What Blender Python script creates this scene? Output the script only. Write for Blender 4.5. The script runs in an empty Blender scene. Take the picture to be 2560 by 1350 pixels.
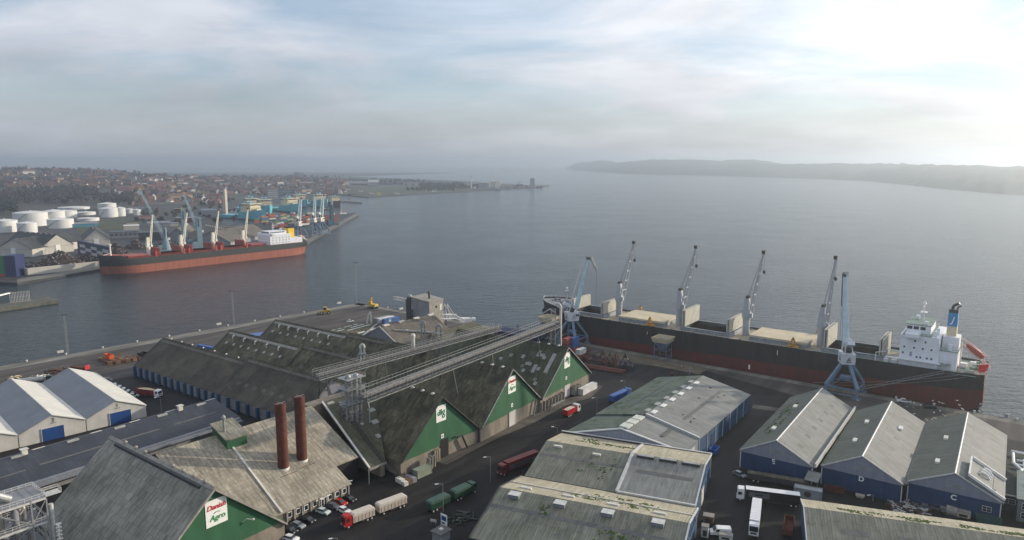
import bpy, math, random
from mathutils import Vector, Matrix, noise as mnoise
R = math.radians
scene = bpy.context.scene
col = scene.collection
# ------------------------------------------------------------------ camera
F, HOR, H = 1760.0, 404.0, 100.0
TH = math.atan((675 - HOR) / F); CT, ST = math.cos(TH), math.sin(TH)
cd = bpy.data.cameras.new("camera"); cam = bpy.data.objects.new("camera", cd); col.objects.link(cam)
cd.sensor_width = 36; cd.lens = 36 * F / 2560; cd.clip_start = 1; cd.clip_end = 60000
cam.location = (0, 0, H); cam.rotation_euler = (math.pi / 2 - TH, 0, 0); scene.camera = cam
# ------------------------------------------------------------------ sun, sky, exposure
SUN_AZ, SUN_EL = 22.0, 15.0          # degrees from +X (towards +Y), elevation
sd = bpy.data.lights.new("sun", 'SUN'); so = bpy.data.objects.new("sun", sd); col.objects.link(so)
sd.energy = 4.8; sd.angle = R(0.9); sd.color = (1.0, 0.86, 0.68)
sv = Vector((math.cos(R(SUN_EL)) * math.cos(R(SUN_AZ)), math.cos(R(SUN_EL)) * math.sin(R(SUN_AZ)), math.sin(R(SUN_EL))))
so.rotation_euler = sv.to_track_quat('Z', 'Y').to_euler()
vs = scene.view_settings; vs.view_transform = 'Standard'; vs.look = 'None'; vs.gamma = 1; vs.exposure = 0.06
world = bpy.data.worlds.new("World"); scene.world = world; world.use_nodes = True
def N(nt, t, **k):
    n = nt.nodes.new(t)
    for a, b in k.items():
        if a.startswith('i_'):
            n.inputs[int(a[2:]) if a[2:].isdigit() else a[2:].replace('_', ' ')].default_value = b
        else: setattr(n, a, b)
    return n
def make_world():
    nt = world.node_tree; nt.nodes.clear(); L = nt.links.new
    out = N(nt, 'ShaderNodeOutputWorld'); sky = N(nt, 'ShaderNodeTexSky', sky_type='NISHITA', sun_disc=False)
    sky.sun_elevation = R(SUN_EL); sky.sun_rotation = R(90 - SUN_AZ); sky.air_density = 1.2; sky.dust_density = 0.6; sky.ozone_density = 5.0
    b1 = N(nt, 'ShaderNodeBackground'); b1.inputs[1].default_value = 0.15; L(sky.outputs[0], b1.inputs[0])
    geo = N(nt, 'ShaderNodeTexCoord')
    sep = N(nt, 'ShaderNodeSeparateXYZ'); L(geo.outputs['Generated'], sep.inputs[0])
    zz = N(nt, 'ShaderNodeMath', operation='MAXIMUM'); L(sep.outputs[2], zz.inputs[0]); zz.inputs[1].default_value = 0.0
    za = N(nt, 'ShaderNodeMath', operation='ADD'); L(zz.outputs[0], za.inputs[0]); za.inputs[1].default_value = 0.22
    dx = N(nt, 'ShaderNodeMath', operation='DIVIDE'); L(sep.outputs[0], dx.inputs[0]); L(za.outputs[0], dx.inputs[1])
    dy = N(nt, 'ShaderNodeMath', operation='DIVIDE'); L(sep.outputs[1], dy.inputs[0]); L(za.outputs[0], dy.inputs[1])
    cb = N(nt, 'ShaderNodeCombineXYZ'); L(dx.outputs[0], cb.inputs[0]); L(dy.outputs[0], cb.inputs[1])
    mp = N(nt, 'ShaderNodeMapping'); L(cb.outputs[0], mp.inputs[0]); mp.inputs['Rotation'].default_value = (0, 0, R(35)); mp.inputs['Scale'].default_value = (0.75, 1.0, 1)
    n1 = N(nt, 'ShaderNodeTexNoise'); L(mp.outputs[0], n1.inputs['Vector']); n1.inputs['Scale'].default_value = 1.25; n1.inputs['Detail'].default_value = 9; n1.inputs['Roughness'].default_value = 0.56; n1.inputs['Distortion'].default_value = 0.5
    cr = N(nt, 'ShaderNodeValToRGB'); L(n1.outputs[0], cr.inputs[0]); cr.color_ramp.elements[0].position = 0.40; cr.color_ramp.elements[1].position = 0.60; cr.color_ramp.elements[0].color = (.42, .42, .42, 1)
    # thick cloud towards the horizon
    hz = N(nt, 'ShaderNodeMapRange'); L(sep.outputs[2], hz.inputs[0]); hz.inputs[1].default_value = 0.0; hz.inputs[2].default_value = 0.20; hz.inputs[3].default_value = 1.0; hz.inputs[4].default_value = 0.0
    mx = N(nt, 'ShaderNodeMath', operation='MAXIMUM'); L(cr.outputs[0], mx.inputs[0]); L(hz.outputs[0], mx.inputs[1])
    # broad glow of the low sun through the cloud
    dt = N(nt, 'ShaderNodeVectorMath', operation='DOT_PRODUCT'); L(geo.outputs['Generated'], dt.inputs[0]); dt.inputs[1].default_value = (math.cos(R(SUN_AZ)), math.sin(R(SUN_AZ)), 0.25)
    gl = N(nt, 'ShaderNodeMapRange'); L(dt.outputs['Value'], gl.inputs[0]); gl.inputs[1].default_value = 0.0; gl.inputs[2].default_value = 1.0; gl.inputs[3].default_value = 0.0; gl.inputs[4].default_value = 1.0
    pw = N(nt, 'ShaderNodeMath', operation='POWER'); L(gl.outputs[0], pw.inputs[0]); pw.inputs[1].default_value = 2.1
    mr = N(nt, 'ShaderNodeMapRange'); L(pw.outputs[0], mr.inputs[0]); mr.inputs[3].default_value = 0.56; mr.inputs[4].default_value = 1.14; mr.clamp = False
    # grey undersides
    n2 = N(nt, 'ShaderNodeTexNoise'); L(mp.outputs[0], n2.inputs['Vector']); n2.inputs['Scale'].default_value = 1.7; n2.inputs['Detail'].default_value = 6; n2.inputs['Roughness'].default_value = .5
    r2 = N(nt, 'ShaderNodeMapRange'); L(n2.outputs[0], r2.inputs[0]); r2.inputs[1].default_value = 0.35; r2.inputs[2].default_value = 0.7; r2.inputs[3].default_value = 1.14; r2.inputs[4].default_value = 0.82
    el = N(nt, 'ShaderNodeMapRange'); L(sep.outputs[2], el.inputs[0]); el.inputs[1].default_value = 0.02; el.inputs[2].default_value = 0.22; el.inputs[3].default_value = 0.90; el.inputs[4].default_value = 1.5
    m1 = N(nt, 'ShaderNodeMath', operation='MULTIPLY'); L(mr.outputs[0], m1.inputs[0]); L(r2.outputs[0], m1.inputs[1])
    m2 = N(nt, 'ShaderNodeMath', operation='MULTIPLY'); L(m1.outputs[0], m2.inputs[0]); L(el.outputs[0], m2.inputs[1])
    cc = N(nt, 'ShaderNodeMixRGB'); L(pw.outputs[0], cc.inputs[0]); cc.inputs[1].default_value = (0.86, 0.905, 1.0, 1); cc.inputs[2].default_value = (1.0, 0.985, 0.95, 1)
    b2 = N(nt, 'ShaderNodeBackground'); L(cc.outputs[0], b2.inputs[0]); L(m2.outputs[0], b2.inputs[1])
    ms = N(nt, 'ShaderNodeMixShader'); L(mx.outputs[0], ms.inputs[0]); L(b1.outputs[0], ms.inputs[1]); L(b2.outputs[0], ms.inputs[2])
    L(ms.outputs[0], out.inputs[0])
make_world()
# ------------------------------------------------------------------ picture -> ground helpers (positions on real ground planes)
def G(p, z=0.0):
    x = (p[0] - 1280) / F; y = -(p[1] - 675) / F
    t = (z - H) / (-ST + y * CT)
    return Vector((x * t, (CT + y * ST) * t, z))
def PX(v):
    d = v[1] * CT - (v[2] - H) * ST; u = v[1] * ST + (v[2] - H) * CT
    return (1280 + F * v[0] / d, 675 - F * u / d)
def hg(v, py):
    lo, hi = 0.0, 99.0
    for _ in range(40):
        m = (lo + hi) / 2
        if PX((v[0], v[1], m))[1] > py: lo = m
        else: hi = m
    return lo
def crop(a, b, s): return lambda x, y: (a + x / s, b + y / s)
cA = crop(0, 1000, 3.858); cB = crop(560, 960, 3.461); cC = crop(1100, 900, 3); cD = crop(1760, 600, 2.8125); cE = crop(1700, 940, 2.977)
cF = crop(0, 380, 3.97); cG = crop(500, 380, 4.822); cH = crop(840, 380, 4); cI = crop(0, 680, 3.214); cJ = crop(600, 720, 3.553); cK = crop(1160, 560, 3.375)
# ------------------------------------------------------------------ mesh helpers
class MB:
    def __init__(s): s.v = []; s.f = []; s.m = []; s.k = 0
    def add(s, vs, fs):
        n = len(s.v); s.v += [tuple(v) for v in vs]; s.f += [tuple(n + i for i in f) for f in fs]; s.m += [s.k] * len(fs); return s
    def box(s, c, d, rz=0, ry=0):
        M = Matrix.Rotation(rz, 3, 'Z') @ Matrix.Rotation(ry, 3, 'Y'); c = Vector(c)
        vs = [c + M @ Vector((d[0] * i / 2, d[1] * j / 2, d[2] * k / 2)) for i in (-1, 1) for j in (-1, 1) for k in (-1, 1)]
        return s.add(vs, [(0, 1, 3, 2), (4, 6, 7, 5), (0, 4, 5, 1), (2, 3, 7, 6), (0, 2, 6, 4), (1, 5, 7, 3)])
    def bx(s, x0, x1, y0, y1, z0, z1): return s.box(((x0 + x1) / 2, (y0 + y1) / 2, (z0 + z1) / 2), (x1 - x0, y1 - y0, z1 - z0))
    def beam(s, p, q, w, h=None, w2=None, h2=None):
        p = Vector(p); q = Vector(q); h = w if h is None else h; w2 = w if w2 is None else w2; h2 = h if h2 is None else h2
        d = (q - p); 
        if d.length < 1e-6: return s
        d.normalize(); a = d.cross(Vector((0, 0, 1)))
        if a.length < 1e-3: a = Vector((1, 0, 0))
        a.normalize(); b = a.cross(d)
        vs = [p - a * w / 2 - b * h / 2, p + a * w / 2 - b * h / 2, p + a * w / 2 + b * h / 2, p - a * w / 2 + b * h / 2,
              q - a * w2 / 2 - b * h2 / 2, q + a * w2 / 2 - b * h2 / 2, q + a * w2 / 2 + b * h2 / 2, q - a * w2 / 2 + b * h2 / 2]
        return s.add(vs, [(3, 2, 1, 0), (4, 5, 6, 7), (0, 1, 5, 4), (1, 2, 6, 5), (2, 3, 7, 6), (3, 0, 4, 7)])
    def tube(s, p, q, r, r2=None, n=8, cap=True):
        p = Vector(p); q = Vector(q); r2 = r if r2 is None else r2; d = (q - p).normalized(); a = d.cross(Vector((0, 0, 1)))
        if a.length < 1e-3: a = Vector((1, 0, 0))
        a.normalize(); b = a.cross(d); vs = []
        for k in range(n):
            t = 2 * math.pi * k / n; u = a * math.cos(t) + b * math.sin(t); vs.append(p + u * r); vs.append(q + u * r2)
        fs = [(2 * k, 2 * ((k + 1) % n), 2 * ((k + 1) % n) + 1, 2 * k + 1) for k in range(n)]
        if cap: fs += [tuple(2 * k for k in range(n))[::-1], tuple(2 * k + 1 for k in range(n))]
        return s.add(vs, fs)
    def path(s, pts, r, n=6):
        for a, b in zip(pts, pts[1:]): s.tube(a, b, r, n=n)
        return s
    def lathe(s, c, prof, n=24):
        c = Vector(c); vs = []; m = len(prof)
        for k in range(n):
            t = 2 * math.pi * k / n
            for r, z in prof: vs.append(c + Vector((r * math.cos(t), r * math.sin(t), z)))
        fs = [(k * m + j, ((k + 1) % n) * m + j, ((k + 1) % n) * m + j + 1, k * m + j + 1) for k in range(n) for j in range(m - 1)]
        fs.append(tuple(k * m + m - 1 for k in range(n)))
        return s.add(vs, fs)
    def prism(s, poly, z0, z1, top=True, bottom=True):
        n = len(poly); vs = [(x, y, z0) for x, y in poly] + [(x, y, z1) for x, y in poly]
        fs = [(i, (i + 1) % n, n + (i + 1) % n, n + i) for i in range(n)]
        if top: fs.append(tuple(range(n, 2 * n)))
        if bottom: fs.append(tuple(range(n))[::-1])
        return s.add(vs, fs)
    def prof(s, pts, x0, x1):   # y-z outline drawn along local x
        n = len(pts); vs = [(x0, y, z) for y, z in pts] + [(x1, y, z) for y, z in pts]
        return s.add(vs, [(i, (i + 1) % n, n + (i + 1) % n, n + i) for i in range(n)] + [tuple(range(n))[::-1], tuple(range(n, 2 * n))])
    def profy(s, pts, y0, y1):  # x-z outline drawn along local y
        n = len(pts); vs = [(x, y0, z) for x, z in pts] + [(x, y1, z) for x, z in pts]
        return s.add(vs, [(i, (i + 1) % n, n + (i + 1) % n, n + i) for i in range(n)] + [tuple(range(n))[::-1], tuple(range(n, 2 * n))])
    def lattice(s, p, q, w, h, n, r, w2=None, h2=None, sides=(0, 1, 2, 3)):
        p = Vector(p); q = Vector(q); d = (q - p).normalized(); a = d.cross(Vector((0, 0, 1)))
        if a.length < 1e-3: a = Vector((1, 0, 0))
        a.normalize(); b = a.cross(d); w2 = w if w2 is None else w2; h2 = h if h2 is None else h2
        def rg(i):
            t = i / n; c = p.lerp(q, t); ww = w + (w2 - w) * t; hh = h + (h2 - h) * t
            return [c - a * ww / 2 - b * hh / 2, c + a * ww / 2 - b * hh / 2, c + a * ww / 2 + b * hh / 2, c - a * ww / 2 + b * hh / 2]
        A, B = rg(0), rg(n)
        for j in range(4): s.tube(A[j], B[j], r, n=4)
        for i in range(n):
            A, B = rg(i), rg(i + 1)
            for j in sides:
                k = (j + 1) % 4
                s.tube(A[j], B[k] if i % 2 else B[k], r * .6, n=3, cap=False) if i % 2 else s.tube(A[k], B[j], r * .6, n=3, cap=False)
                s.tube(B[j], B[k], r * .6, n=3, cap=False)
        return s
    def build(s, name, mats, parent=None, smooth=False):
        me = bpy.data.meshes.new(name); me.from_pydata(s.v, [], s.f)
        for m in (mats if isinstance(mats, (list, tuple)) else [mats]): me.materials.append(m)
        if s.k or any(s.m): me.polygons.foreach_set('material_index', s.m)
        if smooth:
            me.polygons.foreach_set('use_smooth', [True] * len(s.f))
        me.update()
        if smooth:
            try: me.set_sharp_from_angle(angle=R(40))
            except Exception: pass
        o = bpy.data.objects.new(name, me); col.objects.link(o)
        if parent: o.parent = parent
        return o
def tag(o, label=None, cat=None, group=None, kind=None):
    if label: o['label'] = label
    if cat: o['category'] = cat
    if group: o['group'] = group
    if kind: o['kind'] = kind
    return o
def empty(name, loc, rz, label, cat, group=None):
    o = bpy.data.objects.new(name, None); col.objects.link(o); o.location = loc; o.rotation_euler = (0, 0, rz); o.empty_display_size = 1
    return tag(o, label, cat, group)
KIDS = {}
def copy_tree(o, loc=None, rz=None, label=None, group=None, mats=None):
    c = o.copy(); col.objects.link(c)
    if loc is not None: c.location = loc
    if rz is not None: c.rotation_euler = (0, 0, rz)
    if label: c['label'] = label
    if group: c['group'] = group
    for ch in o.children:
        d = ch.copy(); col.objects.link(d); d.parent = c
        if mats and ch.name.split('.')[0] in mats:
            d.data = ch.data.copy(); d.data.materials[0] = mats[ch.name.split('.')[0]]
        for g in ch.children:
            e = g.copy(); col.objects.link(e); e.parent = d
    return c
def text_mesh(txt, size, depth=0.03, shear=0.0, offset=0.0, space=1.0):
    cu = bpy.data.curves.new('txt', 'FONT'); cu.body = txt; cu.size = size; cu.extrude = depth; cu.shear = shear; cu.offset = offset
    cu.align_x = 'CENTER'; cu.align_y = 'CENTER'; cu.space_character = space
    o = bpy.data.objects.new('txt', cu); col.objects.link(o); dg = bpy.context.evaluated_depsgraph_get()
    me = bpy.data.meshes.new_from_object(o.evaluated_get(dg)); bpy.data.objects.remove(o); bpy.data.curves.remove(cu)
    return me
def text_obj(name, txt, size, m, parent, loc, nrm_rz, depth=0.03, shear=0.0, offset=0.0, flat=False):
    """lettering standing on a vertical face whose outward normal points along local angle nrm_rz"""
    me = text_mesh(txt, size, depth, shear, offset); me.materials.clear(); me.materials.append(m)
    o = bpy.data.objects.new(name, me); col.objects.link(o); o.parent = parent; o.location = loc
    o.rotation_euler = (0 if flat else math.pi / 2, 0, nrm_rz + math.pi / 2)
    return o
# ------------------------------------------------------------------ materials
def pm(name, c, rough=0.7, var=0.25, scale=0.4, metal=0.0, bump=0.0, c2=None, stretch=(1, 1, 1), spec=0.3, detail=6):
    m = bpy.data.materials.new(name); m.use_nodes = True; nt = m.node_tree; L = nt.links.new
    b = nt.nodes['Principled BSDF']; b.inputs['Roughness'].default_value = rough; b.inputs['Metallic'].default_value = metal
    b.inputs['Specular IOR Level'].default_value = spec
    if var or c2:
        tc = N(nt, 'ShaderNodeTexCoord'); mp = N(nt, 'ShaderNodeMapping'); L(tc.outputs['Object'], mp.inputs[0]); mp.inputs['Scale'].default_value = stretch
        n = N(nt, 'ShaderNodeTexNoise'); L(mp.outputs[0], n.inputs['Vector']); n.inputs['Scale'].default_value = scale; n.inputs['Detail'].default_value = detail; n.inputs['Roughness'].default_value = .65
        r = N(nt, 'ShaderNodeValToRGB'); L(n.outputs[0], r.inputs[0]); r.color_ramp.elements[0].position = .32; r.color_ramp.elements[1].position = .68
        a = c2 or tuple(x * (1 - var) for x in c); d = c if c2 else tuple(min(1, x * (1 + var)) for x in c)
        r.color_ramp.elements[0].color = (*a, 1); r.color_ramp.elements[1].color = (*d, 1)
        L(r.outputs[0], b.inputs['Base Color'])
        if bump:
            bp = N(nt, 'ShaderNodeBump'); bp.inputs['Strength'].default_value = bump; bp.inputs['Distance'].default_value = .1; L(n.outputs[0], bp.inputs['Height']); L(bp.outputs[0], b.inputs['Normal'])
    else: b.inputs['Base Color'].default_value = (*c, 1)
    return m
def roofmat(name, c, c2, rib=1.0, row=1.6, moss=None, mossamt=.5, rough=.75, patch=.35, line=.5, spec=.25, ribdark=.35, metal=0.0, bumpd=.05, warm=None):
    """sheeted roof: ribs run down the slope (stripes along local x), sheet rows across it, stains, patches, moss"""
    m = bpy.data.materials.new(name); m.use_nodes = True; nt = m.node_tree; L = nt.links.new
    b = nt.nodes['Principled BSDF']; b.inputs['Roughness'].default_value = rough; b.inputs['Specular IOR Level'].default_value = spec; b.inputs['Metallic'].default_value = metal
    tc = N(nt, 'ShaderNodeTexCoord'); sp = N(nt, 'ShaderNodeSeparateXYZ'); L(tc.outputs['Object'], sp.inputs[0])
    cx = N(nt, 'ShaderNodeCombineXYZ'); L(sp.outputs[1], cx.inputs[0]); L(sp.outputs[0], cx.inputs[1])
    br = N(nt, 'ShaderNodeTexBrick'); L(cx.outputs[0], br.inputs['Vector']); br.offset = 0.0; br.inputs['Scale'].default_value = 1
    br.inputs['Brick Width'].default_value = row; br.inputs['Row Height'].default_value = rib; br.inputs['Mortar Size'].default_value = .05 * min(row, rib) + .03
    br.inputs['Mortar Smooth'].default_value = .6; br.inputs['Color1'].default_value = (1, 1, 1, 1); v = 1 - patch; br.inputs['Color2'].default_value = (v, v, v, 1)
    q = 1 - line; br.inputs['Mortar'].default_value = (q, q, q, 1)
    n = N(nt, 'ShaderNodeTexNoise'); n.inputs['Scale'].default_value = .12; n.inputs['Detail'].default_value = 8; n.inputs['Roughness'].default_value = .7; L(tc.outputs['Object'], n.inputs['Vector'])
    r = N(nt, 'ShaderNodeValToRGB'); L(n.outputs[0], r.inputs[0]); r.color_ramp.elements[0].position = .35; r.color_ramp.elements[1].position = .65
    r.color_ramp.elements[0].color = (*c2, 1); r.color_ramp.elements[1].color = (*c, 1)
    mp = N(nt, 'ShaderNodeMapping'); L(tc.outputs['Object'], mp.inputs[0]); mp.inputs['Scale'].default_value = (1.6, .16, .16)
    n3 = N(nt, 'ShaderNodeTexNoise'); L(mp.outputs[0], n3.inputs['Vector']); n3.inputs['Scale'].default_value = 1; n3.inputs['Detail'].default_value = 7; n3.inputs['Roughness'].default_value = .7
    st = N(nt, 'ShaderNodeMapRange'); L(n3.outputs[0], st.inputs[0]); st.inputs[1].default_value = .35; st.inputs[2].default_value = .65; st.inputs[3].default_value = 1 - ribdark; st.inputs[4].default_value = 1.12
    first = r
    if warm:
        nw = N(nt, 'ShaderNodeTexNoise'); L(tc.outputs['Object'], nw.inputs['Vector']); nw.inputs['Scale'].default_value = .07; nw.inputs['Detail'].default_value = 9
        rw = N(nt, 'ShaderNodeMapRange'); L(nw.outputs[0], rw.inputs[0]); rw.inputs[1].default_value = .5; rw.inputs[2].default_value = .7; rw.inputs[4].default_value = .7
        mw = N(nt, 'ShaderNodeMixRGB'); L(rw.outputs[0], mw.inputs[0]); L(r.outputs[0], mw.inputs[1]); mw.inputs[2].default_value = (*warm, 1); first = mw
    m1 = N(nt, 'ShaderNodeMixRGB', blend_type='MULTIPLY'); m1.inputs[0].default_value = 1; L(first.outputs[0], m1.inputs[1]); L(br.outputs[0], m1.inputs[2])
    m2 = N(nt, 'ShaderNodeMixRGB', blend_type='MULTIPLY'); m2.inputs[0].default_value = 1; L(m1.outputs[0], m2.inputs[1]); L(st.outputs[0], m2.inputs[2])
    last = m2
    if moss:
        n4 = N(nt, 'ShaderNodeTexNoise'); L(tc.outputs['Object'], n4.inputs['Vector']); n4.inputs['Scale'].default_value = .28; n4.inputs['Detail'].default_value = 10; n4.inputs['Roughness'].default_value = .75
        r4 = N(nt, 'ShaderNodeMapRange'); L(n4.outputs[0], r4.inputs[0]); t = .72 - .32 * mossamt; r4.inputs[1].default_value = t; r4.inputs[2].default_value = t + .09
        mm = N(nt, 'ShaderNodeMixRGB'); L(r4.outputs[0], mm.inputs[0]); L(last.outputs[0], mm.inputs[1]); mm.inputs[2].default_value = (*moss, 1); last = mm
    L(last.outputs[0], b.inputs['Base Color'])
    bp = N(nt, 'ShaderNodeBump'); bp.inputs['Strength'].default_value = .5; bp.inputs['Distance'].default_value = bumpd; L(br.outputs[0], bp.inputs['Height']); L(bp.outputs[0], b.inputs['Normal'])
    return m
def watermat():
    m = bpy.data.materials.new('harbour water'); m.use_nodes = True; nt = m.node_tree; L = nt.links.new
    b = nt.nodes['Principled BSDF']; b.inputs['Base Color'].default_value = (.008, .022, .030, 1); b.inputs['Roughness'].default_value = .1; b.inputs['IOR'].default_value = 1.33
    tc = N(nt, 'ShaderNodeTexCoord')
    def ns(rot, sc, scale, det, dist=0.3):
        mp = N(nt, 'ShaderNodeMapping'); L(tc.outputs['Object'], mp.inputs[0]); mp.inputs['Rotation'].default_value = (0, 0, R(rot)); mp.inputs['Scale'].default_value = sc
        n = N(nt, 'ShaderNodeTexNoise'); L(mp.outputs[0], n.inputs['Vector']); n.inputs['Scale'].default_value = scale; n.inputs['Detail'].default_value = det; n.inputs['Roughness'].default_value = .55; n.inputs['Distortion'].default_value = dist
        return n
    a = ns(12, (.4, 1, 1), .26, 4); c = ns(-14, (.5, 1, 1), .7, 4); d = ns(25, (1, 1, 1), .012, 4)
    ad = N(nt, 'ShaderNodeMath', operation='MULTIPLY_ADD'); L(c.outputs[0], ad.inputs[0]); ad.inputs[1].default_value = .45; L(a.outputs[0], ad.inputs[2])
    pt = N(nt, 'ShaderNodeMapRange'); L(d.outputs[0], pt.inputs[0]); pt.inputs[1].default_value = .35; pt.inputs[2].default_value = .65; pt.inputs[3].default_value = .85; pt.inputs[4].default_value = 1.1
    mu = N(nt, 'ShaderNodeMath', operation='MULTIPLY'); L(ad.outputs[0], mu.inputs[0]); L(pt.outputs[0], mu.inputs[1])
    rr_ = N(nt, 'ShaderNodeMapRange'); L(d.outputs[0], rr_.inputs[0]); rr_.inputs[1].default_value = .38; rr_.inputs[2].default_value = .62; rr_.inputs[3].default_value = .10; rr_.inputs[4].default_value = .15; L(rr_.outputs[0], b.inputs['Roughness'])
    bp = N(nt, 'ShaderNodeBump'); bp.inputs['Strength'].default_value = 1.0; bp.inputs['Distance'].default_value = 1.6; L(mu.outputs[0], bp.inputs['Height']); L(bp.outputs[0], b.inputs['Normal'])
    return m
def groundmat(name, c, c2, scale=.06, wet=None, rough=.85):
    m = bpy.data.materials.new(name); m.use_nodes = True; nt = m.node_tree; L = nt.links.new
    b = nt.nodes['Principled BSDF']; b.inputs['Specular IOR Level'].default_value = .2
    tc = N(nt, 'ShaderNodeTexCoord')
    n = N(nt, 'ShaderNodeTexNoise'); L(tc.outputs['Object'], n.inputs['Vector']); n.inputs['Scale'].default_value = scale; n.inputs['Detail'].default_value = 12; n.inputs['Roughness'].default_value = .7; n.inputs['Distortion'].default_value = .4
    r = N(nt, 'ShaderNodeValToRGB'); L(n.outputs[0], r.inputs[0]); r.color_ramp.elements[0].position = .35; r.color_ramp.elements[1].position = .68
    r.color_ramp.elements[0].color = (*c2, 1); r.color_ramp.elements[1].color = (*c, 1)
    m0 = N(nt, 'ShaderNodeMapping'); L(tc.outputs['Object'], m0.inputs[0]); m0.inputs['Rotation'].default_value = (0, 0, R(-53))
    mp = N(nt, 'ShaderNodeMapping'); L(m0.outputs[0], mp.inputs[0]); mp.inputs['Scale'].default_value = (.02, .22, 1)
    n2 = N(nt, 'ShaderNodeTexNoise'); L(mp.outputs[0], n2.inputs['Vector']); n2.inputs['Scale'].default_value = 1; n2.inputs['Detail'].default_value = 6
    r2 = N(nt, 'ShaderNodeMapRange'); L(n2.outputs[0], r2.inputs[0]); r2.inputs[1].default_value = .4; r2.inputs[2].default_value = .65; r2.inputs[3].default_value = .75; r2.inputs[4].default_value = 1.35
    mm = N(nt, 'ShaderNodeMixRGB', blend_type='MULTIPLY'); mm.inputs[0].default_value = 1; L(r.outputs[0], mm.inputs[1]); L(r2.outputs[0], mm.inputs[2]); L(mm.outputs[0], b.inputs['Base Color'])
    r3 = N(nt, 'ShaderNodeMapRange'); L(n.outputs[0], r3.inputs[0]); r3.inputs[1].default_value = .3; r3.inputs[2].default_value = .6; r3.inputs[3].default_value = rough - .3; r3.inputs[4].default_value = rough; L(r3.outputs[0], b.inputs['Roughness'])
    return m
M = {}
M['water'] = watermat()
M['asphalt'] = groundmat('dark yard asphalt', (.024, .0225, .022), (.007, .007, .008))
M['quay'] = groundmat('quay surface', (.105, .092, .080), (.048, .043, .040), .05)
M['apron'] = groundmat('concrete apron', (.21, .20, .17), (.13, .125, .11), .1)
M['farland'] = groundmat('far yard', (.07, .07, .075), (.035, .038, .04), .02)
M['grass'] = pm('rough grass', (.075, .085, .04), .95, c2=(.04, .045, .03), scale=.02)
M['earth'] = pm('town ground', (.07, .062, .055), .95, c2=(.04, .045, .035), scale=.01)
M['quaywall'] = pm('quay wall concrete', (.12, .115, .10), .8, .4, .3)
# ------------------------------------------------------------------ the setting
def sheet(name, poly, z, m, kind='structure', depth=None, side=None):
    b = MB()
    if depth: b.prism(poly, z - depth, z)
    else: b.add([(x, y, z) for x, y in poly], [tuple(range(len(poly)))])
    return tag(b.build(name, m), kind=kind)
WZ = -2.2
sheet('water', [(-9000, -300), (12000, -300), (12000, 13000), (-9000, 13000)], WZ, M['water'])
def xy(p, z=0): v = G(p, z); return (v.x, v.y)
QD = Vector((math.cos(R(-36.9)), math.sin(R(-36.9)))); QC = Vector(xy((897, 757))); QL = Vector((math.cos(R(47.7)), math.sin(R(47.7))))
q1 = QC + QD * 900; q2 = QC - QL * 800
near_poly = [tuple(q2), (q2.x + 200, -260), (q1.x, -260), tuple(q1), tuple(QC)]
sheet('quay', near_poly, 0, M['quay'], depth=6)
def strip(name, a, b, w, z, m, off=0, nrm=None):
    a = Vector(a); b = Vector(b); n = nrm or Vector((-(b - a).y, (b - a).x)).normalized()
    return sheet(name, [tuple(a + n * off), tuple(b + n * off), tuple(b + n * (off + w)), tuple(a + n * (off + w))], z, m)
# aprons and rail tracks along the two quay edges
strip('quay_apron', q2, QC, 9, .004, M['apron'], off=-9.6)
strip('quay_apron', QC - QD * 0.5, q1, 5.0, .004, M['apron'], off=-5.6)
M['rail'] = pm('worn rail', (.03, .028, .027), .5, .2)
M['track'] = pm('rail bed', (.13, .105, .07), .9, .35, .2)
M['asphalt_d'] = M['asphalt']
for off in (-.3, -12.6):
    for d in (0, .9):
        strip('rail_track', QC, q1, .16, .012, M['rail'], off=off - d)
strip('rail_bed', QC + QD * 205, QC + QD * 262, 11.5, .008, M['track'], off=-17.6)
# road surface between the warehouses
road = [xy(p) for p in ((700, 1349), (1010, 1195), (1200, 1095), (1350, 1010), (1480, 950), (1600, 915), (1700, 945), (1480, 1020), (1350, 1130), (1180, 1345))]
sheet('yard_ground', [(-420, -250), (420, -250), xy((2560, 1105)), xy((2150, 1035)), xy((1760, 925)), xy((1530, 905)), xy((1380, 850)), xy((1100, 830)), xy((640, 860)), xy((350, 935)), xy((0, 1010)), (-420, 160)], .004, M['asphalt'])
M['wear'] = groundmat('dusty lane', (.17, .15, .12), (.06, .055, .05), .09)
def lane(pts, w, z=.010):
    P_ = [Vector(xy(p)) for p in pts]; L_ = []; R_ = []
    for i, p in enumerate(P_):
        d = (P_[min(i + 1, len(P_) - 1)] - P_[max(i - 1, 0)]).normalized(); n = Vector((-d.y, d.x)); L_.append(tuple(p + n * w / 2)); R_.append(tuple(p - n * w / 2))
    b = MB(); n = len(P_); b.add([(*q, z) for q in L_ + R_], [(i, n + i, n + i + 1, i + 1) for i in range(n - 1)])
    return tag(b.build('lane', M['wear']), kind='structure')
lane([cC(0, 770), cC(330, 600), cC(700, 440), cC(900, 330), cC(1090, 270), cC(1180, 190)], 5.5)
lane([cE(540, 225), cE(760, 255), cE(900, 215)], 5)
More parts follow.
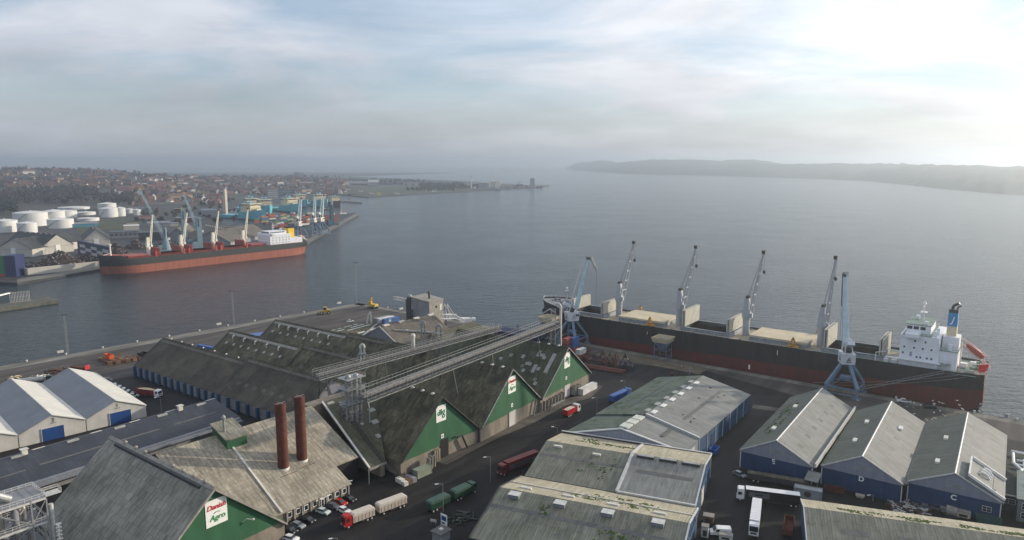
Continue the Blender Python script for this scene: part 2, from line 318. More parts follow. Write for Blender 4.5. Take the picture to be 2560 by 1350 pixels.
# ---- far side of the harbour
qe = [(0, 705), (43, 707), (258, 671), (500, 648), (767, 610), (799, 591), (897, 537)]
basin = [(889, 532), (846, 536), (760, 548), (700, 553), (640, 562), (560, 562), (545, 545), (590, 512), (700, 505), (845, 503)]
shore2 = [(852, 488), (880, 489), (920, 493), (960, 490), (1060, 484), (1215, 476), (1250, 474), (1330, 470)]
tipb = [(1371, 464), (1300, 462), (1150, 452), (980, 446), (860, 441)]
far = [xy(p, 0) for p in qe] + [xy(p) for p in basin + shore2 + tipb] + [(-500, 6500), (-7000, 6500), (-7000, 420), (-1500, 380), xy((-300, 690))]
sheet('far_quay', far, 0, M['farland'], depth=5)
sheet('far_apron', [xy(p) for p in qe[1:]] + [xy(p) for p in ((890, 534), (793, 583), (760, 604), (500, 640), (258, 664), (43, 698))], .01, M['apron'])
sheet('park_grass', [xy(p) for p in ((846, 487), (920, 491.5), (960, 488.5), (1060, 482), (1215, 474.5), (1140, 463), (960, 462), (850, 470), (800, 478))], .3, M['grass'], depth=.6)
sheet('breakwater', [xy(p, 0) for p in ((840, 499), (890, 503), (905, 505), (905, 506.4), (885, 505.4), (840, 502))], .2, M['quaywall'], depth=3)
sheet('pier_slab', [xy(p) for p in ((-60, 770), (60, 752), (120, 741), (145, 748), (145, 751), (100, 757), (0, 772), (-60, 783))], 0.2, pm('mossy pier', (.10, .10, .08), .9, .35, .3), depth=4)
sheet('grass_bank', [xy(p) for p in ((180, 555), (330, 545), (360, 558), (280, 580), (200, 590))], .25, M['grass'], depth=.5)
# sloping town ground
RIDGE = [(-700, 410), (0, 421), (250, 426), (420, 437), (500, 441), (640, 444), (760, 444), (850, 451), (1000, 458), (1200, 466)]
def ridge_py(c):
    for (a, b), (c2, d) in zip(RIDGE, RIDGE[1:]):
        if c <= c2: return b + (d - b) * (c - a) / (c2 - a)
    return 466
R_R = 3300.0
def terr(x, y):
    r = math.hypot(x, y); c, _ = PX((x, y, 0)); zr = max(0, H - (ridge_py(c) - HOR) * R_R / 1760)
    if c > 880: zr *= max(0, 1 - (c - 880) / 150)
    r0 = 1250 + 950 * max(0, min(1, (c - 420) / 260)); t = (r - r0) / (R_R - r0); t = max(0, min(1, t)); t = t * t * (3 - 2 * t)
    f = 1.0 if r < R_R else max(0, 1 - (r - R_R) / 1500)
    z = zr * t * f - .6 + (1.4 * mnoise.noise(Vector((x * .01, y * .01, 0))) if t > 0.1 else 0)
    return z if zr * t * f > .9 else -6.0
tb = MB(); cols = list(range(-900, 1080, 30)); rr = [1150 + 75 * k for k in range(52)]
for c in cols:
    d = G((c, 470)); d = Vector((d.x, d.y)).normalized()
    for r in rr: x, y = d.x * r, d.y * r; tb.v.append((x, y, terr(x, y)))
for i in range(len(cols) - 1):
    for j in range(len(rr) - 1):
        a = i * len(rr) + j; tb.f.append((a, a + len(rr), a + len(rr) + 1, a + 1)); tb.m.append(0)
tag(tb.build('hillside', M['earth'], smooth=True), kind='structure')
# far hills to the right: two overlapping ridges built as thick rolling land
hb_m = pm('hill fields', (.10, .12, .09), .95, c2=(.022, .032, .032), scale=.005, stretch=(1, 3, 1))
def hills(name, base, top, depth):
    b = MB(); n = len(base); 
    P0 = [xy(p, WZ) for p in base]; 
    nn = 14
    for i in range(n):
        p = Vector(P0[i]); d = p.normalized(); hgt = H - (top[i] - HOR) * p.length / F * 1.0 * (1 + .6 * depth / max(p.length, 1))
        for k in range(nn):
            t = k / (nn - 1); q = p + d * depth * t; s = math.sin(min(1, t * 1.7) * math.pi / 2) ** .8 if t < .6 else math.cos((t - .6) / .4 * math.pi / 2) ** .7
            z = max(WZ - 1, hgt * s * (1 + .22 * mnoise.noise(Vector((q.x * .0016, q.y * .0016, 3)))) + 11 * mnoise.noise(Vector((q.x * .021, q.y * .021, 0))) * (s > .05)) if 0 < k < nn - 1 else WZ - 1
            b.v.append((q.x, q.y, z))
    for i in range(n - 1):
        for k in range(nn - 1): a = i * nn + k; b.f.append((a, a + 1, a + nn + 1, a + nn)); b.m.append(0)
    return tag(b.build(name, hb_m, smooth=True), kind='structure')
def dense(pts, n):
    out = []
    for (a, b), (c, d) in zip(pts, pts[1:]):
        for k in range(n): out.append((a + (c - a) * k / n, b + (d - b) * k / n))
    return out + [pts[-1]]
coast = dense([(1413, 423.5), (1440, 426), (1560, 434), (1800, 440), (2000, 446), (2160, 452), (2260, 462), (2370, 474), (2480, 484), (2600, 490), (3000, 520), (3700, 600)], 10)
tp = [(1410, 421), (1445, 405.5), (1560, 404), (1640, 398.5), (1720, 400), (1800, 404), (1880, 401), (1960, 409), (2100, 408), (2300, 411), (2560, 414), (3700, 412)]
def interp(tab, x):
    for (a, b), (c, d) in zip(tab, tab[1:]):
        if x <= c: return b + (d - b) * max(0, x - a) / (c - a)
    return tab[-1][1]
hills('hills', coast, [min(interp(tp, c[0]), c[1] - 1) for c in coast], 2500)
# ---- haze: one closed box of even air
hzb = MB(); hzb.bx(-9500, 12500, -320, 13500, -8, 165)
hm = bpy.data.materials.new('haze air'); hm.use_nodes = True; nt = hm.node_tree; nt.nodes.clear()
o_ = N(nt, 'ShaderNodeOutputMaterial'); v_ = N(nt, 'ShaderNodeVolumePrincipled'); v_.inputs['Color'].default_value = (.80, .90, 1, 1); v_.inputs['Density'].default_value = .0002; v_.inputs['Anisotropy'].default_value = .72
nt.links.new(v_.outputs[0], o_.inputs['Volume'])
tag(hzb.build('haze', hm), kind='stuff')
# ------------------------------------------------------------------ shared materials
V = Vector
M['conc'] = pm('weathered concrete', (.26, .245, .215), .85, .25, .5)
M['beige'] = pm('beige cement wall', (.20, .175, .14), .85, .3, .25, stretch=(1, 1, .4))
M['greyw'] = pm('pale grey wall', (.46, .45, .42), .75, .12, .25)
M['greyw2'] = pm('grey wall', (.22, .225, .24), .8, .2, .25)
M['green'] = pm('green sheeting', (.030, .105, .050), .6, .18, .25, stretch=(1, 1, .3))
M['blue'] = pm('blue sheeting', (.020, .048, .115), .55, .15, .3)
M['blue2'] = pm('dull blue sheeting', (.03, .075, .15), .6, .2, .25)
M['bluedoor'] = pm('blue door', (.014, .055, .19), .5, .12, .3)
M['clad'] = pm('grey cladding', (.20, .215, .26), .6, .12, .3, stretch=(6, 6, .3))
M['white'] = pm('white paint', (.72, .72, .70), .5, .08, .5)
M['offwhite'] = pm('off white paint', (.55, .54, .49), .6, .15, .5)
M['trim'] = pm('light metal trim', (.50, .50, .48), .5, .15, .8)
M['galv'] = pm('galvanised steel', (.30, .31, .31), .45, .25, .8, metal=.35)
M['steel_d'] = pm('dark steel', (.05, .05, .052), .5, .3, .6)
M['black'] = pm('black', (.012, .012, .013), .6, .1)
M['glass'] = pm('window glass', (.02, .025, .03), .12, 0, spec=.6)
M['skyl'] = pm('roof light sheet', (.30, .31, .29), .5, .2, .6)
M['skyl_b'] = pm('bright roof light sheet', (.55, .56, .5), .45, .2, .6)
M['rust'] = pm('rusty steel', (.095, .033, .021), .8, .35, .5)
M['logo_w'] = pm('sign white', (.75, .76, .72), .5, 0)
M['logo_g'] = pm('sign green', (.01, .16, .07), .5, 0)
M['logo_r'] = pm('sign red', (.5, .015, .02), .5, 0)
M['wood'] = pm('timber', (.16, .10, .06), .85, .35, .8)
MOSS = (.035, .045, .018)
M['r_dark'] = roofmat('dark mossy sheet roof', (.20, .18, .115), (.062, .060, .038), 1.1, 1.7, moss=(.095, .10, .045), mossamt=.3, patch=.55)
M['r_brown'] = roofmat('brown stained sheet roof', (.12, .104, .076), (.048, .044, .035), 1.1, 1.7, patch=.22, line=.25)
M['r_green'] = roofmat('green mossy sheet roof', (.13, .135, .088), (.068, .08, .045), 1.1, 1.7, moss=(.04, .055, .02), mossamt=.45, patch=.5)
M['r_light'] = roofmat('pale cement sheet roof', (.50, .455, .36), (.33, .295, .23), .55, 1.3, patch=.3, line=.5, ribdark=.5)
M['r_mossy'] = roofmat('grey roof with moss', (.15, .145, .105), (.09, .09, .055), 1.0, 1.5, moss=(.05, .055, .022), mossamt=.5, patch=.3, line=.45, ribdark=.4)
M['r_grey'] = roofmat('grey patched sheet roof', (.40, .385, .33), (.23, .225, .19), .55, 1.4, patch=.35, line=.4, ribdark=.4, warm=(.22, .205, .14))
M['r_grey2'] = roofmat('grey brown sheet roof', (.19, .17, .14), (.12, .11, .09), 1.1, 1.7, patch=.25, line=.35)
M['r_steel'] = roofmat('blue grey and shaded steel roof', (.20, .215, .245), (.16, .175, .20), .9, 8, patch=.06, line=.15, ribdark=.15, rough=.55, spec=.4)  # on the pale sheds this darker tone holds the shade of one slope
M['r_cream'] = roofmat('cream and sunlit steel roof', (.62, .60, .54), (.55, .54, .49), .9, 6, patch=.06, line=.1, ribdark=.1, rough=.5)  # on the pale sheds this bright tone holds the sunlight of one slope
M['conc_d'] = pm('grimy translucent sheet', (.11, .11, .105), .6, .25, .6)
M['r_slate'] = roofmat('slate blue roof', (.050, .058, .075), (.028, .034, .047), 1.1, 6, patch=.22, line=.35, ribdark=.4, rough=.5, spec=.4)
M['r_zinc'] = roofmat('light grey sheet roof', (.265, .27, .258), (.195, .205, .19), .9, 9, moss=(.10, .11, .07), mossamt=.3, patch=.1, line=.3, ribdark=.3)
M['r_zincd'] = roofmat('streaky grey sheet roof', (.24, .245, .20), (.17, .175, .135), .75, 9, moss=(.08, .09, .045), mossamt=.42, patch=.18, line=.45, ribdark=.4)
M['r_moss2'] = roofmat('green tinged roof', (.175, .19, .155), (.125, .14, .11), .9, 9, moss=(.04, .065, .02), mossamt=.25, patch=.1, line=.25)
M['r_cream_lit'] = roofmat('sunlit cream dirty sheet roof', (.48, .44, .33), (.36, .33, .24), .75, 12, moss=(.06, .09, .02), mossamt=.16, patch=.12, line=.45, ribdark=.3)  # sunlight on the back slopes is partly put into this cream
# ------------------------------------------------------------------ gabled halls
def hall(name, label, cat, group, o, ang, x0, x1, prof, wall, roofs, over=.5, thick=.25, seg_over=.4, wallinset=.15, nowall=False, ends=None):
    """local x = ridge direction, y = across from the right hand eave (0) to the left; prof = [(y,z)..] roof line"""
    t = empty(name, (o[0], o[1], 0), R(ang), label, cat, group); t['_p'] = 0; del t['_p']
    pr = list(prof)
    if not nowall:
        b = MB(); b.prof([(pr[0][0] + wallinset, -.3)] + [(min(max(y, pr[0][0] + wallinset), pr[-1][0] - wallinset), z - .12) for y, z in pr] + [(pr[-1][0] - wallinset, -.3)], x0 + wallinset, x1 - wallinset)
        b.build('wall', wall, t)
    b = MB(); n = len(pr) - 1
    for i in range(n):
        (ya, za), (yb, zb) = pr[i], pr[i + 1]; d = V((yb - ya, zb - za)).normalized(); nn = V((-d.y, d.x))
        if i == 0: ya -= d.x * seg_over; za -= d.y * seg_over
        if i == n - 1: yb += d.x * seg_over; zb += d.y * seg_over
        b.k = min(i, len(roofs) - 1)
        if ends and ends.get(i): xa, xb = ends[i]
        else: xa, xb = x0 - over, x1 + over
        b.prof([(ya, za), (yb, zb), (yb + nn.x * thick, zb + nn.y * thick), (ya + nn.x * thick, za + nn.y * thick)], xa, xb)
    ro = b.build('roof', roofs, t)
    return t
def SP(pr, seg, x, t, dz=0.3):
    (ya, za), (yb, zb) = pr[seg], pr[seg + 1]
    return V((x, ya + (yb - ya) * t, za + (zb - za) * t + dz))
def roof_patch(t, pr, seg, x0, x1, t0, t1, m, name='roof_light', h=.33, side=.12):
    a, b, c, d = SP(pr, seg, x0, t0, h), SP(pr, seg, x1, t0, h), SP(pr, seg, x1, t1, h), SP(pr, seg, x0, t1, h)
    dn = V((0, 0, side)); mb = MB(); mb.add([a - dn, b - dn, c - dn, d - dn, a, b, c, d], [(3, 2, 1, 0), (4, 5, 6, 7), (0, 1, 5, 4), (1, 2, 6, 5), (2, 3, 7, 6), (3, 0, 4, 7)])
    return mb.build(name, m, t)
def ridge_cap(t, pr, k, x0, x1, m, w=.7, h=.35):
    mb = MB(); y, z = pr[k]; mb.prof([(y - w, z + .2 - .35 * w), (y, z + h + .2), (y + w, z + .2 - .35 * w), (y, z + .1)], x0, x1); return mb.build('ridge_cap', m, t)
def verge(t, pr, x, m, w=.3, h=.5, lift=.1, segs=None):
    mb = MB()
    for i in (segs if segs is not None else range(len(pr) - 1)):
        a = SP(pr, i, x, 0, lift + .1); c = SP(pr, i, x, 1, lift + .1); mb.beam(a, c, w, h)
    return mb.build('verge_board', m, t)
def vent(t, p, m, r=.55, h=1.1):
    mb = MB(); mb.tube(p, p + V((0, 0, h)), r * .6, n=10); mb.tube(p + V((0, 0, h)), p + V((0, 0, h + .15)), r, r * 1.1, n=10); mb.tube(p + V((0, 0, h + .15)), p + V((0, 0, h + .55)), r * 1.1, r * .35, n=10); return mb.build('roof_vent', m, t)
def boxlight(t, p, ang_along, l, w, h, m, name='roof_light'):
    mb = MB(); mb.box((p[0], p[1], p[2] + h / 2), (l, w, h), ang_along); return mb.build(name, m, t)
def front(t, pts, x, m, name, d=.12):   # flat panel on the front (x const) face, pts in y,z
    mb = MB(); mb.prof(pts, x - d, x); return mb.build(name, m, t)
def door(t, x, y0, y1, z1, m, d=.18, frame=None, ribs=True):
    mb = MB(); mb.bx(x - d, x, y0, y1, .02, z1); o = mb.build('door', m, t)
    mb = MB(); w = .18; mb.bx(x - d - .1, x - .01, y0 - w, y0, 0, z1 + w); mb.bx(x - d - .1, x - .01, y1, y1 + w, 0, z1 + w); mb.bx(x - d - .1, x - .01, y0, y1, z1, z1 + w); mb.build('door_frame', frame or M['trim'], o)
    return o
# ------------------------------------------------------------------ the three halls with green gables
def dlg_sign(t, x, y, z, w, h):
    s = front(t, [(y - w / 2, z - h / 2), (y + w / 2, z - h / 2), (y + w / 2, z + h / 2), (y - w / 2, z + h / 2)], x, M['logo_w'], 'sign_board')
    # letters d l g drawn as rings and strokes, the g hanging one loop lower
    mb = MB(); u = w * .1
    def ring(cy, cz, r, k=.5):
        n = 20; vs = []
        for i in range(n):
            a = 2 * math.pi * i / n
            for rr_ in (r, r * k):
                for xx in (x - .22, x - .12): vs.append((xx, y - (cy + rr_ * math.cos(a)), z + cz + rr_ * math.sin(a)))
        fs = []
        for i in range(n):
            j = (i + 1) % n; fs += [(4 * i, 4 * j, 4 * j + 2, 4 * i + 2), (4 * i, 4 * i + 1, 4 * j + 1, 4 * j), (4 * i + 2, 4 * j + 2, 4 * j + 3, 4 * i + 3)]
        mb.add(vs, fs)
    def bar(cy, z0, z1, w_): mb.bx(x - .22, x - .12, y - cy - w_ / 2, y - cy + w_ / 2, z + z0, z + z1)
    ring(-2.3 * u, .3 * u, 1.45 * u); bar(-1.15 * u, -1.1 * u, 3.2 * u, .75 * u); bar(.25 * u, -1.1 * u, 3.2 * u, .75 * u)
    ring(2.35 * u, .5 * u, 1.35 * u); ring(2.35 * u, -2.4 * u, 1.5 * u); bar(3.45 * u, 1.2 * u, 2.2 * u, .6 * u)
    mb.build('lettering', M['logo_g'], s)
def da_sign(t, x, y, z, w, h):
    s = front(t, [(y - w / 2, z - h / 2), (y + w / 2, z - h / 2), (y + w / 2, z + h / 2), (y - w / 2, z + h / 2)], x, M['logo_w'], 'sign_board')
    text_obj('lettering', 'Danish', h * .27, M['logo_r'], s, (x - .2, y, z + h * .22), math.pi, .03, .25, h * .004)
    text_obj('lettering', 'Agro', h * .30, pm('agro green', (.04, .26, .07), .5, 0), s, (x - .2, y - w * .03, z - h * .2), math.pi, .04, .25, h * .002)
    mb = MB(); p = [V((x - .2, y + w * (.12 - .3 * k / 8), z - h * .03 + h * .05 * math.sin(k / 8 * 3.1))) for k in range(9)]; mb.path(p, .07, 4); mb.build('swoosh', M['logo_g'], s)
def small_sign(t, x, y, z, txt):
    s = front(t, [(y - .6, z - .7), (y + .6, z - .7), (y + .6, z + .7), (y - .6, z + .7)], x, M['logo_w'], 'number_plate')
    mb = MB(); mb.bx(x - .16, x - .12, y - .22, y + .22, z - .38, z + .38); mb.build('faded_mark', M['greyw2'], s)
QS = [V((-35.7, 213.5)), V((-12.1, 242.0)), V((10.8, 273.2)), V((35.2, 308.6))]
def green_hall(i, L_, hr, he, roofL, roofR, label, sign, seed, lights, az):
    a, b = QS[i], QS[i + 1]; W = (b - a).length; al = math.degrees(math.atan2((b - a).y, (b - a).x))
    ang = al + 90 + az; pr = [(0, he), (W / 2, hr), (W, he)]
    t = hall('grain_hall', label, 'warehouse', 'green gabled halls along the lane', b, ang, 0, L_, pr, M['beige'], [roofR, roofL], over=.9)
    # green sheeting on the upper gable, beige wall below
    front(t, [(.2, he - .2), (W - .2, he - .2), (W / 2, hr - .25)], .1, M['green'], 'gable_sheeting')
    verge(t, pr, -.95, M['galv'] if i else M['steel_d'], .2, .35); ridge_cap(t, pr, 1, -.5, L_, M['r_dark'])
    rn = random.Random(seed)
    for (seg, x, tt, l, w) in lights: roof_patch(t, pr, seg, x, x + l, tt, tt + w, M['skyl'] if rn.random() < .8 else M['r_grey'])
    for k in range(3): 
        mb = MB(); mb.lathe((4 + 5 * k, W / 2, hr + .25), [(.75, 0), (.75, .2), (.5, .45), (.15, .6)], 12); mb.build('roof_vent', M['trim'], t)
    return t, W, pr
def rl(n, seed, seg, x0, x1, t0, t1):
    r = random.Random(seed); return [(seg, r.uniform(x0, x1), r.uniform(t0, t1), r.choice([1.3, 1.3, 2.6, 4]), r.choice([.05, .05, .11])) for _ in range(n)]
t, W, pr = green_hall(0, 42, 21.6, 4.8, M['r_dark'], M['r_dark'], 'dark mossy hall with green dlg gable and an open black doorway', 'dlg', 1, rl(6, 3, 1, 1, 22, .1, .8) + rl(3, 4, 0, 2, 20, .3, .8), 0)
dlg_sign(t, -.03, W / 2 + .2, 16.0, 4.6, 5.6); small_sign(t, -.03, W / 2 - .3, 7.8, '8')
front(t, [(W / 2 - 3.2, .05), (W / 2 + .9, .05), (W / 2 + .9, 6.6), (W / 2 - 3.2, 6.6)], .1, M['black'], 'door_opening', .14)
mb = MB(); mb.bx(-1.0, -.05, W / 2 + 1.0, W / 2 + 5.5, 0, 2.2); 
mb = MB(); [mb.bx(-.9, -.15, W / 2 + 1.6 + k * 1.0, W / 2 + 2.3 + k * 1.0, 0, 4.2) for k in range(3)]; mb.build('door_leaf', M['beige'], t)
mb = MB(); mb.beam((-1.2, 7, .2), (-1.2, 9.5, 5.2), .9, .25); mb.beam((-.6, 9, 5.3), (-.6, 13, 6.0), .3, .3); mb.build('outside_stair', M['steel_d'], t)
mb = MB(); mb.tube((-.4, 0.3, 0), (-.4, .3, 7), .14, n=6); mb.build('downpipe', M['steel_d'], t)
t, W, pr = green_hall(1, 66, 22.3, 5.6, M['r_dark'], M['r_green'], 'long mossy hall whose green gable carries the red and green Danish Agro board', 'DA', 2, [(1, 4, .4, 3.2, .06), (1, 8, .46, 1.6, .12), (1, 5, .52, 1.6, .06), (1, 3, .6, 1.6, .06), (1, 9, .62, 1.6, .06), (1, 14, .5, 1.6, .05), (1, 3, .78, 3.2, .12), (1, 6, .84, 1.6, .06), (1, 2, .88, 3.2, .09), (1, 10, .3, 1.6, .05), (1, 12, .22, 1.6, .04), (1, 1.5, .3, 1.4, .3)], 1.5)
da_sign(t, -.03, W / 2 - .3, 16.4, 5.0, 6.4); small_sign(t, -.03, W / 2 - .3, 8.2, '7')
door(t, .1, W / 2 - 2.7, W / 2 + 1.5, 5.6, M['greyw']); mb = MB(); mb.beam((-.8, 5.2, 0), (-.8, 3.2, 6.3), .8, .2); mb.build('outside_stair', M['galv'], t)
t, W, pr = green_hall(2, 58, 21.8, 5.2, M['r_green'], M['r_green'], 'mossy hall nearest the moored ship with green dlg gable and closed pale door', 'dlg', 3,
    [(1, 3, .16, 1.8, .38), (1, 8, .2, 3, .06), (1, 10.5, .15, 1.5, .12), (1, 7, .24, 1.6, .06), (1, 12, .4, 3, .06), (1, 9, .42, 1.6, .16), (1, 7, .46, 1.6, .06), (1, 15, .46, 1.6, .06), (1, 13.5, .54, 1.6, .06), (1, 17, .28, 1.6, .07), (1, 23, .3, 1.6, .06), (1, 27, .4, 1.6, .05), (1, 6, .66, 1.6, .06), (1, 5, .73, 1.6, .06), (1, 7, .84, 1.6, .07)], 1.2)
dlg_sign(t, -.03, W / 2 - .1, 16.4, 4.8, 6.6); small_sign(t, -.03, W / 2 + .5, 8.6, '6')
door(t, .1, W / 2 - 2.7, W / 2 + 1.7, 5.2, M['greyw'])
# ---- big hall, lower left, with the large Danish Agro board
b_ = V((-60.5, 175.3)); al = 53.3; W = 39.0; pr = [(0, 4.6), (W / 2, 22.0), (W, 4.6)]
t = hall('grain_hall', 'large hall with grey patched roof slope and the biggest Danish Agro board', 'warehouse', None, b_, al + 90, 0, 52.5, pr, M['beige'], [M['r_dark'], M['r_grey']], over=.9)
front(t, [(.2, 5.6), (.9, 6.2), (W / 2, 21.7), (W - .9, 6.2), (W - .2, 5.6)], .1, M['green'], 'gable_sheeting'); verge(t, pr, -.95, M['conc'], .3, .5)
mb = MB(); mb.prof([(W / 2 - .9, 21.75), (W / 2 - .2, 22.75), (W / 2 + .6, 22.2), (W / 2 + .6, 21.6)], -.9, 53.3); mb.build('ridge_cap', M['conc'], t)
mb = MB(); mb.bx(4, 48, W / 2 + .7, W / 2 + 1.3, 21.3, 22.05); mb.build('ridge_slot', M['steel_d'], t)
for x in (3.5, 8.5, 13.5, 18.5, 33, 38, 44): vent(t, V((x, W / 2 - .1, 22.5)), M['conc'], .5, .4)
da_sign(t, -.03, W / 2 - .5, 16.0, 5.6, 6.6)
mb = MB(); mb.path([V((-.3, 12.5, 10.5)), V((-.9, 11.6, 11.2)), V((-1.5, 10.4, 10.8))], .07, 4); mb.lathe((-1.5, 10.2, 10.6), [(.35, 0), (.3, .25), (.05, .35)], 8); mb.build('wall_lamp', M['offwhite'], t)
# ---- office building with the long pale slope, recess and mossy bay
OO, OA = V((-63.15, 184.5)), 50.5
pr = [(0, 4.0), (31, 18.5), (36, 16.2)]
t = hall('office_hall', 'pale sheet roofed office building with windows and two rusty stacks', 'office building', None, OO, OA, -21, 21.7, pr, M['beige'], [M['r_light'], M['r_grey2']], over=.0, seg_over=1.2, ends={})
for x in (-3.5, ): 
    mb = MB(); mb.beam(SP(pr, 0, x + 1.5, -.03, .5), SP(pr, 0, x + 2.2, 1, .5), .55, .35); mb.build('roof_divider', M['offwhite'], t)
pr2 = [(6.7, 4 + 6.7 * .4677), (31, 18.5), (36, 16.2)]
def sub_hall(t, x0, x1, prf, wallm, roofs, over=0, seg=0, nowall=False, thick=.25):
    if not nowall:
        b = MB(); b.prof([(prf[0][0] + .2, -.3)] + [(y + (.2 if i == 0 else (-.2 if i == len(prf) - 1 else 0)), z - .12) for i, (y, z) in enumerate(prf)] + [(prf[-1][0] - .2, -.3)], x0, x1); b.build('wall', wallm, t)
    b = MB(); n = len(prf) - 1
    for i in range(n):
        (ya, za), (yb, zb) = prf[i], prf[i + 1]; d = V((yb - ya, zb - za)).normalized(); nn = V((-d.y, d.x))
        if i == 0: ya -= d.x * seg; za -= d.y * seg
        b.k = min(i, len(roofs) - 1); b.prof([(ya, za), (yb, zb), (yb + nn.x * thick, zb + nn.y * thick), (ya + nn.x * thick, za + nn.y * thick)], x0 - over, x1 + over)
    b.build('roof', roofs, t)
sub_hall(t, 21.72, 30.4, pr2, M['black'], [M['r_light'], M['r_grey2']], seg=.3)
mb = MB(); mb.beam(V((30.5, 1.2, 5.0)), V((34.8, 31, 18.9)), .6, .5); mb.build('roof_divider', M['offwhite'], t)
# mossy bay beyond the divider (reaches the next hall's valley)
mb = MB(); k_ = .4677
for (x0, x1) in ((30.7, 34.8),):
    pts = [(30.6, 1.2), (36.9, 1.2), (57, 30.6), (34.9, 31)]
    vs = [(x, y, 4 + k_ * y) for x, y in pts]; mb.add(vs + [(x, y, z + .25) for x, y, z in vs], [(3, 2, 1, 0), (4, 5, 6, 7), (0, 1, 5, 4), (1, 2, 6, 5), (2, 3, 7, 6), (3, 0, 4, 7)])
mb.build('mossy_roof', M['r_mossy'], t)
mb = MB(); mb.beam((36.9, 1.2, 4.95), (37.0, 1.4, 4.98), .1); mb.bx(30.4, 56, 31.1, 36, 0, 18.2); mb.bx(35.5, 37.2, 2.0, 30, 0, 4.3); mb.build('wall', M['beige'], t)
mb = MB(); mb.beam((30.2, .9, 4.6), (37.0, .9, 4.6), .35, .7); mb.build('eaves_gutter', M['conc'], t)
prm = [(0, 4.0), (31, 18.5)]
for (x, tt, l, w) in ((36, .97, 2.5, .03), (39.5, .9, 1.2, .08), (47, .72, 2.6, .05), (44.5, .56, 2.4, .05), (40.3, .58, 1.2, .03), (41.5, .38, 1.6, .05), (46, .93, 1.2, .04), (52, .8, 2.5, .04)): roof_patch(t, prm, 0, x, x + l, tt - w, tt, M['skyl'])
mb = MB(); mb.lattice((36.1, .6, 5.2), (39.2, 26, 17.0), .9, .5, 22, .07); mb.build('roof_ladder', M['steel_d'], t)
mb = MB(); mb.lattice((36.1, .6, 4.6), (37.6, -6.5, .2), .9, .5, 7, .07); mb.build('roof_ladder', M['steel_d'], t)
mb = MB(); mb.tube((29.8, .8, 0), (29.8, .8, 4.9), .13, n=6); mb.build('post', M['galv'], t)
# office front: pilasters, windows, door, board
for k, x in enumerate((1.0, 3.7, 6.4, 9.3, 14.6, 17.2, 19.8)):
    mb = MB(); mb.bx(x - .75, x + .75, -.06, .1, 1.0, 2.7); f_ = mb.build('window', M['white'], t)
    mb = MB(); mb.bx(x - .52, x + .52, -.1, -.04, 1.2, 2.5); mb.build('pane', M['glass'], f_)
mb = MB(); 
for x in (0, 2.4, 5.0, 7.8, 10.6, 13.3, 15.9, 18.5, 21.2): mb.bx(x - .22, x + .22, -.35, .1, 0, 4.1)
mb.build('pilaster', M['conc'], t)
mb = MB(); mb.bx(11.4, 12.5, -.1, .1, 0, 2.4); d_ = mb.build('door', M['white'], t); mb = MB(); mb.bx(11.6, 12.3, -.14, -.08, .3, 2.1); mb.build('pane', M['glass'], d_)
mb = MB(); mb.bx(10.7, 14.3, -.55, -.4, 2.7, 3.9); s_ = mb.build('sign_board', M['logo_w'], t)
text_obj('lettering', 'FCT', .95, M['black'], s_, (12.5, -.6, 3.2), -math.pi / 2, .02)
mb = MB(); mb.bx(9.4, 10.1, -.5, -.1, 2.5, 3.2); mb.build('air_unit', M['offwhite'], t)
# green dormer with a little chimney on the ridge
mb = MB(); mb.prof([(24.5, 15.0), (24.5, 18.6), (33, 21.2), (33, 15.0)], -3.2, 3.1); mb.build('dormer', M['green'], t)
mb = MB(); mb.prof([(24.0, 18.6), (33.4, 21.5), (33.4, 21.8), (24.0, 18.9)], -3.7, 3.6); mb.build('dormer_roof', M['r_grey'], t)
mb = MB(); mb.tube((-1.9, 28.2, 19), (-1.9, 28.2, 23.8), .34, n=10); mb.tube((-1.9, 28.2, 23.8), (-1.9, 28.2, 24.6), .55, .65, n=10); mb.tube((-1.9, 28.2, 24.6), (-1.9, 28.2, 25.3), .65, .2, n=10); mb.build('flue', M['galv'], t)
mb = MB(); mb.bx(-22, 56, 36.1, 37.4, 14.4, 15.3); mb.build('gutter_duct', M['r_steel'], t)
# two rusty stacks
def stack(x, y, top, label):
    c, s = math.cos(R(OA)), math.sin(R(OA)); X = OO.x + c * x - s * y; Y = OO.y + s * x + c * y; z0 = 4 + k_ * y
    t = empty('smoke_stack', (X, Y, z0), R(OA), label, 'chimney', 'rusty stacks on the pale roof'); h = top - z0; r = 1.58
    mb = MB(); mb.lathe((0, 0, -1.2), [(r, 0), (r, h + 1.2), (r - .12, h + 1.2), (r - .12, h - 1)], 28); mb.build('shaft', M['rust'], t, smooth=True)
    mb = MB(); mb.lathe((0, 0, -.9), [(r + .35, -.1), (r + .25, .4), (r + .02, 1.0)], 28); mb.build('collar', M['offwhite'], t, smooth=True)
    mb = MB(); mb.beam((-r, 0, h + .02), (r, 0, h + .02), .12, .12); mb.beam((0, -r, h + .02), (0, r, h + .02), .12, .12); mb.build('cross_bar', M['galv'], t)
    mb = MB(); [mb.lathe((0, 0, z), [(r + .01, 0), (r + .07, .05), (r + .07, .2), (r + .01, .25)], 28) for z in (h * .25, h * .5, h * .75, h - .4)]; mb.build('band', M['rust'], t)
    mb = MB(); mb.bx(-3, 2.6, -3.2, -2.9, -1.4, -1.1); mb.build('snow_rail', M['wood'], t)
stack(7.6, 12.7, 29.9, 'rusty round stack, the one with a small ladder cage'); stack(14.3, 13.1, 30.2, 'rusty round stack with a pale strap, nearer the silo tower')
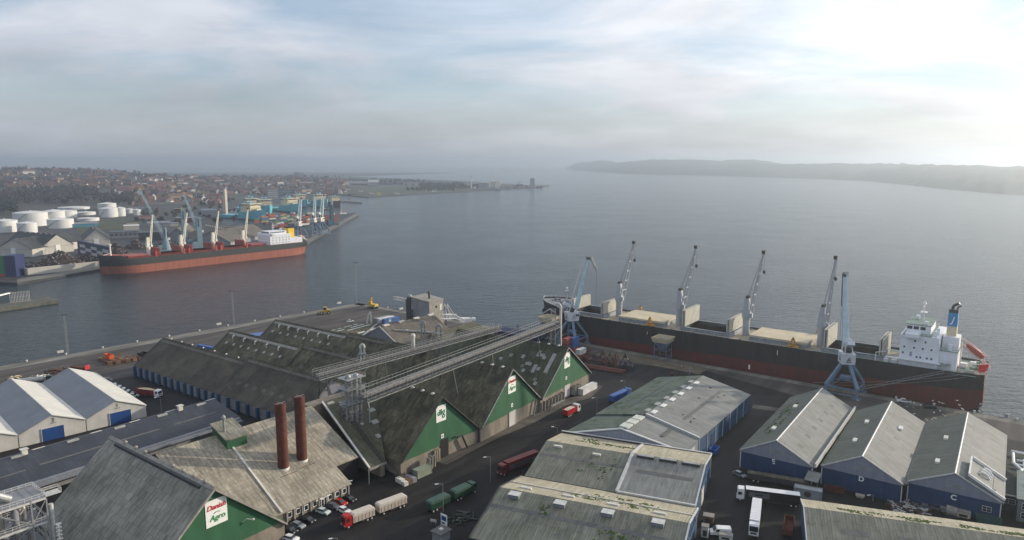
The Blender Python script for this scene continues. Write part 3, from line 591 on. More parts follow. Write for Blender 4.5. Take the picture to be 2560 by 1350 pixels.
# ---- long slate-blue roof building
o = G(cA(20, 575), 7.5); o2 = G(cA(2050, 0), 7.5)
tl = 52.7; c, s = math.cos(R(tl)), math.sin(R(tl)); bo = V((o.x, o.y)) - V((-s, c)) * 17
L_ = (o2 - o).length; pr = [(0, 4.2), (17, 7.5), (18.5, 7.2)]
t = hall('long_shed', 'long low shed with slate blue roof and narrow roof light strips', 'warehouse', None, bo, tl, -12, L_ + .5, pr, M['greyw2'], [M['r_slate'], M['r_slate']], over=.3)
for (x0, x1, tt) in ((-8, 3, .38), (7, 27, .42), (28, 45, .42), (50, 66, .42)):
    roof_patch(t, pr, 0, x0, x1, tt, tt + .045, M['conc_d'], h=.27, side=.02)
for x in (2, 18, 33, 48, 63): roof_patch(t, pr, 0, x, x + 3.6, .89, .94, M['skyl'], h=.7, side=.5)
for x in (8.5, 26, 39, 52, 68): roof_patch(t, pr, 1, x, x + 3.6, .1, .8, M['offwhite'], h=.4, side=.25)
for x in (5, 56): 
    mb = MB(); mb.bx(x, x + 1.6, 15.4, 16.8, 7, 9.2); mb.bx(x - .3, x + 1.9, 15.1, 17.1, 9.2, 9.4); mb.build('roof_vent', M['offwhite'], t)
mb = MB(); mb.bx(-12, L_, -2.2, -.9, 3.6, 4.5); mb.bx(-12, L_, -3.6, -2.4, 3.2, 3.9); mb.build('gutter_duct', M['r_steel'], t)
# ---- the white sheds 1 and 2 with blue doors (and the next one running out of frame)
E0 = [V(G(cA(1420, 160)).xy), None]
fa = 46.3; c, s = math.cos(R(fa)), math.sin(R(fa)); Wd = 21.3
def white_shed(k, label, num, door_y):
    b = E0[0] - V((c, s)) * Wd * k; pr = [(0, 4.6), (Wd / 2, 9.2), (Wd, 4.6)]
    t = hall('storage_shed', label, 'warehouse', 'pale steel sheds with blue doors', b, fa + 90, 0, 62, pr, M['greyw'], [M['r_cream'], M['r_steel']], over=.25, seg_over=.0)  # sunlit and shaded slope painted as cream and blue grey
    ridge_cap(t, pr, 1, -.25, 62.3, M['r_cream'], .4, .1)
    mb = MB(); mb.bx(0, 62.2, Wd - .5, Wd + .5, 4.62, 4.85); mb.build('valley_gutter', M['steel_d'], t)
    if num:
        d = door(t, .12, door_y[0], door_y[1], 4.7, M['bluedoor'], frame=M['greyw'])
        text_obj('number', num, 1.9, M['black'], t, (-.0, Wd / 2 - .3, 7.3), math.pi, .03)
        mb = MB(); mb.beam((-.2, Wd / 2 + .5, 6.3), (-.2, Wd / 2 - 1.1, 6.3), .15, .12); mb.build('sign_lamp', M['black'], t)
    return t
white_shed(0, 'pale shed numbered 1 beside the parked cars', '1', (5.8, 13.2)); white_shed(1, 'pale shed numbered 2 between two other pale sheds', '2', (7.3, 14.2)); white_shed(2, 'pale shed only partly seen at the end of its row', None, None)
M['casing'] = pm('dusty belt casing', (.18, .175, .165), .8, .35, .6)
# ------------------------------------------------------------------ old warehouse rows behind (dark roofs, buttressed side wall)
WA = -36.0; wc, ws = math.cos(R(WA)), math.sin(R(WA)); WHR = 15.2
def wh_pt(p): return V(G(p, WHR).xy)
def wh(label, p0, p1, W, roofm, s0=0.0, he=5.0, hr=WHR, ends=True, vents=0, lights=0, butt=False, gablem=None, extra=0.0, ry=None):
    a = wh_pt(p0); L_ = V((wc, ws)).dot(wh_pt(p1) - a) + extra; o = a + V((wc, ws)) * s0 - V((-ws, wc)) * W / 2
    pr = [(0, he), (W / 2, hr), (W, he)]
    t = hall('old_warehouse', label, 'warehouse', 'dark roofed warehouse rows', o, WA, 0, L_, pr, M['greyw2'] if not gablem else gablem, [roofm, roofm], over=.3)
    verge(t, pr, -.1, M['steel_d'], .4, .5); 
    mb = MB(); mb.prof([(W / 2 - 2.2, hr - 1.35), (W / 2 - 1.1, hr - .55), (W / 2 - 1.15, hr - .3), (W / 2 - 2.25, hr - 1.1)], 1, L_ - 2); mb.build('ridge_strip', M['conc'] if vents else M['r_grey2'], t)
    ridge_cap(t, pr, 1, 0, L_, M['r_dark'], .5, .2)
    for k in range(vents):
        x = L_ * (.13 + .8 * k / vents); p = SP(pr, 0, x, .72, .2); mb = MB(); mb.tube(p, p + V((0, 0, 1.3)), .3, n=8); mb.tube(p + V((0, -.2, 1.3)), p + V((0, .9, 1.7)), .38, .45, n=8); mb.build('roof_vent', M['offwhite'], t)
    for k in range(lights):
        x = L_ * (.08 + .86 * k / lights); roof_patch(t, pr, 0, x, x + 1.5, .52, .6, M['skyl'])
    return t, L_, pr, W
t, L1, pr, W = wh('long brown roofed warehouse section with a buttressed wall, at the quay end', (410, 845), (625, 905), 29.5, M['r_brown'])
def buttress(t, L_, n, skip=0):
    mb = MB(); mb.bx(.2, L_ - .2, -.12, .12, 0, 5.0); mb.build('side_wall', M['greyw2'], t)
    for k in range(skip, n):
        x = .8 + k * L_ / n; mb = MB(); mb.profy([(x - .3, 0), (x + .7, 0), (x + .7, 4.9), (x - .3, 4.9)], -1.3, -.1)
        mb.build('buttress', M['blue2'], t)
buttress(t, L1, 13)
for k in range(7):
    vent(t, V((L1 * (.1 + .13 * k), W / 2, WHR + .2)), M['offwhite'], .4, .25)
t, L1, pr, W = wh('brown roofed warehouse section whose pale gable end faces the stacks', (625, 902), (800, 970), 31, M['r_brown'], hr=16.6, he=4.9, gablem=M['greyw'])
verge(t, pr, L1 + .1, M['conc'], .4, .5); buttress(t, L1, 8)
for k in range(8): roof_patch(t, pr, 0, L1 * (.1 + .105 * k), L1 * (.1 + .105 * k) + 2.4, .3, .38, M['r_grey2'])
front(t, [(.3, 4.9), (15.5, 16.4), (30.7, 4.9)], L1 + .25, M['clad'], 'gable_sheeting', d=.2)
t, L1, pr, W = wh('dark warehouse section with five bent roof vents, in the middle row', (578, 826), (762, 868), 28.5, M['r_dark'], vents=5, lights=8)
t, L1, pr, W = wh('dark warehouse section with a pale gable beside the lower conveyor, in the middle row', (762, 866), (917, 912), 29, M['r_dark'], hr=16.2, gablem=M['greyw2'])
for k in range(3): roof_patch(t, pr, 0, 8 + 9 * k, 11 + 9 * k, .3 + .05 * k, .4 + .05 * k, M['r_grey2'])
front(t, [(.3, 4.9), (14.5, 16.0), (28.7, 4.9)], L1 + .25, M['clad'], 'gable_sheeting', d=.2); verge(t, pr, L1 + .1, M['conc'], .3, .4)
t, L1, pr, W = wh('dark warehouse section with six bent roof vents, in the farthest row', (690, 800), (875, 840), 28.5, M['r_dark'], vents=6, lights=8)
t, L1, pr, W = wh('dark mossy warehouse section behind the lower conveyor, in the farthest row', (875, 838), (1010, 876), 29, M['r_dark'], hr=16.2)
# ------------------------------------------------------------------ flat dark hall with roof light patches
a = V(G(cJ(730, 372), 8).xy); b = V(G(cJ(985, 308), 8).xy); d = (b - a).normalized(); ang = math.degrees(math.atan2(d.y, d.x))
o = a - V((-d.y, d.x)) * 34; Lf = (b - a).length + 3; pr = [(0, 6.8), (17, 8.6), (34, 7.0)]
t = hall('flat_shed', 'low nearly flat dark hall dotted with pale roof lights', 'warehouse', None, o, ang, 0, Lf, pr, M['greyw2'], [M['r_dark'], M['r_dark']], over=.3)
rn = random.Random(5)
for k in range(8):
    for j in range(5):
        x = 2.5 + k * (Lf - 5) / 8 + rn.uniform(-.3, .3); seg, tt = (0, .3 + .32 * j) if j < 2 else (1, .1 + .3 * (j - 2))
        if rn.random() < .85: roof_patch(t, pr, seg, x, x + 2.6, tt, tt + .075, M['skyl_b'])
mb = MB(); mb.beam((1, 5, 7.9), (Lf, 16, 9.1), .7, .5); mb.build('roof_duct', M['galv'], t)
# ------------------------------------------------------------------ grey roof hall with ridge lights
z_ = 15.5; a = V(G(cJ(1240, 345), z_).xy); b = V(G(cJ(1712, 235), z_).xy); d = (b - a).normalized(); ang = math.degrees(math.atan2(d.y, d.x)); nv = V((-d.y, d.x)); Lg = (b - a).length
W = 36; o = a - nv * W * .55; pr = [(0, 5), (W * .55, z_), (W, 7)]
t = hall('flat_store', 'grey brown roofed hall in front of the tall loading tower', 'warehouse', None, o, ang, 0, Lg, pr, M['clad'], [M['r_grey2'], M['r_grey2']], over=.3)
verge(t, pr, -.2, M['trim'], .3, .4)
for k in range(4): 
    x = Lg * (.06 + .3 * k * .93); p = SP(pr, 0, x, .97, .3); mb = MB(); mb.box((x + 1.5, p.y, p.z + .35), (3.6, 1.6, .7)); mb.build('ridge_light', M['offwhite'], t)
for x, tt in ((12, .62), (26, .7)): mb = MB(); p = SP(pr, 0, x, tt, .2); mb.box((p.x, p.y, p.z + .5), (1, 1, 1.4)); mb.build('roof_vent', M['offwhite'], t)
mb = MB(); mb.beam(SP(pr, 0, 5, .75, .8), SP(pr, 0, 28, .28, 1.2), 1.1, .7); mb.build('roof_duct', M['galv'], t)
# lower extension to the right of it
a2 = V(G(cJ(1790, 385), 12).xy); b2 = V(G(cJ(2080, 298), 12).xy); d2 = (b2 - a2).normalized(); ang2 = math.degrees(math.atan2(d2.y, d2.x)); L2 = (b2 - a2).length; n2_ = V((-d2.y, d2.x))
pr2 = [(0, 4.5), (17, 12), (20, 11)]
t = hall('flat_store', 'long low mossy hall under the lower conveyor, beside the quay', 'warehouse', None, a2 - n2_ * 17, ang2, -8, L2, pr2, M['beige'], [M['r_mossy'], M['r_grey2']], over=.3)
# ------------------------------------------------------------------ loading tower
zt = 20.2; c0 = V(G(cJ(1682, 130), zt).xy); 
pL = V(G(cJ(1552, 100), zt).xy); pR = V(G(cJ(1785, 98), zt).xy)
t = empty('loading_tower', (c0.x, c0.y, 0), R(55), 'square loading tower with beige front, dark side and tilted roof', 'tower')
wL, wR = 14.2, 12.2
mb = MB(); mb.prof([(0, 0), (wL, 0), (wL, zt + 1.5), (0, zt)], 0, wR); mb.build('wall', M['conc'], t)
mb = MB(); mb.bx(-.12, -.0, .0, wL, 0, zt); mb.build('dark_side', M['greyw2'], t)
mb = MB(); mb.prof([(-.3, zt + .05), (wL + .3, zt + 1.55), (wL + .3, zt + 1.95), (-.3, zt + .45)], -.4, wR + .3); mb.build('roof', M['conc'], t)
for (x, z, w, h, m) in ((2.0, 10.5, 1.3, 3.4, M['greyw']), (5.2, 16.2, 1.3, 1.3, M['glass']), (8.8, 14.4, 1.8, 3.4, M['skyl_b'])): mb = MB(); mb.bx(x, x + w, -.15, 0, z, z + h); mb.build('window', m, t)
mb = MB(); mb.bx(1, 4, -1.2, -.1, 10, 10.2); [mb.tube((x, -1.2, 10.2), (x, -1.2, 11.2), .05, n=4) for x in (1, 2, 3, 4)]; mb.beam((1, -1.2, 11.2), (4, -1.2, 11.2), .08); mb.build('balcony', M['steel_d'], t)
mb = MB(); mb.tube((5.5, 5, zt + 1), (5.5, 5, zt + 4.5), .6, n=10); mb.tube((5.5, 5, zt + 4.5), (5.5, 5, zt + 5.6), .9, .5, n=10); mb.build('roof_vent', M['steel_d'], t)
mb = MB(); mb.bx(-.5, 1.8, 14.6, 17.2, 0, 21.5); mb.tube((.6, 18.2, 0), (.6, 18.2, 20), .5, n=8); mb.tube((-1.2, 12.5, 0), (-1.2, 12.5, 15), .45, n=8); mb.build('elevator_leg', M['steel_d'], t)
mb = MB(); mb.lathe((.6, 15.9, 21.5), [(1.5, 0), (1.5, .8), (1.0, 1.5), (.2, 1.9)], 12); mb.build('elevator_head', M['galv'], t)
mb = MB(); mb.lattice((.6, 18, 19.5), (.6, 28, 19.8), 2.6, 1.6, 6, .1); mb.build('gantry', M['trim'], t)
# white lattice ship-loader boom beside the tower
p0 = G(cJ(1800, 190), 22); p1 = G(cJ(1990, 290), 7); tp_ = V((p0.x, p0.y, 22))
t = empty('loader_boom', (p0.x, p0.y, 0), 0, 'white lattice boom hanging out beside the loading tower', 'crane boom')
def L0(v): return v - V((p0.x, p0.y, 0))
mid = G(cJ(1840, 205), 16.5)
mb = MB(); mb.lattice(L0(G(cJ(1795, 255), 15)), L0(G(cJ(1900, 250), 12.5)), 3, 2.4, 7, .14); mb.lattice(L0(G(cJ(1900, 250), 12.5)), L0(G(cJ(1985, 290), 9)), 3, 1.6, 6, .14); mb.build('boom', M['white'], t)
ap = L0(G(cJ(1830, 140), 24))
mb = MB(); [mb.tube(ap + V((dx, 0, 0)), L0(G(q_, z)) + V((dx, 0, 0)), .16, n=5) for dx in (-.7, .7) for q_, z in ((cJ(1795, 255), 15), (cJ(1850, 255), 14), (cJ(1900, 250), 12.5))]; mb.build('mast', M['white'], t)
e_ = L0(G(cJ(2005, 285), 8.5)); mb = MB(); mb.box(e_, (7, 3.2, 2.6)); mb.box(e_ + V((4, .5, .6)), (3, 2.6, 1.4)); mb.build('head', M['white'], t)
mb = MB(); mb.tube((e_.x, e_.y, 0), (e_.x, e_.y, 7.4), .4, n=6); mb.tube((e_.x - 12, e_.y + 5, 0), (e_.x - 12, e_.y + 5, 10), .4, n=6); mb.build('support', M['steel_d'], t)
# small silo with cyclone in front of the flat hall
g = G(cJ(1127, 445), 0); z0 = 3
t = empty('small_silo', (g.x, g.y, 0), 0, 'small grey silo with a bent pipe on top, beside the flat dark hall', 'silo')
hs = hg(g, cJ(0, 335)[1]); mb = MB(); mb.lathe((0, 0, 0), [(3.3, 0), (3.3, hs - 1.6), (1.2, hs)], 20); mb.build('drum', M['conc'], t, smooth=True)
mb = MB(); mb.path([V((0, 0, hs)), V((1.2, 0, hs + 6)), V((2.4, 0, hs + 8)), V((2.8, 0, hs + 5)), V((2.8, 0, hs - 6))], .45, 6); mb.build('pipe', M['offwhite'], t)
# ------------------------------------------------------------------ conveyor bridges
def conveyor(label, p0, p1, w, h, supports, n):
    p0 = V(p0); p1 = V(p1); t = empty('conveyor_bridge', (p0.x, p0.y, 0), 0, label, 'conveyor', 'conveyor bridges over the roofs')
    q0 = V((0, 0, p0.z)); q1 = V((p1.x - p0.x, p1.y - p0.y, p1.z)); d = (q1 - q0).normalized(); s = d.cross(V((0, 0, 1))).normalized()
    mb = MB(); mb.beam(q0 + V((0, 0, h * .1)), q1 + V((0, 0, h * .1)), w * .5, h * .32); mb.build('belt_casing', M['casing'], t)
    mb = MB(); mb.beam(q0 - V((0, 0, h * .35)), q1 - V((0, 0, h * .35)), w * 1.15, .12); mb.build('deck', M['steel_d'], t)
    mb = MB()
    for sd in (-1, 1):
        for zz, r_ in ((-.5, .16), (-.15, .06), (.5, .1), (.85, .06)):
            mb.beam(q0 + s * sd * w * .62 + V((0, 0, h * zz)), q1 + s * sd * w * .62 + V((0, 0, h * zz)), r_, r_ * 1.6)
        for k in range(n + 1):
            c = q0.lerp(q1, k / n) + s * sd * w * .62; mb.beam(c - V((0, 0, h * .5)), c + V((0, 0, h * .85)), .09)
            if k < n: e = q0.lerp(q1, (k + 1) / n) + s * sd * w * .62; mb.beam(c + V((0, 0, h * (-.5 if k % 2 else -.15))), e + V((0, 0, h * (-.15 if k % 2 else -.5))), .08)
    mb.build('side_frame', M['galv'], t)
    for f_, zb in supports:
        c = q0.lerp(q1, f_); mb = MB(); mb.beam(c + s * w * .6 - V((0, 0, h * .5)), V((c.x, c.y, zb)) + s * w * 1.1, .3); mb.beam(c - s * w * .6 - V((0, 0, h * .5)), V((c.x, c.y, zb)) - s * w * 1.1, .3)
        mb.beam(c + s * w * .8 - V((0, 0, (c.z - zb) * .5)), c - s * w * .8 - V((0, 0, (c.z - zb) * .5)), .2); mb.build('support', M['steel_d'], t)
    return t
# ends measured against the halls they rest on
zc = 27.0; cv0 = G((905, 992), zc - 1.0); cv1 = G((1392, 806), zc + 2.5)
conveyor('broad conveyor bridge from the silo pipes to the tall pipe at the ship', cv0, cv1, 4.2, 3.0, [(.36, 17), (.56, 18), (.84, 0), (.985, 0)], 64)
zc = 26.0; cw0 = G((790, 940), zc - 1.5); cw1 = G((1245, 818), zc - 2)
conveyor('narrower conveyor bridge over the dark warehouse roofs', cw0, cw1, 3.2, 2.4, [(.03, 13), (.3, 14), (.52, 12), (.97, 0)], 56)
# conveyor head tower at the ship end
g = G((1386, 862), 0)
t = empty('pipe_stand', (cv1.x, cv1.y, 0), 0, 'tall white pipe and ladder frame at the ship end of the broad conveyor', 'pipe frame')
mb = MB(); mb.path([V((1.6, -1.5, 0)), V((1.6, -1.5, zc + 11)), V((.8, -1.5, zc + 12.3)), V((-1, -1.2, zc + 12.3))], .55, 10); mb.build('pipe', M['offwhite'], t)
mb = MB(); mb.lattice(V((-1.6, 0, 0)), V((-1.6, 0, zc + 9.5)), 2.0, 2.0, 14, .12); mb.path([V((-1, 0, zc + 8)), V((-3.2, 0, zc + 9.5)), V((-6, .6, zc + 7.5))], .4, 6); mb.build('frame', M['galv'], t)
# ------------------------------------------------------------------ elevator cluster standing on the mossy bay
c, s = math.cos(R(OA)), math.sin(R(OA))
def OL(x, y, z=0): return V((OO.x + c * x - s * y, OO.y + s * x + c * y, z))
b0 = OL(40.4, 19.5, 12.6); zt_ = hg(b0, 940)
t = empty('elevator_tower', b0, R(OA), 'cluster of silvery elevator pipes and frames at the conveyor foot', 'elevator tower'); hh = zt_ - 12.6
for (x, y, r, h0, h1) in ((0, 0, .62, 0, hh), (1.9, .3, .55, 0, hh - 1), (-1.6, .6, .5, 1, hh - .5), (-3.0, 1.4, .45, 1, hh), (.9, 2.1, .45, 1, hh - 2), (-.8, 2.6, .4, 1, hh - 3)):
    mb = MB(); mb.tube((x, y, h0 - 2), (x, y, h1), r, n=10); mb.build('elevator_pipe', M['galv'], t)
mb = MB(); mb.lattice((-1, 1.2, -1), (-1, 1.2, hh - 1.5), 5.2, 4.2, 11, .1); mb.build('frame', M['galv'], t)
for z in (hh * .45, hh * .75, hh * .97):
    mb = MB(); mb.bx(-4.6, 3.2, -1.6, 4.0, z, z + .12); 
    for (xa, ya, xb, yb) in ((-4.6, -1.6, 3.2, -1.6), (3.2, -1.6, 3.2, 4), (-4.6, -1.6, -4.6, 4)): mb.beam((xa, ya, z + 1.1), (xb, yb, z + 1.1), .08); mb.beam((xa, ya, z + .6), (xb, yb, z + .6), .06)
    mb.build('platform', M['galv'], t)
for x, y in ((-2.3, 1.1), (.3, .3)):
    mb = MB(); mb.lathe((x, y, hh - .4), [(.9, 0), (1.0, .5), (.7, 1.1), (.2, 1.4)], 12); mb.build('elevator_head', M['galv'], t, smooth=True)
mb = MB(); mb.box((3.0, 3.0, hh - 1), (3.4, 2.2, 1.2)); mb.build('motor_box', M['rust'], t)
mb = MB(); mb.path([V((1.5, .2, hh - 2)), V((3.0, -1.5, hh * .62)), V((3.2, -2.6, hh * .3)), V((2.6, -3.4, 0))], .22, 6); mb.build('spout', M['galv'], t)
# twin leg elevators rising between the roofs
def twin_leg(px, py0, py1, zb, label, w=1.5, loop=True, m=None):
    g = G((px, py0), zb); ztop = hg(g, py1); t = empty('bucket_elevator', g, R(10), label, 'elevator', 'bucket elevators'); h = ztop - zb
    for x in (-w / 2, w / 2): mb = MB(); mb.beam((x, 0, -3), (x, 0, h - 1.5), .75, .55); mb.build('leg', m or M['offwhite'], t)
    mb = MB(); n = 10; pts = [V((w / 2 * 1.1 * math.cos(math.pi * k / n), 0, h - 1.5 + 1.5 * math.sin(math.pi * k / n))) for k in range(n + 1)]
    mb.path(pts, .62, 6); mb.build('head', m or M['offwhite'], t)
    mb = MB(); mb.bx(-w, w, -1.2, 1.2, h - 4.2, h - 4.05); mb.beam((-w, -1.2, h - 3.2), (w, -1.2, h - 3.2), .08); [mb.beam((x, -1.2, h - 4), (x, -1.2, h - 3.2), .06) for x in (-w, 0, w)]; mb.build('platform', M['galv'], t)
    mb = MB(); mb.path([V((-w / 2, -.3, h - 2)), V((-w * 1.6, -.4, h * .5)), V((-w * 2.6, -.4, -1))], .25, 6); mb.build('spout', M['galv'], t)
    return t
twin_leg(908, 938, 861, 9, 'white twin leg elevator between the two conveyor bridges')
twin_leg(1058, 845, 803, 13, 'white elevator with a slanting brace above the grey brown roof', 1.6, m=M['galv'])
twin_leg(1097, 878, 812, 10, 'dark elevator with a rounded loop head beside the grey brown roof', 2.2, m=M['galv'])
g = G((1033, 872), 22); t = empty('vent_stack', (g.x, g.y, 22), 0, 'stubby white capped vent pipe at the ridge end near the lower conveyor', 'vent pipe'); mb = MB(); mb.tube((0, 0, -1), (0, 0, 5.2), .8, n=12); mb.build('shaft', M['offwhite'], t); mb = MB(); mb.lathe((0, 0, 5), [(1.0, 0), (1.0, .9), (.6, 1.5), (.1, 1.7)], 12); mb.build('cap', M['offwhite'], t)
# ------------------------------------------------------------------ right hand side: long shed with skewed front section
LS = V((63.6, 227.6)); la = 54.5; pr = [(0, 7), (19.8, 11.3), (39.5, 7)]
M['r_moss3'] = roofmat('heavily mossed roof', (.16, .19, .155), (.11, .135, .11), .9, 9, moss=(.035, .065, .02), mossamt=.62, patch=.1, line=.2)
t = hall('long_shed', 'long blue walled shed with a mossy slope, a pale slope and ridge lights', 'warehouse', None, LS, la, 0, 55.5, pr, M['blue2'], [M['r_zinc'], M['r_moss3']], over=.25)
roof_patch(t, pr, 0, 8, 46, .42, .49, M['conc_d'], h=.28, side=.03); roof_patch(t, pr, 1, 8, 48, .5, .56, M['steel_d'], h=.28, side=.03)
for k in range(6):
    x = 4 + k * 8.2
    for seg, tt in ((0, .93), (1, .05)): p = SP(pr, seg, x, tt, .35); boxlight(t, p - V((0, 0, .1)), 0, 3.2, 1.6, .35, M['white'] if seg == 0 else M['skyl'])
for x in (2.5, 14, 27, 40, 52): verge
mb = MB()
for x in range(0, 56, 8): mb.bx(x - .12, x + .12, -.12, .16, 0, 7)
mb.build('downpipe', M['trim'], t)
for x in (12, 28): 
    mb = MB(); mb.bx(x, x + 5, .02, .14, .1, 4.5); mb.build('door', M['blue'], t)
rn = random.Random(4)
for k in range(9):
    p = SP(pr, 0, rn.uniform(1, 50), rn.uniform(.3, .75), .2); mb = MB(); mb.lathe(p, [(rn.uniform(.3, .8), 0), (.4, .12), (.1, .2)], 9); mb.build('moss_clump', M['grass'], t)
# skewed section in front of it
mb = MB(); zr, ze = 10.7, 6.5
pts = [(-13.1, 0), (0, 0), (0, 19.8), (-16, 21.5), (0, 39.5), (-22.3, 40.8)]; zz = [ze, ze, zr, zr, ze, ze]
vs = [(x, y, z) for (x, y), z in zip(pts, zz)] + [(x, y, z + .25) for (x, y), z in zip(pts, zz)]
t2 = empty('link_shed', (LS.x, LS.y, 0), R(la), 'front bay of three thick ridge lights joined to the end of the long mossy shed', 'warehouse')
mb.add(vs, [(3, 2, 1, 0), (6, 7, 8, 9), (5, 4, 2, 3)[::1], (9, 8, 10, 11), (0, 1, 7, 6), (4, 5, 11, 10), (0, 6, 9, 3), (3, 9, 11, 5)]); mb.m[2] = 1; mb.m[3] = 1
mb.build('roof', [M['r_zinc'], M['r_moss3']], t2)
mb = MB(); w = [(-12.9, .15), (-.05, .15), (-.05, 39.3), (-22.0, 40.6)]
mb.prism(w, 0, ze); mb.build('wall', M['clad'], t2)
mb = MB(); a_, b_2, c_2 = V((-12.9, .1, ze)), V((-22.0, 40.6, ze)), V((-15.8, 21.5, zr - .05)); off = V((.3, .1, 0)); mb.add([a_, b_2, c_2, a_ + off, b_2 + off, c_2 + off], [(0, 2, 1), (3, 4, 5), (0, 1, 4, 3), (1, 2, 5, 4), (2, 0, 3, 5)]); mb.build('gable_sheeting', M['clad'], t2)
mb = MB(); mb.beam((-13.2, 0, ze + .2), (-16.1, 21.5, zr + .2), .5, .4); mb.beam((-16.1, 21.5, zr + .2), (-22.4, 40.9, ze + .2), .5, .4); mb.beam((0, 0, ze + .7), (0, 19.8, zr + .75), .4, .8); mb.build('verge_board', M['white'], t2)
mb = MB(); mb.beam((-11, -.05, 3), (-4, -.05, 3), .1, 5.6); mb.build('door', M['greyw'], t2)
for k in range(3):
    for sd in (-1, 1): mb = MB(); mb.box((-13.2 + 4.6 * k, 20.9 - .05 * k + sd * .85, zr + .45), (3.9, 1.6, .5)); mb.build('roof_light', M['skyl_b'], t2)
mb = MB(); mb.bx(-15, -.3, 20.3, 21.3, zr + .2, zr + .55); mb.build('ridge_cap', M['steel_d'], t2)
mb = MB(); mb.beam((-9.8, 9.4, 8.95), (-2.5, 9.4, 8.95), 1.5, .08); mb.build('roof_strip', M['conc_d'], t2)
# ------------------------------------------------------------------ two wide halls in the foreground
PO = V((4.0, 199.5)); pa = -22.5; pr = [(0, 6.5), (19.6, 10.2), (35.5, 7.0)]
t = hall('wide_shed', 'wide ribbed roof hall split by a raised joint, with three dark roof lights', 'warehouse', 'two wide ribbed roof halls joined at a valley', PO, pa, 0, 49.7, pr, M['blue'], [M['r_zincd'], M['r_cream_lit']], over=.25, seg_over=0)  # cream against grey slope: part of the sunlight is painted in
M['r_zincf'] = roofmat('fine ribbed grey roof', (.29, .295, .275), (.22, .225, .20), .45, 20, moss=(.09, .10, .05), mossamt=.1, patch=.04, line=.4)
mb = MB(); 
for i in (0, 1):
    a, b, c_, d = SP(pr, i, 28.2, 0 if i else .02, .27), SP(pr, i, 49.9, 0 if i else .02, .27), SP(pr, i, 49.9, 1, .27), SP(pr, i, 28.2, 1, .27); up = V((0, 0, .35)); mb.k = i
    mb.add([a, b, c_, d, a + up, b + up, c_ + up, d + up], [(3, 2, 1, 0), (4, 5, 6, 7), (0, 1, 5, 4), (1, 2, 6, 5), (2, 3, 7, 6), (3, 0, 4, 7)])
mb.build('raised_roof', [M['r_zincf'], M['r_cream_lit']], t)
verge(t, pr, 28.0, M['trim'], .9, .5, lift=.5); verge(t, pr, 49.9, M['trim'], .35, .5, lift=.4)
mb = MB(); mb.beam(SP(pr, 0, 28, 0, .55), SP(pr, 0, 50.1, 0, .55), .6, .5); mb.build('eaves_gutter', M['trim'], t)
mb = MB(); mb.beam(SP(pr, 1, -.4, 1, .5), SP(pr, 1, 50.1, 1, .5), .5, .8); mb.build('back_parapet', M['steel_d'], t); mb = MB(); mb.beam(SP(pr, 1, -.4, 1, .95), SP(pr, 1, 50.1, 1, .95), .7, .12); mb.build('parapet_cap', M['trim'], t)
for k in range(3): 
    p = SP(pr, 0, 32.4 + 6.8 * k, .93, .62); mb = MB(); mb.box((p.x, p.y, p.z + .3), (5.3, 1.7, .6)); f_ = mb.build('roof_light', M['steel_d'], t); mb = MB(); mb.box((p.x, p.y, p.z + .66), (5.0, 1.3, .14)); mb.build('pane', M['skyl'], f_)
roof_patch(t, pr, 0, 0.2, 27, .58, .65, M['conc_d'], h=.28, side=.02, name='roof_strip'); roof_patch(t, pr, 0, 31, 47.5, .52, .6, M['conc_d'], h=.66, side=.02, name='roof_strip')
for x, tt, seg in ((4.5, .87, 0), (17.5, .82, 0)): p = SP(pr, seg, x, tt, .3); mb = MB(); mb.box((p.x, p.y, p.z + .2), (2.6, .9, .5)); mb.build('ridge_light', M['r_cream'], t)
def moss_bits(t, pr, seg, n, x0, x1, t0, t1, seed, rmax=.9, name='moss_patch'):
    r = random.Random(seed); mb = MB()
    for k in range(n):
        cx_, ct_ = r.uniform(x0, x1), r.uniform(t0, t1)
        for j in range(r.randint(3, 9)):
            p = SP(pr, seg, cx_ + r.gauss(0, rmax), min(1, max(0, ct_ + r.gauss(0, .03))), .27); q = r.uniform(.12, .42); mb.lathe(p, [(q, 0), (q * .7, .09), (q * .2, .13)], 6)
    return tag(mb.build(name, M['mossm'], t), kind='stuff')
M['mossm'] = pm('moss', (.055, .085, .015), .95, .4, 1.5)
moss_bits(t, pr, 1, 26, 8, 28, .35, .75, 1); moss_bits(t, pr, 0, 10, 14, 24, .25, .8, 2, .5)
mb = MB(); mb.bx(49.62, 49.75, .3, 35, 0, 5.6); mb.build('end_wall', M['blue2'], t); mb = MB(); [mb.bx(49.7, 49.95, y - .1, y + .1, 0, 6.6) for y in (.4, 12, 24, 35)]; mb.build('downpipe', M['trim'], t)
mb = MB(); mb.bx(49.76, 49.9, 14, 19, .1, 4.6); mb.build('door', M['greyw'], t)
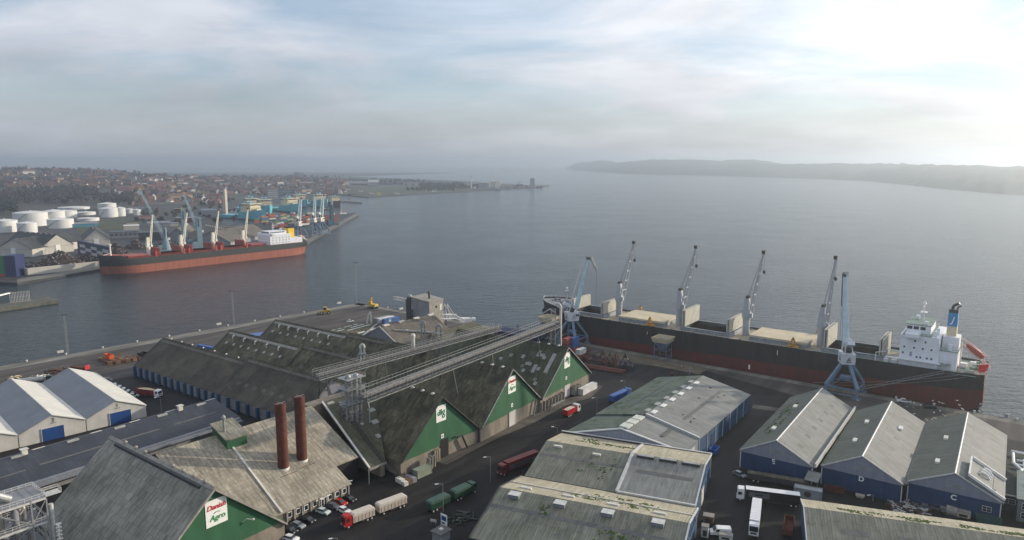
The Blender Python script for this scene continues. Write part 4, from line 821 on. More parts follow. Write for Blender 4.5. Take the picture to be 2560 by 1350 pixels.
# front one
QO = V((PO.x + 36 * math.sin(R(pa)), PO.y - 36 * math.cos(R(pa)))); pr = [(0, 5.2), (19.4, 10.2), (35.6, 6.45)]
t = hall('wide_shed', 'wide ribbed hall at the bottom edge with four box roof lights', 'warehouse', 'two wide ribbed roof halls joined at a valley', QO, pa, -1, 50.5, pr, M['blue'], [M['r_zincd'], M['r_cream_lit']], over=.25, seg_over=0)
verge(t, pr, 50.7, M['trim'], .35, .5); verge(t, pr, -1.2, M['steel_d'], .35, .5)
mb = MB(); mb.beam(SP(pr, 1, -1, .45, .45), SP(pr, 1, 50.5, .45, .45), .25, .25); mb.build('roof_rail', M['r_cream'], t)
for k in range(4):
    p = SP(pr, 0, 4.4 + 13.0 * k, .87, .2); mb = MB(); mb.box((p.x, p.y, p.z + .45), (3.0, 2.3, 1.0)); mb.build('roof_light', M['clad'], t).data.materials[0] = M['r_steel']
    mb = MB(); mb.box((p.x, p.y, p.z + .98), (3.2, 2.5, .08)); mb.build('lid', M['trim'], t)
    p = SP(pr, 1, 5.5 + 12.4 * k, .2, .25); mb = MB(); mb.box((p.x, p.y, p.z + .15), (3.2, .9, .6)); mb.build('ridge_light', M['offwhite'], t)
roof_patch(t, pr, 0, -.8, 50, .60, .665, M['conc_d'], h=.28, side=.02, name='roof_strip')
moss_bits(t, pr, 1, 34, 18, 40, .2, .7, 3, .8); moss_bits(t, pr, 0, 12, 30, 40, .35, .6, 4, .6); moss_bits(t, pr, 0, 5, 13, 18, .6, .8, 14, .5)
mb = MB(); mb.bx(50.42, 50.6, .3, 35.5, 0, 5.0); mb.build('end_wall', M['blue2'], t); mb = MB(); [mb.bx(50.5, 50.8, y - .1, y + .1, 0, 6.2) for y in (8, 20, 32)]; mb.build('downpipe', M['trim'], t)
mb = MB(); mb.bx(50.62, 50.8, 24, 28, .1, 3.6); mb.build('door', M['glass'], t)
# ------------------------------------------------------------------ E, D, C
sa = 54.5; sc_, ss_ = math.cos(R(sa)), math.sin(R(sa)); 
mids = [V((84.5, 213.9)), V((105.9, 201.7)), V((126.6, 189.9))]
SW = [22.6, 22.4, 23.0]
def letter_shed(i, let, label, lights_r, lights_l, over_he=6.0):
    Wd = SW[i]; b = mids[i] - V((-ss_, sc_)) * Wd / 2; pr = [(0, over_he), (Wd / 2, 11.9), (Wd, over_he)]; L_ = 64 if i == 0 else 60
    t = hall('letter_shed', label, 'warehouse', 'blue sheds lettered E, D and C', b, sa, 0, L_, pr, M['blue'], [M['r_zinc'], M['r_moss2']], over=.3)
    front(t, [(.1, over_he - .4), (Wd - .1, over_he - .4), (Wd - .1, over_he), (Wd / 2, 11.6), (.1, over_he)], .05, M['clad'], 'gable_sheeting')
    verge(t, pr, -.25, M['trim'], .2, .35); ridge_cap(t, pr, 1, -.3, L_ + .3, M['white'], .35, .12)
    front(t, [(Wd / 2 - 3, 7.6), (Wd / 2 + 2.2, 7.6), (Wd / 2 + 2.2, 8.9), (Wd / 2 - 3, 8.9)], -.06, M['greyw2'], 'louvre', d=.08)
    text_obj('letter', let, 2.1, M['logo_w'], t, (-.08, Wd / 2 - (.2 if i else -.6), 4.7), math.pi, .04, 0, .06)
    for y in (Wd * .32, Wd * .64): 
        mb = MB(); mb.bx(-.16, -.02, y - 2.4, y + 2.4, .05, 4.9); mb.build('sliding_door', M['blue'], t)
    mb = MB(); mb.bx(-.05, .12, .0, .3, 0, over_he - .4); mb.bx(-.05, .12, Wd - .3, Wd, 0, over_he - .4); mb.build('corner_trim', M['trim'], t)
    for x in lights_r: 
        m_ = M['skyl']; roof_patch(t, pr, 0, x, x + 2.4, .42, .56, M['conc_d'], h=.3, side=.05)
    for x, tt, seg in lights_l:
        p = SP(pr, seg, x, tt, .3); mb = MB(); mb.box((p.x, p.y, p.z + .3), (2.9, 1.2, .7)); mb.build('box_vent', M['skyl_b'] if seg else M['white'], t)
    return t, pr, L_, Wd
t, pr, L_, Wd = letter_shed(0, 'E', 'blue shed lettered E with six roof lights and moss on its dark slope', [6, 16, 25, 34, 43, 52], [(16, .45, 1), (42, .4, 1)])
moss_bits(t, pr, 1, 40, 12, 50, .35, .75, 7, 1.4)
mb = MB(); mb.beam((-1.5, -1.0, over_he if False else 7.2), (64, -1.0, 6.6), .5, 1.3); mb.build('side_parapet', M['trim'], t)
mb = MB(); mb.add([(-5.5, -2.8, 3.6), (-.2, -2.8, 4.6), (-.2, 1.2, 4.6), (-5.5, 1.2, 3.6), (-5.5, -2.8, 3.75), (-.2, -2.8, 4.75), (-.2, 1.2, 4.75), (-5.5, 1.2, 3.75)], [(3, 2, 1, 0), (4, 5, 6, 7), (0, 1, 5, 4), (1, 2, 6, 5), (2, 3, 7, 6), (3, 0, 4, 7)]); [mb.tube((-5.3, y, 0), (-5.3, y, 3.6), .12, n=6) for y in (-2.6, 1)]; mb.build('canopy', M['r_zinc'], t)
t, pr, L_, Wd = letter_shed(1, 'D', 'blue shed lettered D between its two neighbours, with one bright roof hatch', [7, 18, 28, 50], [(18, .45, 1), (38, .42, 1), (39.5, .5, 0)])
mb = MB(); mb.bx(0, 60, -1.4, -.3, 6.0, 6.5); mb.build('valley_gutter', M['steel_d'], t)
t, pr, L_, Wd = letter_shed(2, 'C', 'blue shed lettered C with a pale dormer roof carrying three bent pipes', [22, 34, 44], [(12, .45, 1), (34, .4, 1)], 6.4)
mb = MB(); mb.prof([(-.6, 7.1), (-.6, 6.4), (8.2, 10.2), (8.2, 12.2)][::1], .3, 14.5); mb.build('dormer_roof', M['r_zinc'], t)
mb = MB(); mb.beam((.2, -.6, 7.4), (.2, 8.2, 12.4), .3, .7); mb.beam((14.6, -.6, 7.6), (14.6, 8.2, 12.6), .3, .9); mb.beam((.2, 8.2, 12.4), (14.6, 8.2, 12.5), .4, .8); mb.build('dormer_edge', M['white'], t)
for x, y in ((7, 4.6), (9.2, 4.4), (11.2, 4.1)):
    z = 7.1 + (y + .6) / 8.8 * 5.1; mb = MB(); mb.path([V((x, y + 1.4, z + .7)), V((x, y + .6, z + 1.3)), V((x, y - .4, z + .9)), V((x, y - 1.3, z - .5))], .32, 6); mb.build('bent_pipe', M['white'], t)
mb = MB(); mb.tube((1.5, 2.4, 8), (1.5, 2.4, 12.8), .06, n=5); mb.lathe((1.5, 2.4, 8.6), [(.1, 0), (.8, .3), (.85, .4)], 10); mb.build('aerial', M['steel_d'], t)
def win(t, x, y0, y1, z0, z1):
    mb = MB(); mb.bx(x - .1, x, y0, y1, z0, z1); f_ = mb.build('window', M['white'], t)
    mb = MB(); ym, zm = (y0 + y1) / 2, (z0 + z1) / 2; g_ = .1
    for a, b in ((y0 + g_, ym - g_ / 2), (ym + g_ / 2, y1 - g_)):
        for c, d in ((z0 + g_, zm - g_ / 2), (zm + g_ / 2, z1 - g_)): mb.bx(x - .13, x - .09, a, b, c, d)
    mb.build('pane', M['glass'], f_)
win(t, -.02, 2.2, 4.4, 2.8, 4.4)
# ------------------------------------------------------------------ bottom right hall
bo = V((77.6, 175.1)); ba = -18.15; bcx, bsx = math.cos(R(ba)), math.sin(R(ba)); pr = [(0, 4.2), (22, 9.2), (30.3, 7.4)]
o = bo - V((-bsx, bcx)) * 22
t = hall('wide_shed', 'wide hall cut by the lower edge, a sunlit mossy strip behind its ridge', 'warehouse', None, o, ba, 0, 60, pr, M['blue2'], [M['r_zincs'] if 'r_zincs' in M else M['r_zincd'], M['r_cream_lit']], over=.3)
verge(t, pr, -.2, M['trim'], .3, .4); moss_bits(t, pr, 1, 60, 8, 52, .1, .45, 9, .8)
roof_patch(t, pr, 0, 8, 14.5, .62, .72, M['conc_d'], h=.28, side=.02, name='roof_strip'); roof_patch(t, pr, 0, 21, 27.5, .62, .72, M['conc_d'], h=.28, side=.02, name='roof_strip')
# ------------------------------------------------------------------ plant building with ducts, right edge
g = G(cE(2392, 1000), 0); t = empty('plant_building', (g.x, g.y, 0), R(sa), 'low flat roofed plant building with white ducts beside shed C', 'building')
mb = MB(); mb.bx(.2, 38, -13.5, 0, 0, 4.6); mb.build('wall', pm('dark wall', (.05, .05, .055), .8), t)
mb = MB(); mb.bx(0, 38.3, -13.8, .2, 4.6, 4.9); mb.build('roof', pm('felt roof', (.045, .055, .05), .9, .3, .3), t)
mb = MB(); mb.bx(-.1, .12, -13.9, .3, 4.9, 5.25); mb.build('parapet', M['trim'], t)
for k in range(2): win(t, .15, -6.6 + 5.0 * k - 1.5, -3.2 + 5.0 * k - 1.5, 2.5, 4.0)
def duct(pts, r=.42): mb = MB(); mb.path([V(p) for p in pts], r, 8); mb.build('duct', M['white'], t)
duct([(36, -1.5, 6), (36, -8.5, 6), (20, -8.5, 6), (17.5, -6.5, 6), (13, -6.5, 6)]); duct([(33, -2.0, 6.4), (24, -2.2, 6.4), (20, -4.2, 6.2), (13, -4.2, 6)]); duct([(29, -3, 5.8), (29, -8, 5.8)], .3); duct([(25, -3, 5.8), (25, -8, 5.8)], .3)
mb = MB(); mb.bx(9.5, 14, -6.9, -3.9, 4.9, 6.6); mb.build('fan_box', M['trim'], t)
mb = MB(); mb.lathe((6, -5.5, 4.9), [(.9, 0), (.9, 1.6), (.5, 2.2), (.1, 2.4)], 12); mb.build('vent_drum', M['offwhite'], t); duct([(6, -5.5, 6.6), (7.5, -7.4, 6.8), (10, -7.4, 6)], .28)
g = G(cE(2500, 1075), 0); t = empty('annex', (g.x, g.y, 0), R(sa), 'annex with pale green sheet roof at the right edge beside the plant building', 'building')
mb = MB(); mb.bx(0, 22, -14, 0, 0, 6.4); mb.build('wall', pm('grey green wall', (.15, .17, .16), .8), t)
mb = MB(); mb.prof([(.4, 6.4), (-14.4, 7.4), (-14.4, 7.65), (.4, 6.65)], -.4, 22.4); mb.build('roof', roofmat('pale green roof', (.26, .31, .29), (.2, .25, .23), .6, 9, patch=.05, line=.3), t)
for z in (1.0, 3.7): win(t, -.02, -3.6, -.9, z, z + 1.9)
for k in range(5): mb = MB(); mb.bx(24 + 2.6 * k, 25.6 + 2.6 * k, -4.5, -1.2, 4.4 + .0, 5.6); mb.lathe((24.8 + 2.6 * k, -4.4, 4.6), [(.8, 0), (.8, .9), (.2, 1.3)], 8); mb.build('roof_unit', M['white'], t)
mb = MB(); mb.bx(22.1, 40, -14, 0, 0, 4.4); mb.build('flat_wing', M['greyw2'], t)
# ------------------------------------------------------------------ moored bulk carriers
M['hullblack'] = pm('black hull paint', (.016, .018, .023), .55, .35, .5, stretch=(1, 1, .12), c2=(.04, .033, .03))
M['hullred'] = pm('dark red boot paint', (.14, .022, .018), .7, .35, .5, stretch=(1, 1, .12), c2=(.07, .02, .017))
M['hullred2'] = pm('salmon red boot paint', (.36, .115, .075), .7, .3, .35, stretch=(1, 1, .1), c2=(.22, .08, .05))
M['deck_tan'] = pm('tan deck', (.34, .30, .22), .8, .25, .2)
M['deck_green'] = pm('green deck', (.17, .24, .20), .75, .25, .2)
M['deck_red'] = pm('red deck', (.28, .065, .05), .75, .35, .2)
M['hatch_tan'] = pm('cream hatch cover', (.52, .45, .31), .7, .15, .15)
M['hatch_g'] = pm('grey cream hatch panel', (.42, .41, .35), .7, .15, .3)
M['hatch_red'] = pm('red hatch cover', (.33, .10, .085), .7, .25, .15)
M['hatch_edge'] = pm('grey hatch edge', (.30, .33, .36), .6, .2, .4)
M['holdin'] = pm('hold interior', (.06, .05, .04), .9, .4, .15)
M['hold_floor'] = pm('cargo floor', (.035, .025, .018), .95, .3, .2)
M['crane_w'] = pm('white crane paint', (.37, .39, .42), .5, .12, .3)
M['crane_y'] = pm('cream crane paint', (.72, .70, .58), .55, .12, .3)
M['grab'] = pm('yellow grab', (.45, .24, .03), .6, .35, .8)
M['grab_r'] = pm('rusty grab', (.12, .06, .05), .8, .35, .8)
M['sblue'] = pm('funnel blue', (.05, .24, .48), .5, .05)
M['yellow'] = pm('funnel yellow', (.75, .50, .03), .5, .08, .5)
M['orange'] = pm('lifeboat orange', (.38, .09, .06), .5, .15, .5)
M['flag'] = pm('flag red', (.65, .02, .02), .8, 0)
M['super'] = pm('ship house white', (.72, .74, .78), .5, .08, .4)
M['super_c'] = pm('cream superstructure', (.60, .52, .36), .6, .12, .3)
def half_beam(x, L_, B, lvl):
    """lvl 0 waterline .. 1 deck"""
    h = B / 2
    if x < 26: h *= (0.42 + .40 * lvl) + (0.58 - .40 * lvl) * math.sin(min(1, x / 26) * math.pi / 2)
    xe = L_ - (7 - 7 * lvl); xs = L_ - 42
    if x > xs: t = min(1, (x - xs) / (xe - xs)); h *= max(0, (1 - t ** (2.6 + .9 * lvl))) ** .72
    return h
def hull(t, L_, B, zd, zb0, zb1, fc, mats, aper=True):
    xs = [0, 1.5, 4, 8, 13, 19, 26, 40, 60, 80, 100, 120, 140, 155] ; xs = [x for x in xs if x < L_ - 44] + [L_ - 42 + 42 * (1 - (1 - k / 14) ** 1.5) for k in range(15)]
    mb = MB(); n = len(xs); rows = []
    for x in xs:
        zb = zb0 + (zb1 - zb0) * x / L_; rise = max(0, (x - (L_ - fc)) / fc); zt = zd + (3.0 * min(1, rise * 5) if rise > 0 else 0) + 1.2 * rise
        zl = -2 if x > 9 or not aper else 2.0 - (x / 9) * 4
        row = []
        for (z, l) in ((zl, 0), ((zl + zb) / 2, .2), (zb, .45), ((zb + zt) / 2, .8), (zt, 1), (zt + .9, 1.0)):
            h = half_beam(x, L_, B, l); row.append((x, h, z))
        rows.append(row)
    for sd in (1, -1):
        base = len(mb.v)
        for row in rows:
            for (x, h, z) in row: mb.v.append((x, sd * h, z))
        for i in range(n - 1):
            for j in range(5):
                a = base + i * 6 + j; f = (a, a + 6, a + 7, a + 1); mb.f.append(f if sd > 0 else f[::-1]); mb.m.append(0 if j < 2 else 1)
    # transom
    b2 = n * 6
    for j in range(5): mb.f.append((j, j + 1, b2 + j + 1, b2 + j)); mb.m.append(0 if j < 2 else 1)
    mb.build('hull', mats, t, smooth=True)
    return rows
def ship_deck(t, rows, zd, hatches, hw, m, mf, L_, fc, name='deck'):
    mb = MB()
    def edge(x):
        for a, b in zip(rows, rows[1:]):
            if a[4][0] <= x <= b[4][0]:
                k = (x - a[4][0]) / max(1e-6, b[4][0] - a[4][0]); return a[4][1] + (b[4][1] - a[4][1]) * k
        return 0.2
    xs = sorted(set([0.01] + [r[4][0] for r in rows if r[4][0] < L_ - fc + .1] + [L_ - fc] + [v for h in hatches for v in h[:2]]))
    for a, b in zip(xs, xs[1:]):
        mid = (a + b) / 2; inside = any(h[0] < mid < h[1] for h in hatches); ea, eb = edge(a) - .1, edge(b) - .1
        if inside:
            for s in (1, -1): mb.add([(a, s * hw, zd), (b, s * hw, zd), (b, s * eb, zd), (a, s * ea, zd)], [(0, 1, 2, 3) if s > 0 else (3, 2, 1, 0)])
        else: mb.add([(a, -ea, zd), (b, -eb, zd), (b, eb, zd), (a, ea, zd)], [(0, 1, 2, 3)])
    d = mb.build(name, m, t)
    mb = MB(); xf = [L_ - fc] + [r[4][0] for r in rows if r[4][0] > L_ - fc]
    for a, b in zip(xf, xf[1:]):
        ea, eb = edge(a), edge(b); za = zd + 3.2 + 1.2 * (a - L_ + fc) / fc; zb = zd + 3.2 + 1.2 * (b - L_ + fc) / fc
        mb.add([(a, -ea, za), (b, -eb, zb), (b, eb, zb), (a, ea, za)], [(0, 1, 2, 3)])
    e = edge(L_ - fc); mb.add([(L_ - fc, -e, zd), (L_ - fc, e, zd), (L_ - fc, e, zd + 3.2), (L_ - fc, -e, zd + 3.2)], [(0, 1, 2, 3)]); mb.build('forecastle', mf, t)
    return edge
def hatch(t, x0, x1, hw, zd, kind, mt, me, hc=2.0):
    mb = MB(); w = .35
    mb.bx(x0, x1, hw - w, hw, zd, zd + hc); mb.bx(x0, x1, -hw, -hw + w, zd, zd + hc); mb.bx(x0, x0 + w, -hw + w, hw - w, zd, zd + hc); mb.bx(x1 - w, x1, -hw + w, hw - w, zd, zd + hc)
    n = int((x1 - x0) / 1.6)
    for k in range(n + 1):
        x = x0 + (x1 - x0) * k / n
        for s in (1, -1): mb.bx(x - .1, x + .1, s * hw - .45 * (s < 0), s * hw + .45 * (s > 0), zd, zd + hc - .1)
    for s in (1, -1): mb.bx(x0, x1, s * hw - .6 * (s < 0), s * hw + .6 * (s > 0), zd + hc - .12, zd + hc)
    mb.build('coaming', me, t)
    if kind == 'closed':
        mb = MB(); mb.bx(x0 - .3, x1 + .3, -hw - .5, hw + .5, zd + hc + .02, zd + hc + .9); mb.build('hatch_cover', mt, t)
    else:
        mb = MB()
        a, b, c, d = (x0 + w, -hw + w), (x1 - w, -hw + w), (x1 - w, hw - w), (x0 + w, hw - w)
        for p, q in ((a, b), (b, c), (c, d), (d, a)): mb.add([(*p, -6), (*q, -6), (*q, zd + hc), (*p, zd + hc)], [(0, 1, 2, 3)])
        mb.k = 1; mb.add([(*a, 1.5), (*b, 1.5), (*c, 1.5), (*d, 1.5)], [(0, 1, 2, 3)]); mb.build('hold', [M['holdin'], M['hold_floor']], t)
def folded(t, x, hw, zb, h, mt, me, lean=1):
    """a folded pair of hatch panels standing on edge"""
    mb = MB(); mb.bx(x - .9, x - .25, -hw, hw, zb, zb + h); mb.build('folded_cover', mt, t)
    mb = MB(); mb.bx(x + .25, x + .9, -hw, hw, zb, zb + h); n = 7
    for k in range(n): mb.bx(x - .2, x + .2, -hw + .3 + k * (2 * hw - .6) / n, -hw + .55 + k * (2 * hw - .6) / n, zb, zb + h)
    mb.build('folded_cover', me if me else mt, t)
def deck_crane(t, x, zd, hp, hh, tip, mt, y=0.0, bl=True, spread=4.6, chord=.6):
    mb = MB(); mb.lathe((x, y, zd), [(1.75, 0), (1.75, hp * .8), (2.1, hp)], 16); o = mb.build('crane_pedestal', mt, t, smooth=True)
    zt = zd + hp; mb = MB()
    a = [(-1.9, -1.9), (1.9, -1.9), (1.9, 1.9), (-1.9, 1.9)]; b = [(-.9, -1.2), (1.0, -1.2), (1.0, 1.2), (-.9, 1.2)]
    mb.add([(x + p[0], y + p[1], zt) for p in a] + [(x + p[0], y + p[1], zt + hh) for p in b], [(3, 2, 1, 0), (4, 5, 6, 7), (0, 1, 5, 4), (1, 2, 6, 5), (2, 3, 7, 6), (3, 0, 4, 7)]); h_ = mb.build('crane_house', mt, t)
    mb = MB(); mb.bx(x - 1.0, x + .6, y - 1.3, y - .5, zt + hh, zt + hh + 1.2); mb.bx(x - 1.0, x + .6, y + .5, y + 1.3, zt + hh, zt + hh + 1.2); mb.build('sheave', M['steel_d'], h_)
    mb = MB(); mb.box((x - 2.6, y + 1.6, zt + 1.2), (1.6, 1.5, 2.2)); mb.build('crane_cab', mt, h_)
    p = V((x - 1.8, y, zt + .8)); q = V((p.x + tip[0], p.y + tip[1], tip[2])); s = V((0, 1, 0)); mb = MB()
    for sd in (-1, 1): mb.beam(p + s * sd * spread * .62, q + s * sd * .55, chord * 1.5, chord, chord, chord)
    for k in range(1, 6): c = p.lerp(q, k / 6); w_ = spread * .62 + (.55 - spread * .62) * k / 6; mb.beam(c + s * w_, c - s * w_, .35, .5)
    mb.build('crane_jib', mt, t)
    mb = MB(); mb.box(q, (1.6, 2.0, 1.6)); mb.build('jib_head', M['steel_d'], t)
    mb = MB(); tp_ = V((x - .3, y, zt + hh + .9)); [mb.tube(tp_ + s * .6 * d, q + s * .4 * d, .07, n=3) for d in (-1, 1)]; hk = q + V((-.6, 0, 0)); 
    if bl: mb.tube(hk, hk - V((0, 0, 9)), .06, n=3); mb.lathe(hk - V((0, 0, 11)), [(.1, 0), (.7, .8), (.7, 1.6), (.1, 2.2)], 8)
    mb.build('rigging', M['steel_d'], t)
def bulwark_rail(t, rows, x0, x1, zd, m, h=1.1, step=1):
    mb = MB(); pr = None
    for r in rows:
        x, hb, z = r[5]
        if x0 <= x <= x1:
            for s in (1, -1):
                c = V((x, s * (hb - .15), z)); mb.beam(c, c + V((0, 0, h)), .12)
            if pr: 
                for s in (1, -1):
                    for f_ in (.5, 1): mb.beam(V((pr[0], s * (pr[1] - .15), pr[2] + h * f_)), V((x, s * (hb - .15), z + h * f_)), .08)
            pr = (x, hb, z)
    if mb.v: mb.build('railing', m, t)
def open_grab(t, x, y, z, m, name='grab'):
    mb = MB(); 
    mb.prof([(-2.6, 0), (-2.9, 1.2), (-.3, 1.5), (-.2, .1)], -1.4, 1.4); mb.prof([(2.6, 0), (.2, .1), (.3, 1.5), (2.9, 1.2)], -1.4, 1.4)
    for sx in (-1, 1):
        for sy in (-1, 1): mb.beam((sx * 1.1, sy * 2.2, 1.3), (sx * .4, sy * .4, 4.6), .28)
    mb.box((0, 0, 4.6), (1.5, 1.5, .9)); mb.box((0, 0, 2.2), (1.2, 1.0, .6))
    return mb
def place_grab(loc, rz, m, label, group, scale=1.0):
    e = empty('clamshell_grab', loc, rz, label, 'grab', group); b = open_grab(None, 0, 0, 0, m)
    b.v = [(x * scale, y * scale, z * scale) for x, y, z in b.v]; f = MB(); f.v, f.f, f.m = b.v, b.f, b.m; f.build('shells', m, e)
    k = MB(); k.box((0, 0, 5.3 * scale), (.8 * scale, .8 * scale, .6 * scale)); k.tube((0, 0, 5.4 * scale), (0, 0, 6.2 * scale), .12 * scale, n=5); k.build('head_block', M['steel_d'], e); return e
def portholes(t, pts, d, parent, name='window', m=None):
    for (x, y, z, ax, w, h) in pts:
        mb = MB()
        if ax == 'y': mb.bx(x - w / 2, x + w / 2, y - d, y + d, z - h / 2, z + h / 2)
        else: mb.bx(x - d, x + d, y - w / 2, y + w / 2, z - h / 2, z + h / 2)
        mb.build(name, m or M['glass'], parent)
n_ = V((-QD.y, QD.x))
def QO_(k, off, z=0): p = QC + QD * k + n_ * off; return V((p.x, p.y, z))
# ---- the big black and red carrier at the near quay
Ls, Bs = 224, 30.0; sk = QD.dot(V((200.35, 287.12)) - QC)
so_ = QO_(sk, 2.2 + Bs / 2); t = empty('bulk_carrier', (so_.x, so_.y, WZ), R(180 - 36.9), 'black and dark red bulk carrier with four grey cranes moored at the near quay', 'cargo ship')
zd = 15.8; rows = hull(t, Ls, Bs, zd, 9.4, 5.0, 22, [M['hullred'], M['hullblack']])
HT = [(37.5, 63), (69.4, 96), (105.5, 131.9), (141.5, 167.6), (177, 199)]
edge = ship_deck(t, rows, zd, HT, 9.4, M['deck_tan'], M['greyw2'], Ls, 22)
for h_, kind in zip(HT, ('open', 'closed', 'open', 'closed', 'open')): hatch(t, h_[0], h_[1], 9.4, zd, kind, M['hatch_tan'], M['hatch_edge'])
for x, hh_ in ((38.5, 7), (61.5, 8.2), (107, 6.6), (130.5, 8.4), (178.5, 6.6), (198, 6.4)): folded(t, x, 9.4, zd + 2.2, hh_, M['hatch_g'], M['hatch_g'])
for x, dx in ((64.8, -2.2), (100.4, -5), (136.1, -6), (172.2, -6.5)): deck_crane(t, x + .8, zd, 9.5, 9.5, (dx, 0, 58.5), M['crane_w'])
bulwark_rail(t, rows, 0, 40, zd, M['trim']); bulwark_rail(t, rows, Ls - 24, Ls, zd, M['trim'])
mb = MB(); mb.bx(3, 62, -14.2, -9.6, zd, zd + .03); mb.bx(3, 66, 9.6, 14.4, zd, zd + .03); mb.build('green_walkway', M['deck_green'], t)
h_ = MB(); h_.bx(16.6, 31, -13, 13, zd, zd + 13.8); hs_ = h_.build('deckhouse', M['super'], t)
mb = MB(); mb.bx(19.5, 30.2, -13.1, 13.1, zd + 13.8, zd + 14.0); mb.bx(12, 16.6, -13, 13, zd + 2.9, zd + 3.1); mb.build('house_deck', M['deck_green'], t)
mb = MB(); mb.bx(20.5, 29.5, -8.5, 8.5, zd + 14, zd + 17.4); mb.bx(24, 29, -16, -8.5, zd + 13.2, zd + 14.8); mb.bx(24, 29, 8.5, 16, zd + 13.2, zd + 14.8); br = mb.build('bridge', M['super'], t)
mb = MB(); mb.bx(20.2, 29.9, -8.8, 8.8, zd + 17.4, zd + 17.7); mb.build('bridge_roof', M['deck_green'], br)
mb = MB(); mb.bx(29.45, 29.6, -8, 8, zd + 15.4, zd + 16.8); [mb.bx(x, x + 1.9, 8.45, 8.6, zd + 15.5, zd + 16.8) for x in (22.5, 25, 27.4)]; mb.build('bridge_window', M['glass'], br)
mb = MB(); mb.bx(12, 44.0, -12.2, -12.0, zd, zd + .2); mb.bx(10, 24, -11, 11, zd, zd + 8.2); mb.build('aft_house', M['super'], t)
mb = MB(); mb.bx(9.8, 16.5, -11.2, 11.2, zd + 8.2, zd + 8.4); mb.build('house_deck', M['deck_green'], t)
mb = MB(); mb.bx(15.6, 36, 13.0, 14.5, zd + 3.0, zd + 3.25); [mb.tube((x, 14.3, zd), (x, 14.3, zd + 3), .14, n=5) for x in range(17, 36, 4)]; [mb.beam((15.6, 14.5, zd + 3.2 + q), (36, 14.5, zd + 3.2 + q), .07) for q in (.55, 1.1)]; mb.build('side_gallery', M['super'], t)
portholes(t, [(x, 13.02, zd + z, 'y', .65, .75) for z, xl in ((4.6, (19, 20.6, 23, 24.4)), (5.8, (29.6,)), (8.4, (19.2, 22.4, 25.6, 29.3)), (11.4, (21.6, 25.4))) for x in xl] + [(31.02, y, zd + z, 'x', .8, .8) for z in (4.6, 7.5, 10.4) for y in (-9, -5, -1, 3, 7, 11)], .06, hs_)
mb = MB(); mb.bx(26.2, 27.1, 13.0, 13.08, zd + 4.6, zd + 6.6); mb.build('door', M['hatch_edge'], hs_)
mb = MB(); mb.bx(10.2, 16.2, -2, 6, zd + 8.2, zd + 13.5); mb.build('funnel_base', M['super'], t)
mb = MB(); mb.bx(11.6, 15.2, 0, 3.9, zd + 13.5, zd + 17.6); mb.build('funnel_lower', M['super_c'], t)
mb = MB(); a = [(11.6, 0), (15.2, 0), (15.2, 3.9), (11.6, 3.9)]; zz0, zz1 = zd + 17.6, zd + 23.4
mb.add([(x, y, zz0) for x, y in a] + [(x * .97 + .4, y * .95 + .1, zz1) for x, y in a], [(3, 2, 1, 0), (4, 5, 6, 7), (0, 1, 5, 4), (1, 2, 6, 5), (2, 3, 7, 6), (3, 0, 4, 7)]); fu = mb.build('funnel', M['sblue'], t)
mb = MB(); mb.bx(11.7, 15.1, .1, 3.8, zz1, zz1 + 1.4); mb.path([V((14, 2, zz1 + 1.5)), V((13.6, 2, zz1 + 3)), V((11.6, 2.6, zz1 + 4.2))], .55, 8); mb.path([V((12.3, 1, zz1 + 1.5)), V((12, 1, zz1 + 2.4)), V((10.8, 1, zz1 + 3))], .35, 6); mb.build('funnel_top', M['steel_d'], t)
text_obj('lettering', 'J', 3.6, M['logo_w'], fu, (13.5, 3.98, zd + 20.4), math.pi / 2, .03, .25, .05)
mb = MB()
for (x0, x1, y, z) in ((19.6, 30.2, 13, 14), (19.6, 30.2, -13, 14), (20.2, 29.9, 8.7, 17.7), (10, 16.5, 11.1, 8.4), (24, 29, 15.9, 14.8), (1, 16, 12.2, .9)):
    for q in (.5, 1.0): mb.beam((x0, y, zd + z + q), (x1, y, zd + z + q), .09)
    n = int((x1 - x0) / 1.3); [mb.beam((x0 + (x1 - x0) * k / n, y, zd + z), (x0 + (x1 - x0) * k / n, y, zd + z + 1), .08) for k in range(n + 1)]
mb.build('house_railing', M['super'], t)
mb = MB(); [mb.box((x, y, zd + z), (w, w, h)) for (x, y, z, w, h) in ((13, 8, 9.6, 1.6, 2.4), (11.5, 6.5, 9.2, 1.2, 1.6), (18.5, 10.5, 15, 1.4, 2), (18, 6, 15.2, 1, 2.6), (22.5, 6, 18.4, 1.2, 1.2), (27, -4, 18.6, 1.4, 1.6), (33, 11, .8, 2, 1.6), (36, 11.5, .9, 1.5, 1.8), (8, 4, 1.4, 2.4, 2.8), (5, -2, 1.2, 2, 2.4))]; mb.beam((40, 12.5, zd), (40, 12.5, zd + 4), .3); mb.beam((40, 12.5, zd + 4), (36, 13.5, zd + 5.4), .25); mb.build('deck_gear', M['super'], t)
mb = MB(); mb.beam((17.5, 13.1, zd + .2), (12.5, 13.1, zd + 4.6), .8, .2); mb.beam((16.6, 6, zd + 8.3), (18.4, 9, zd + 14), .7, .2); mb.build('outer_stair', M['trim'], t)
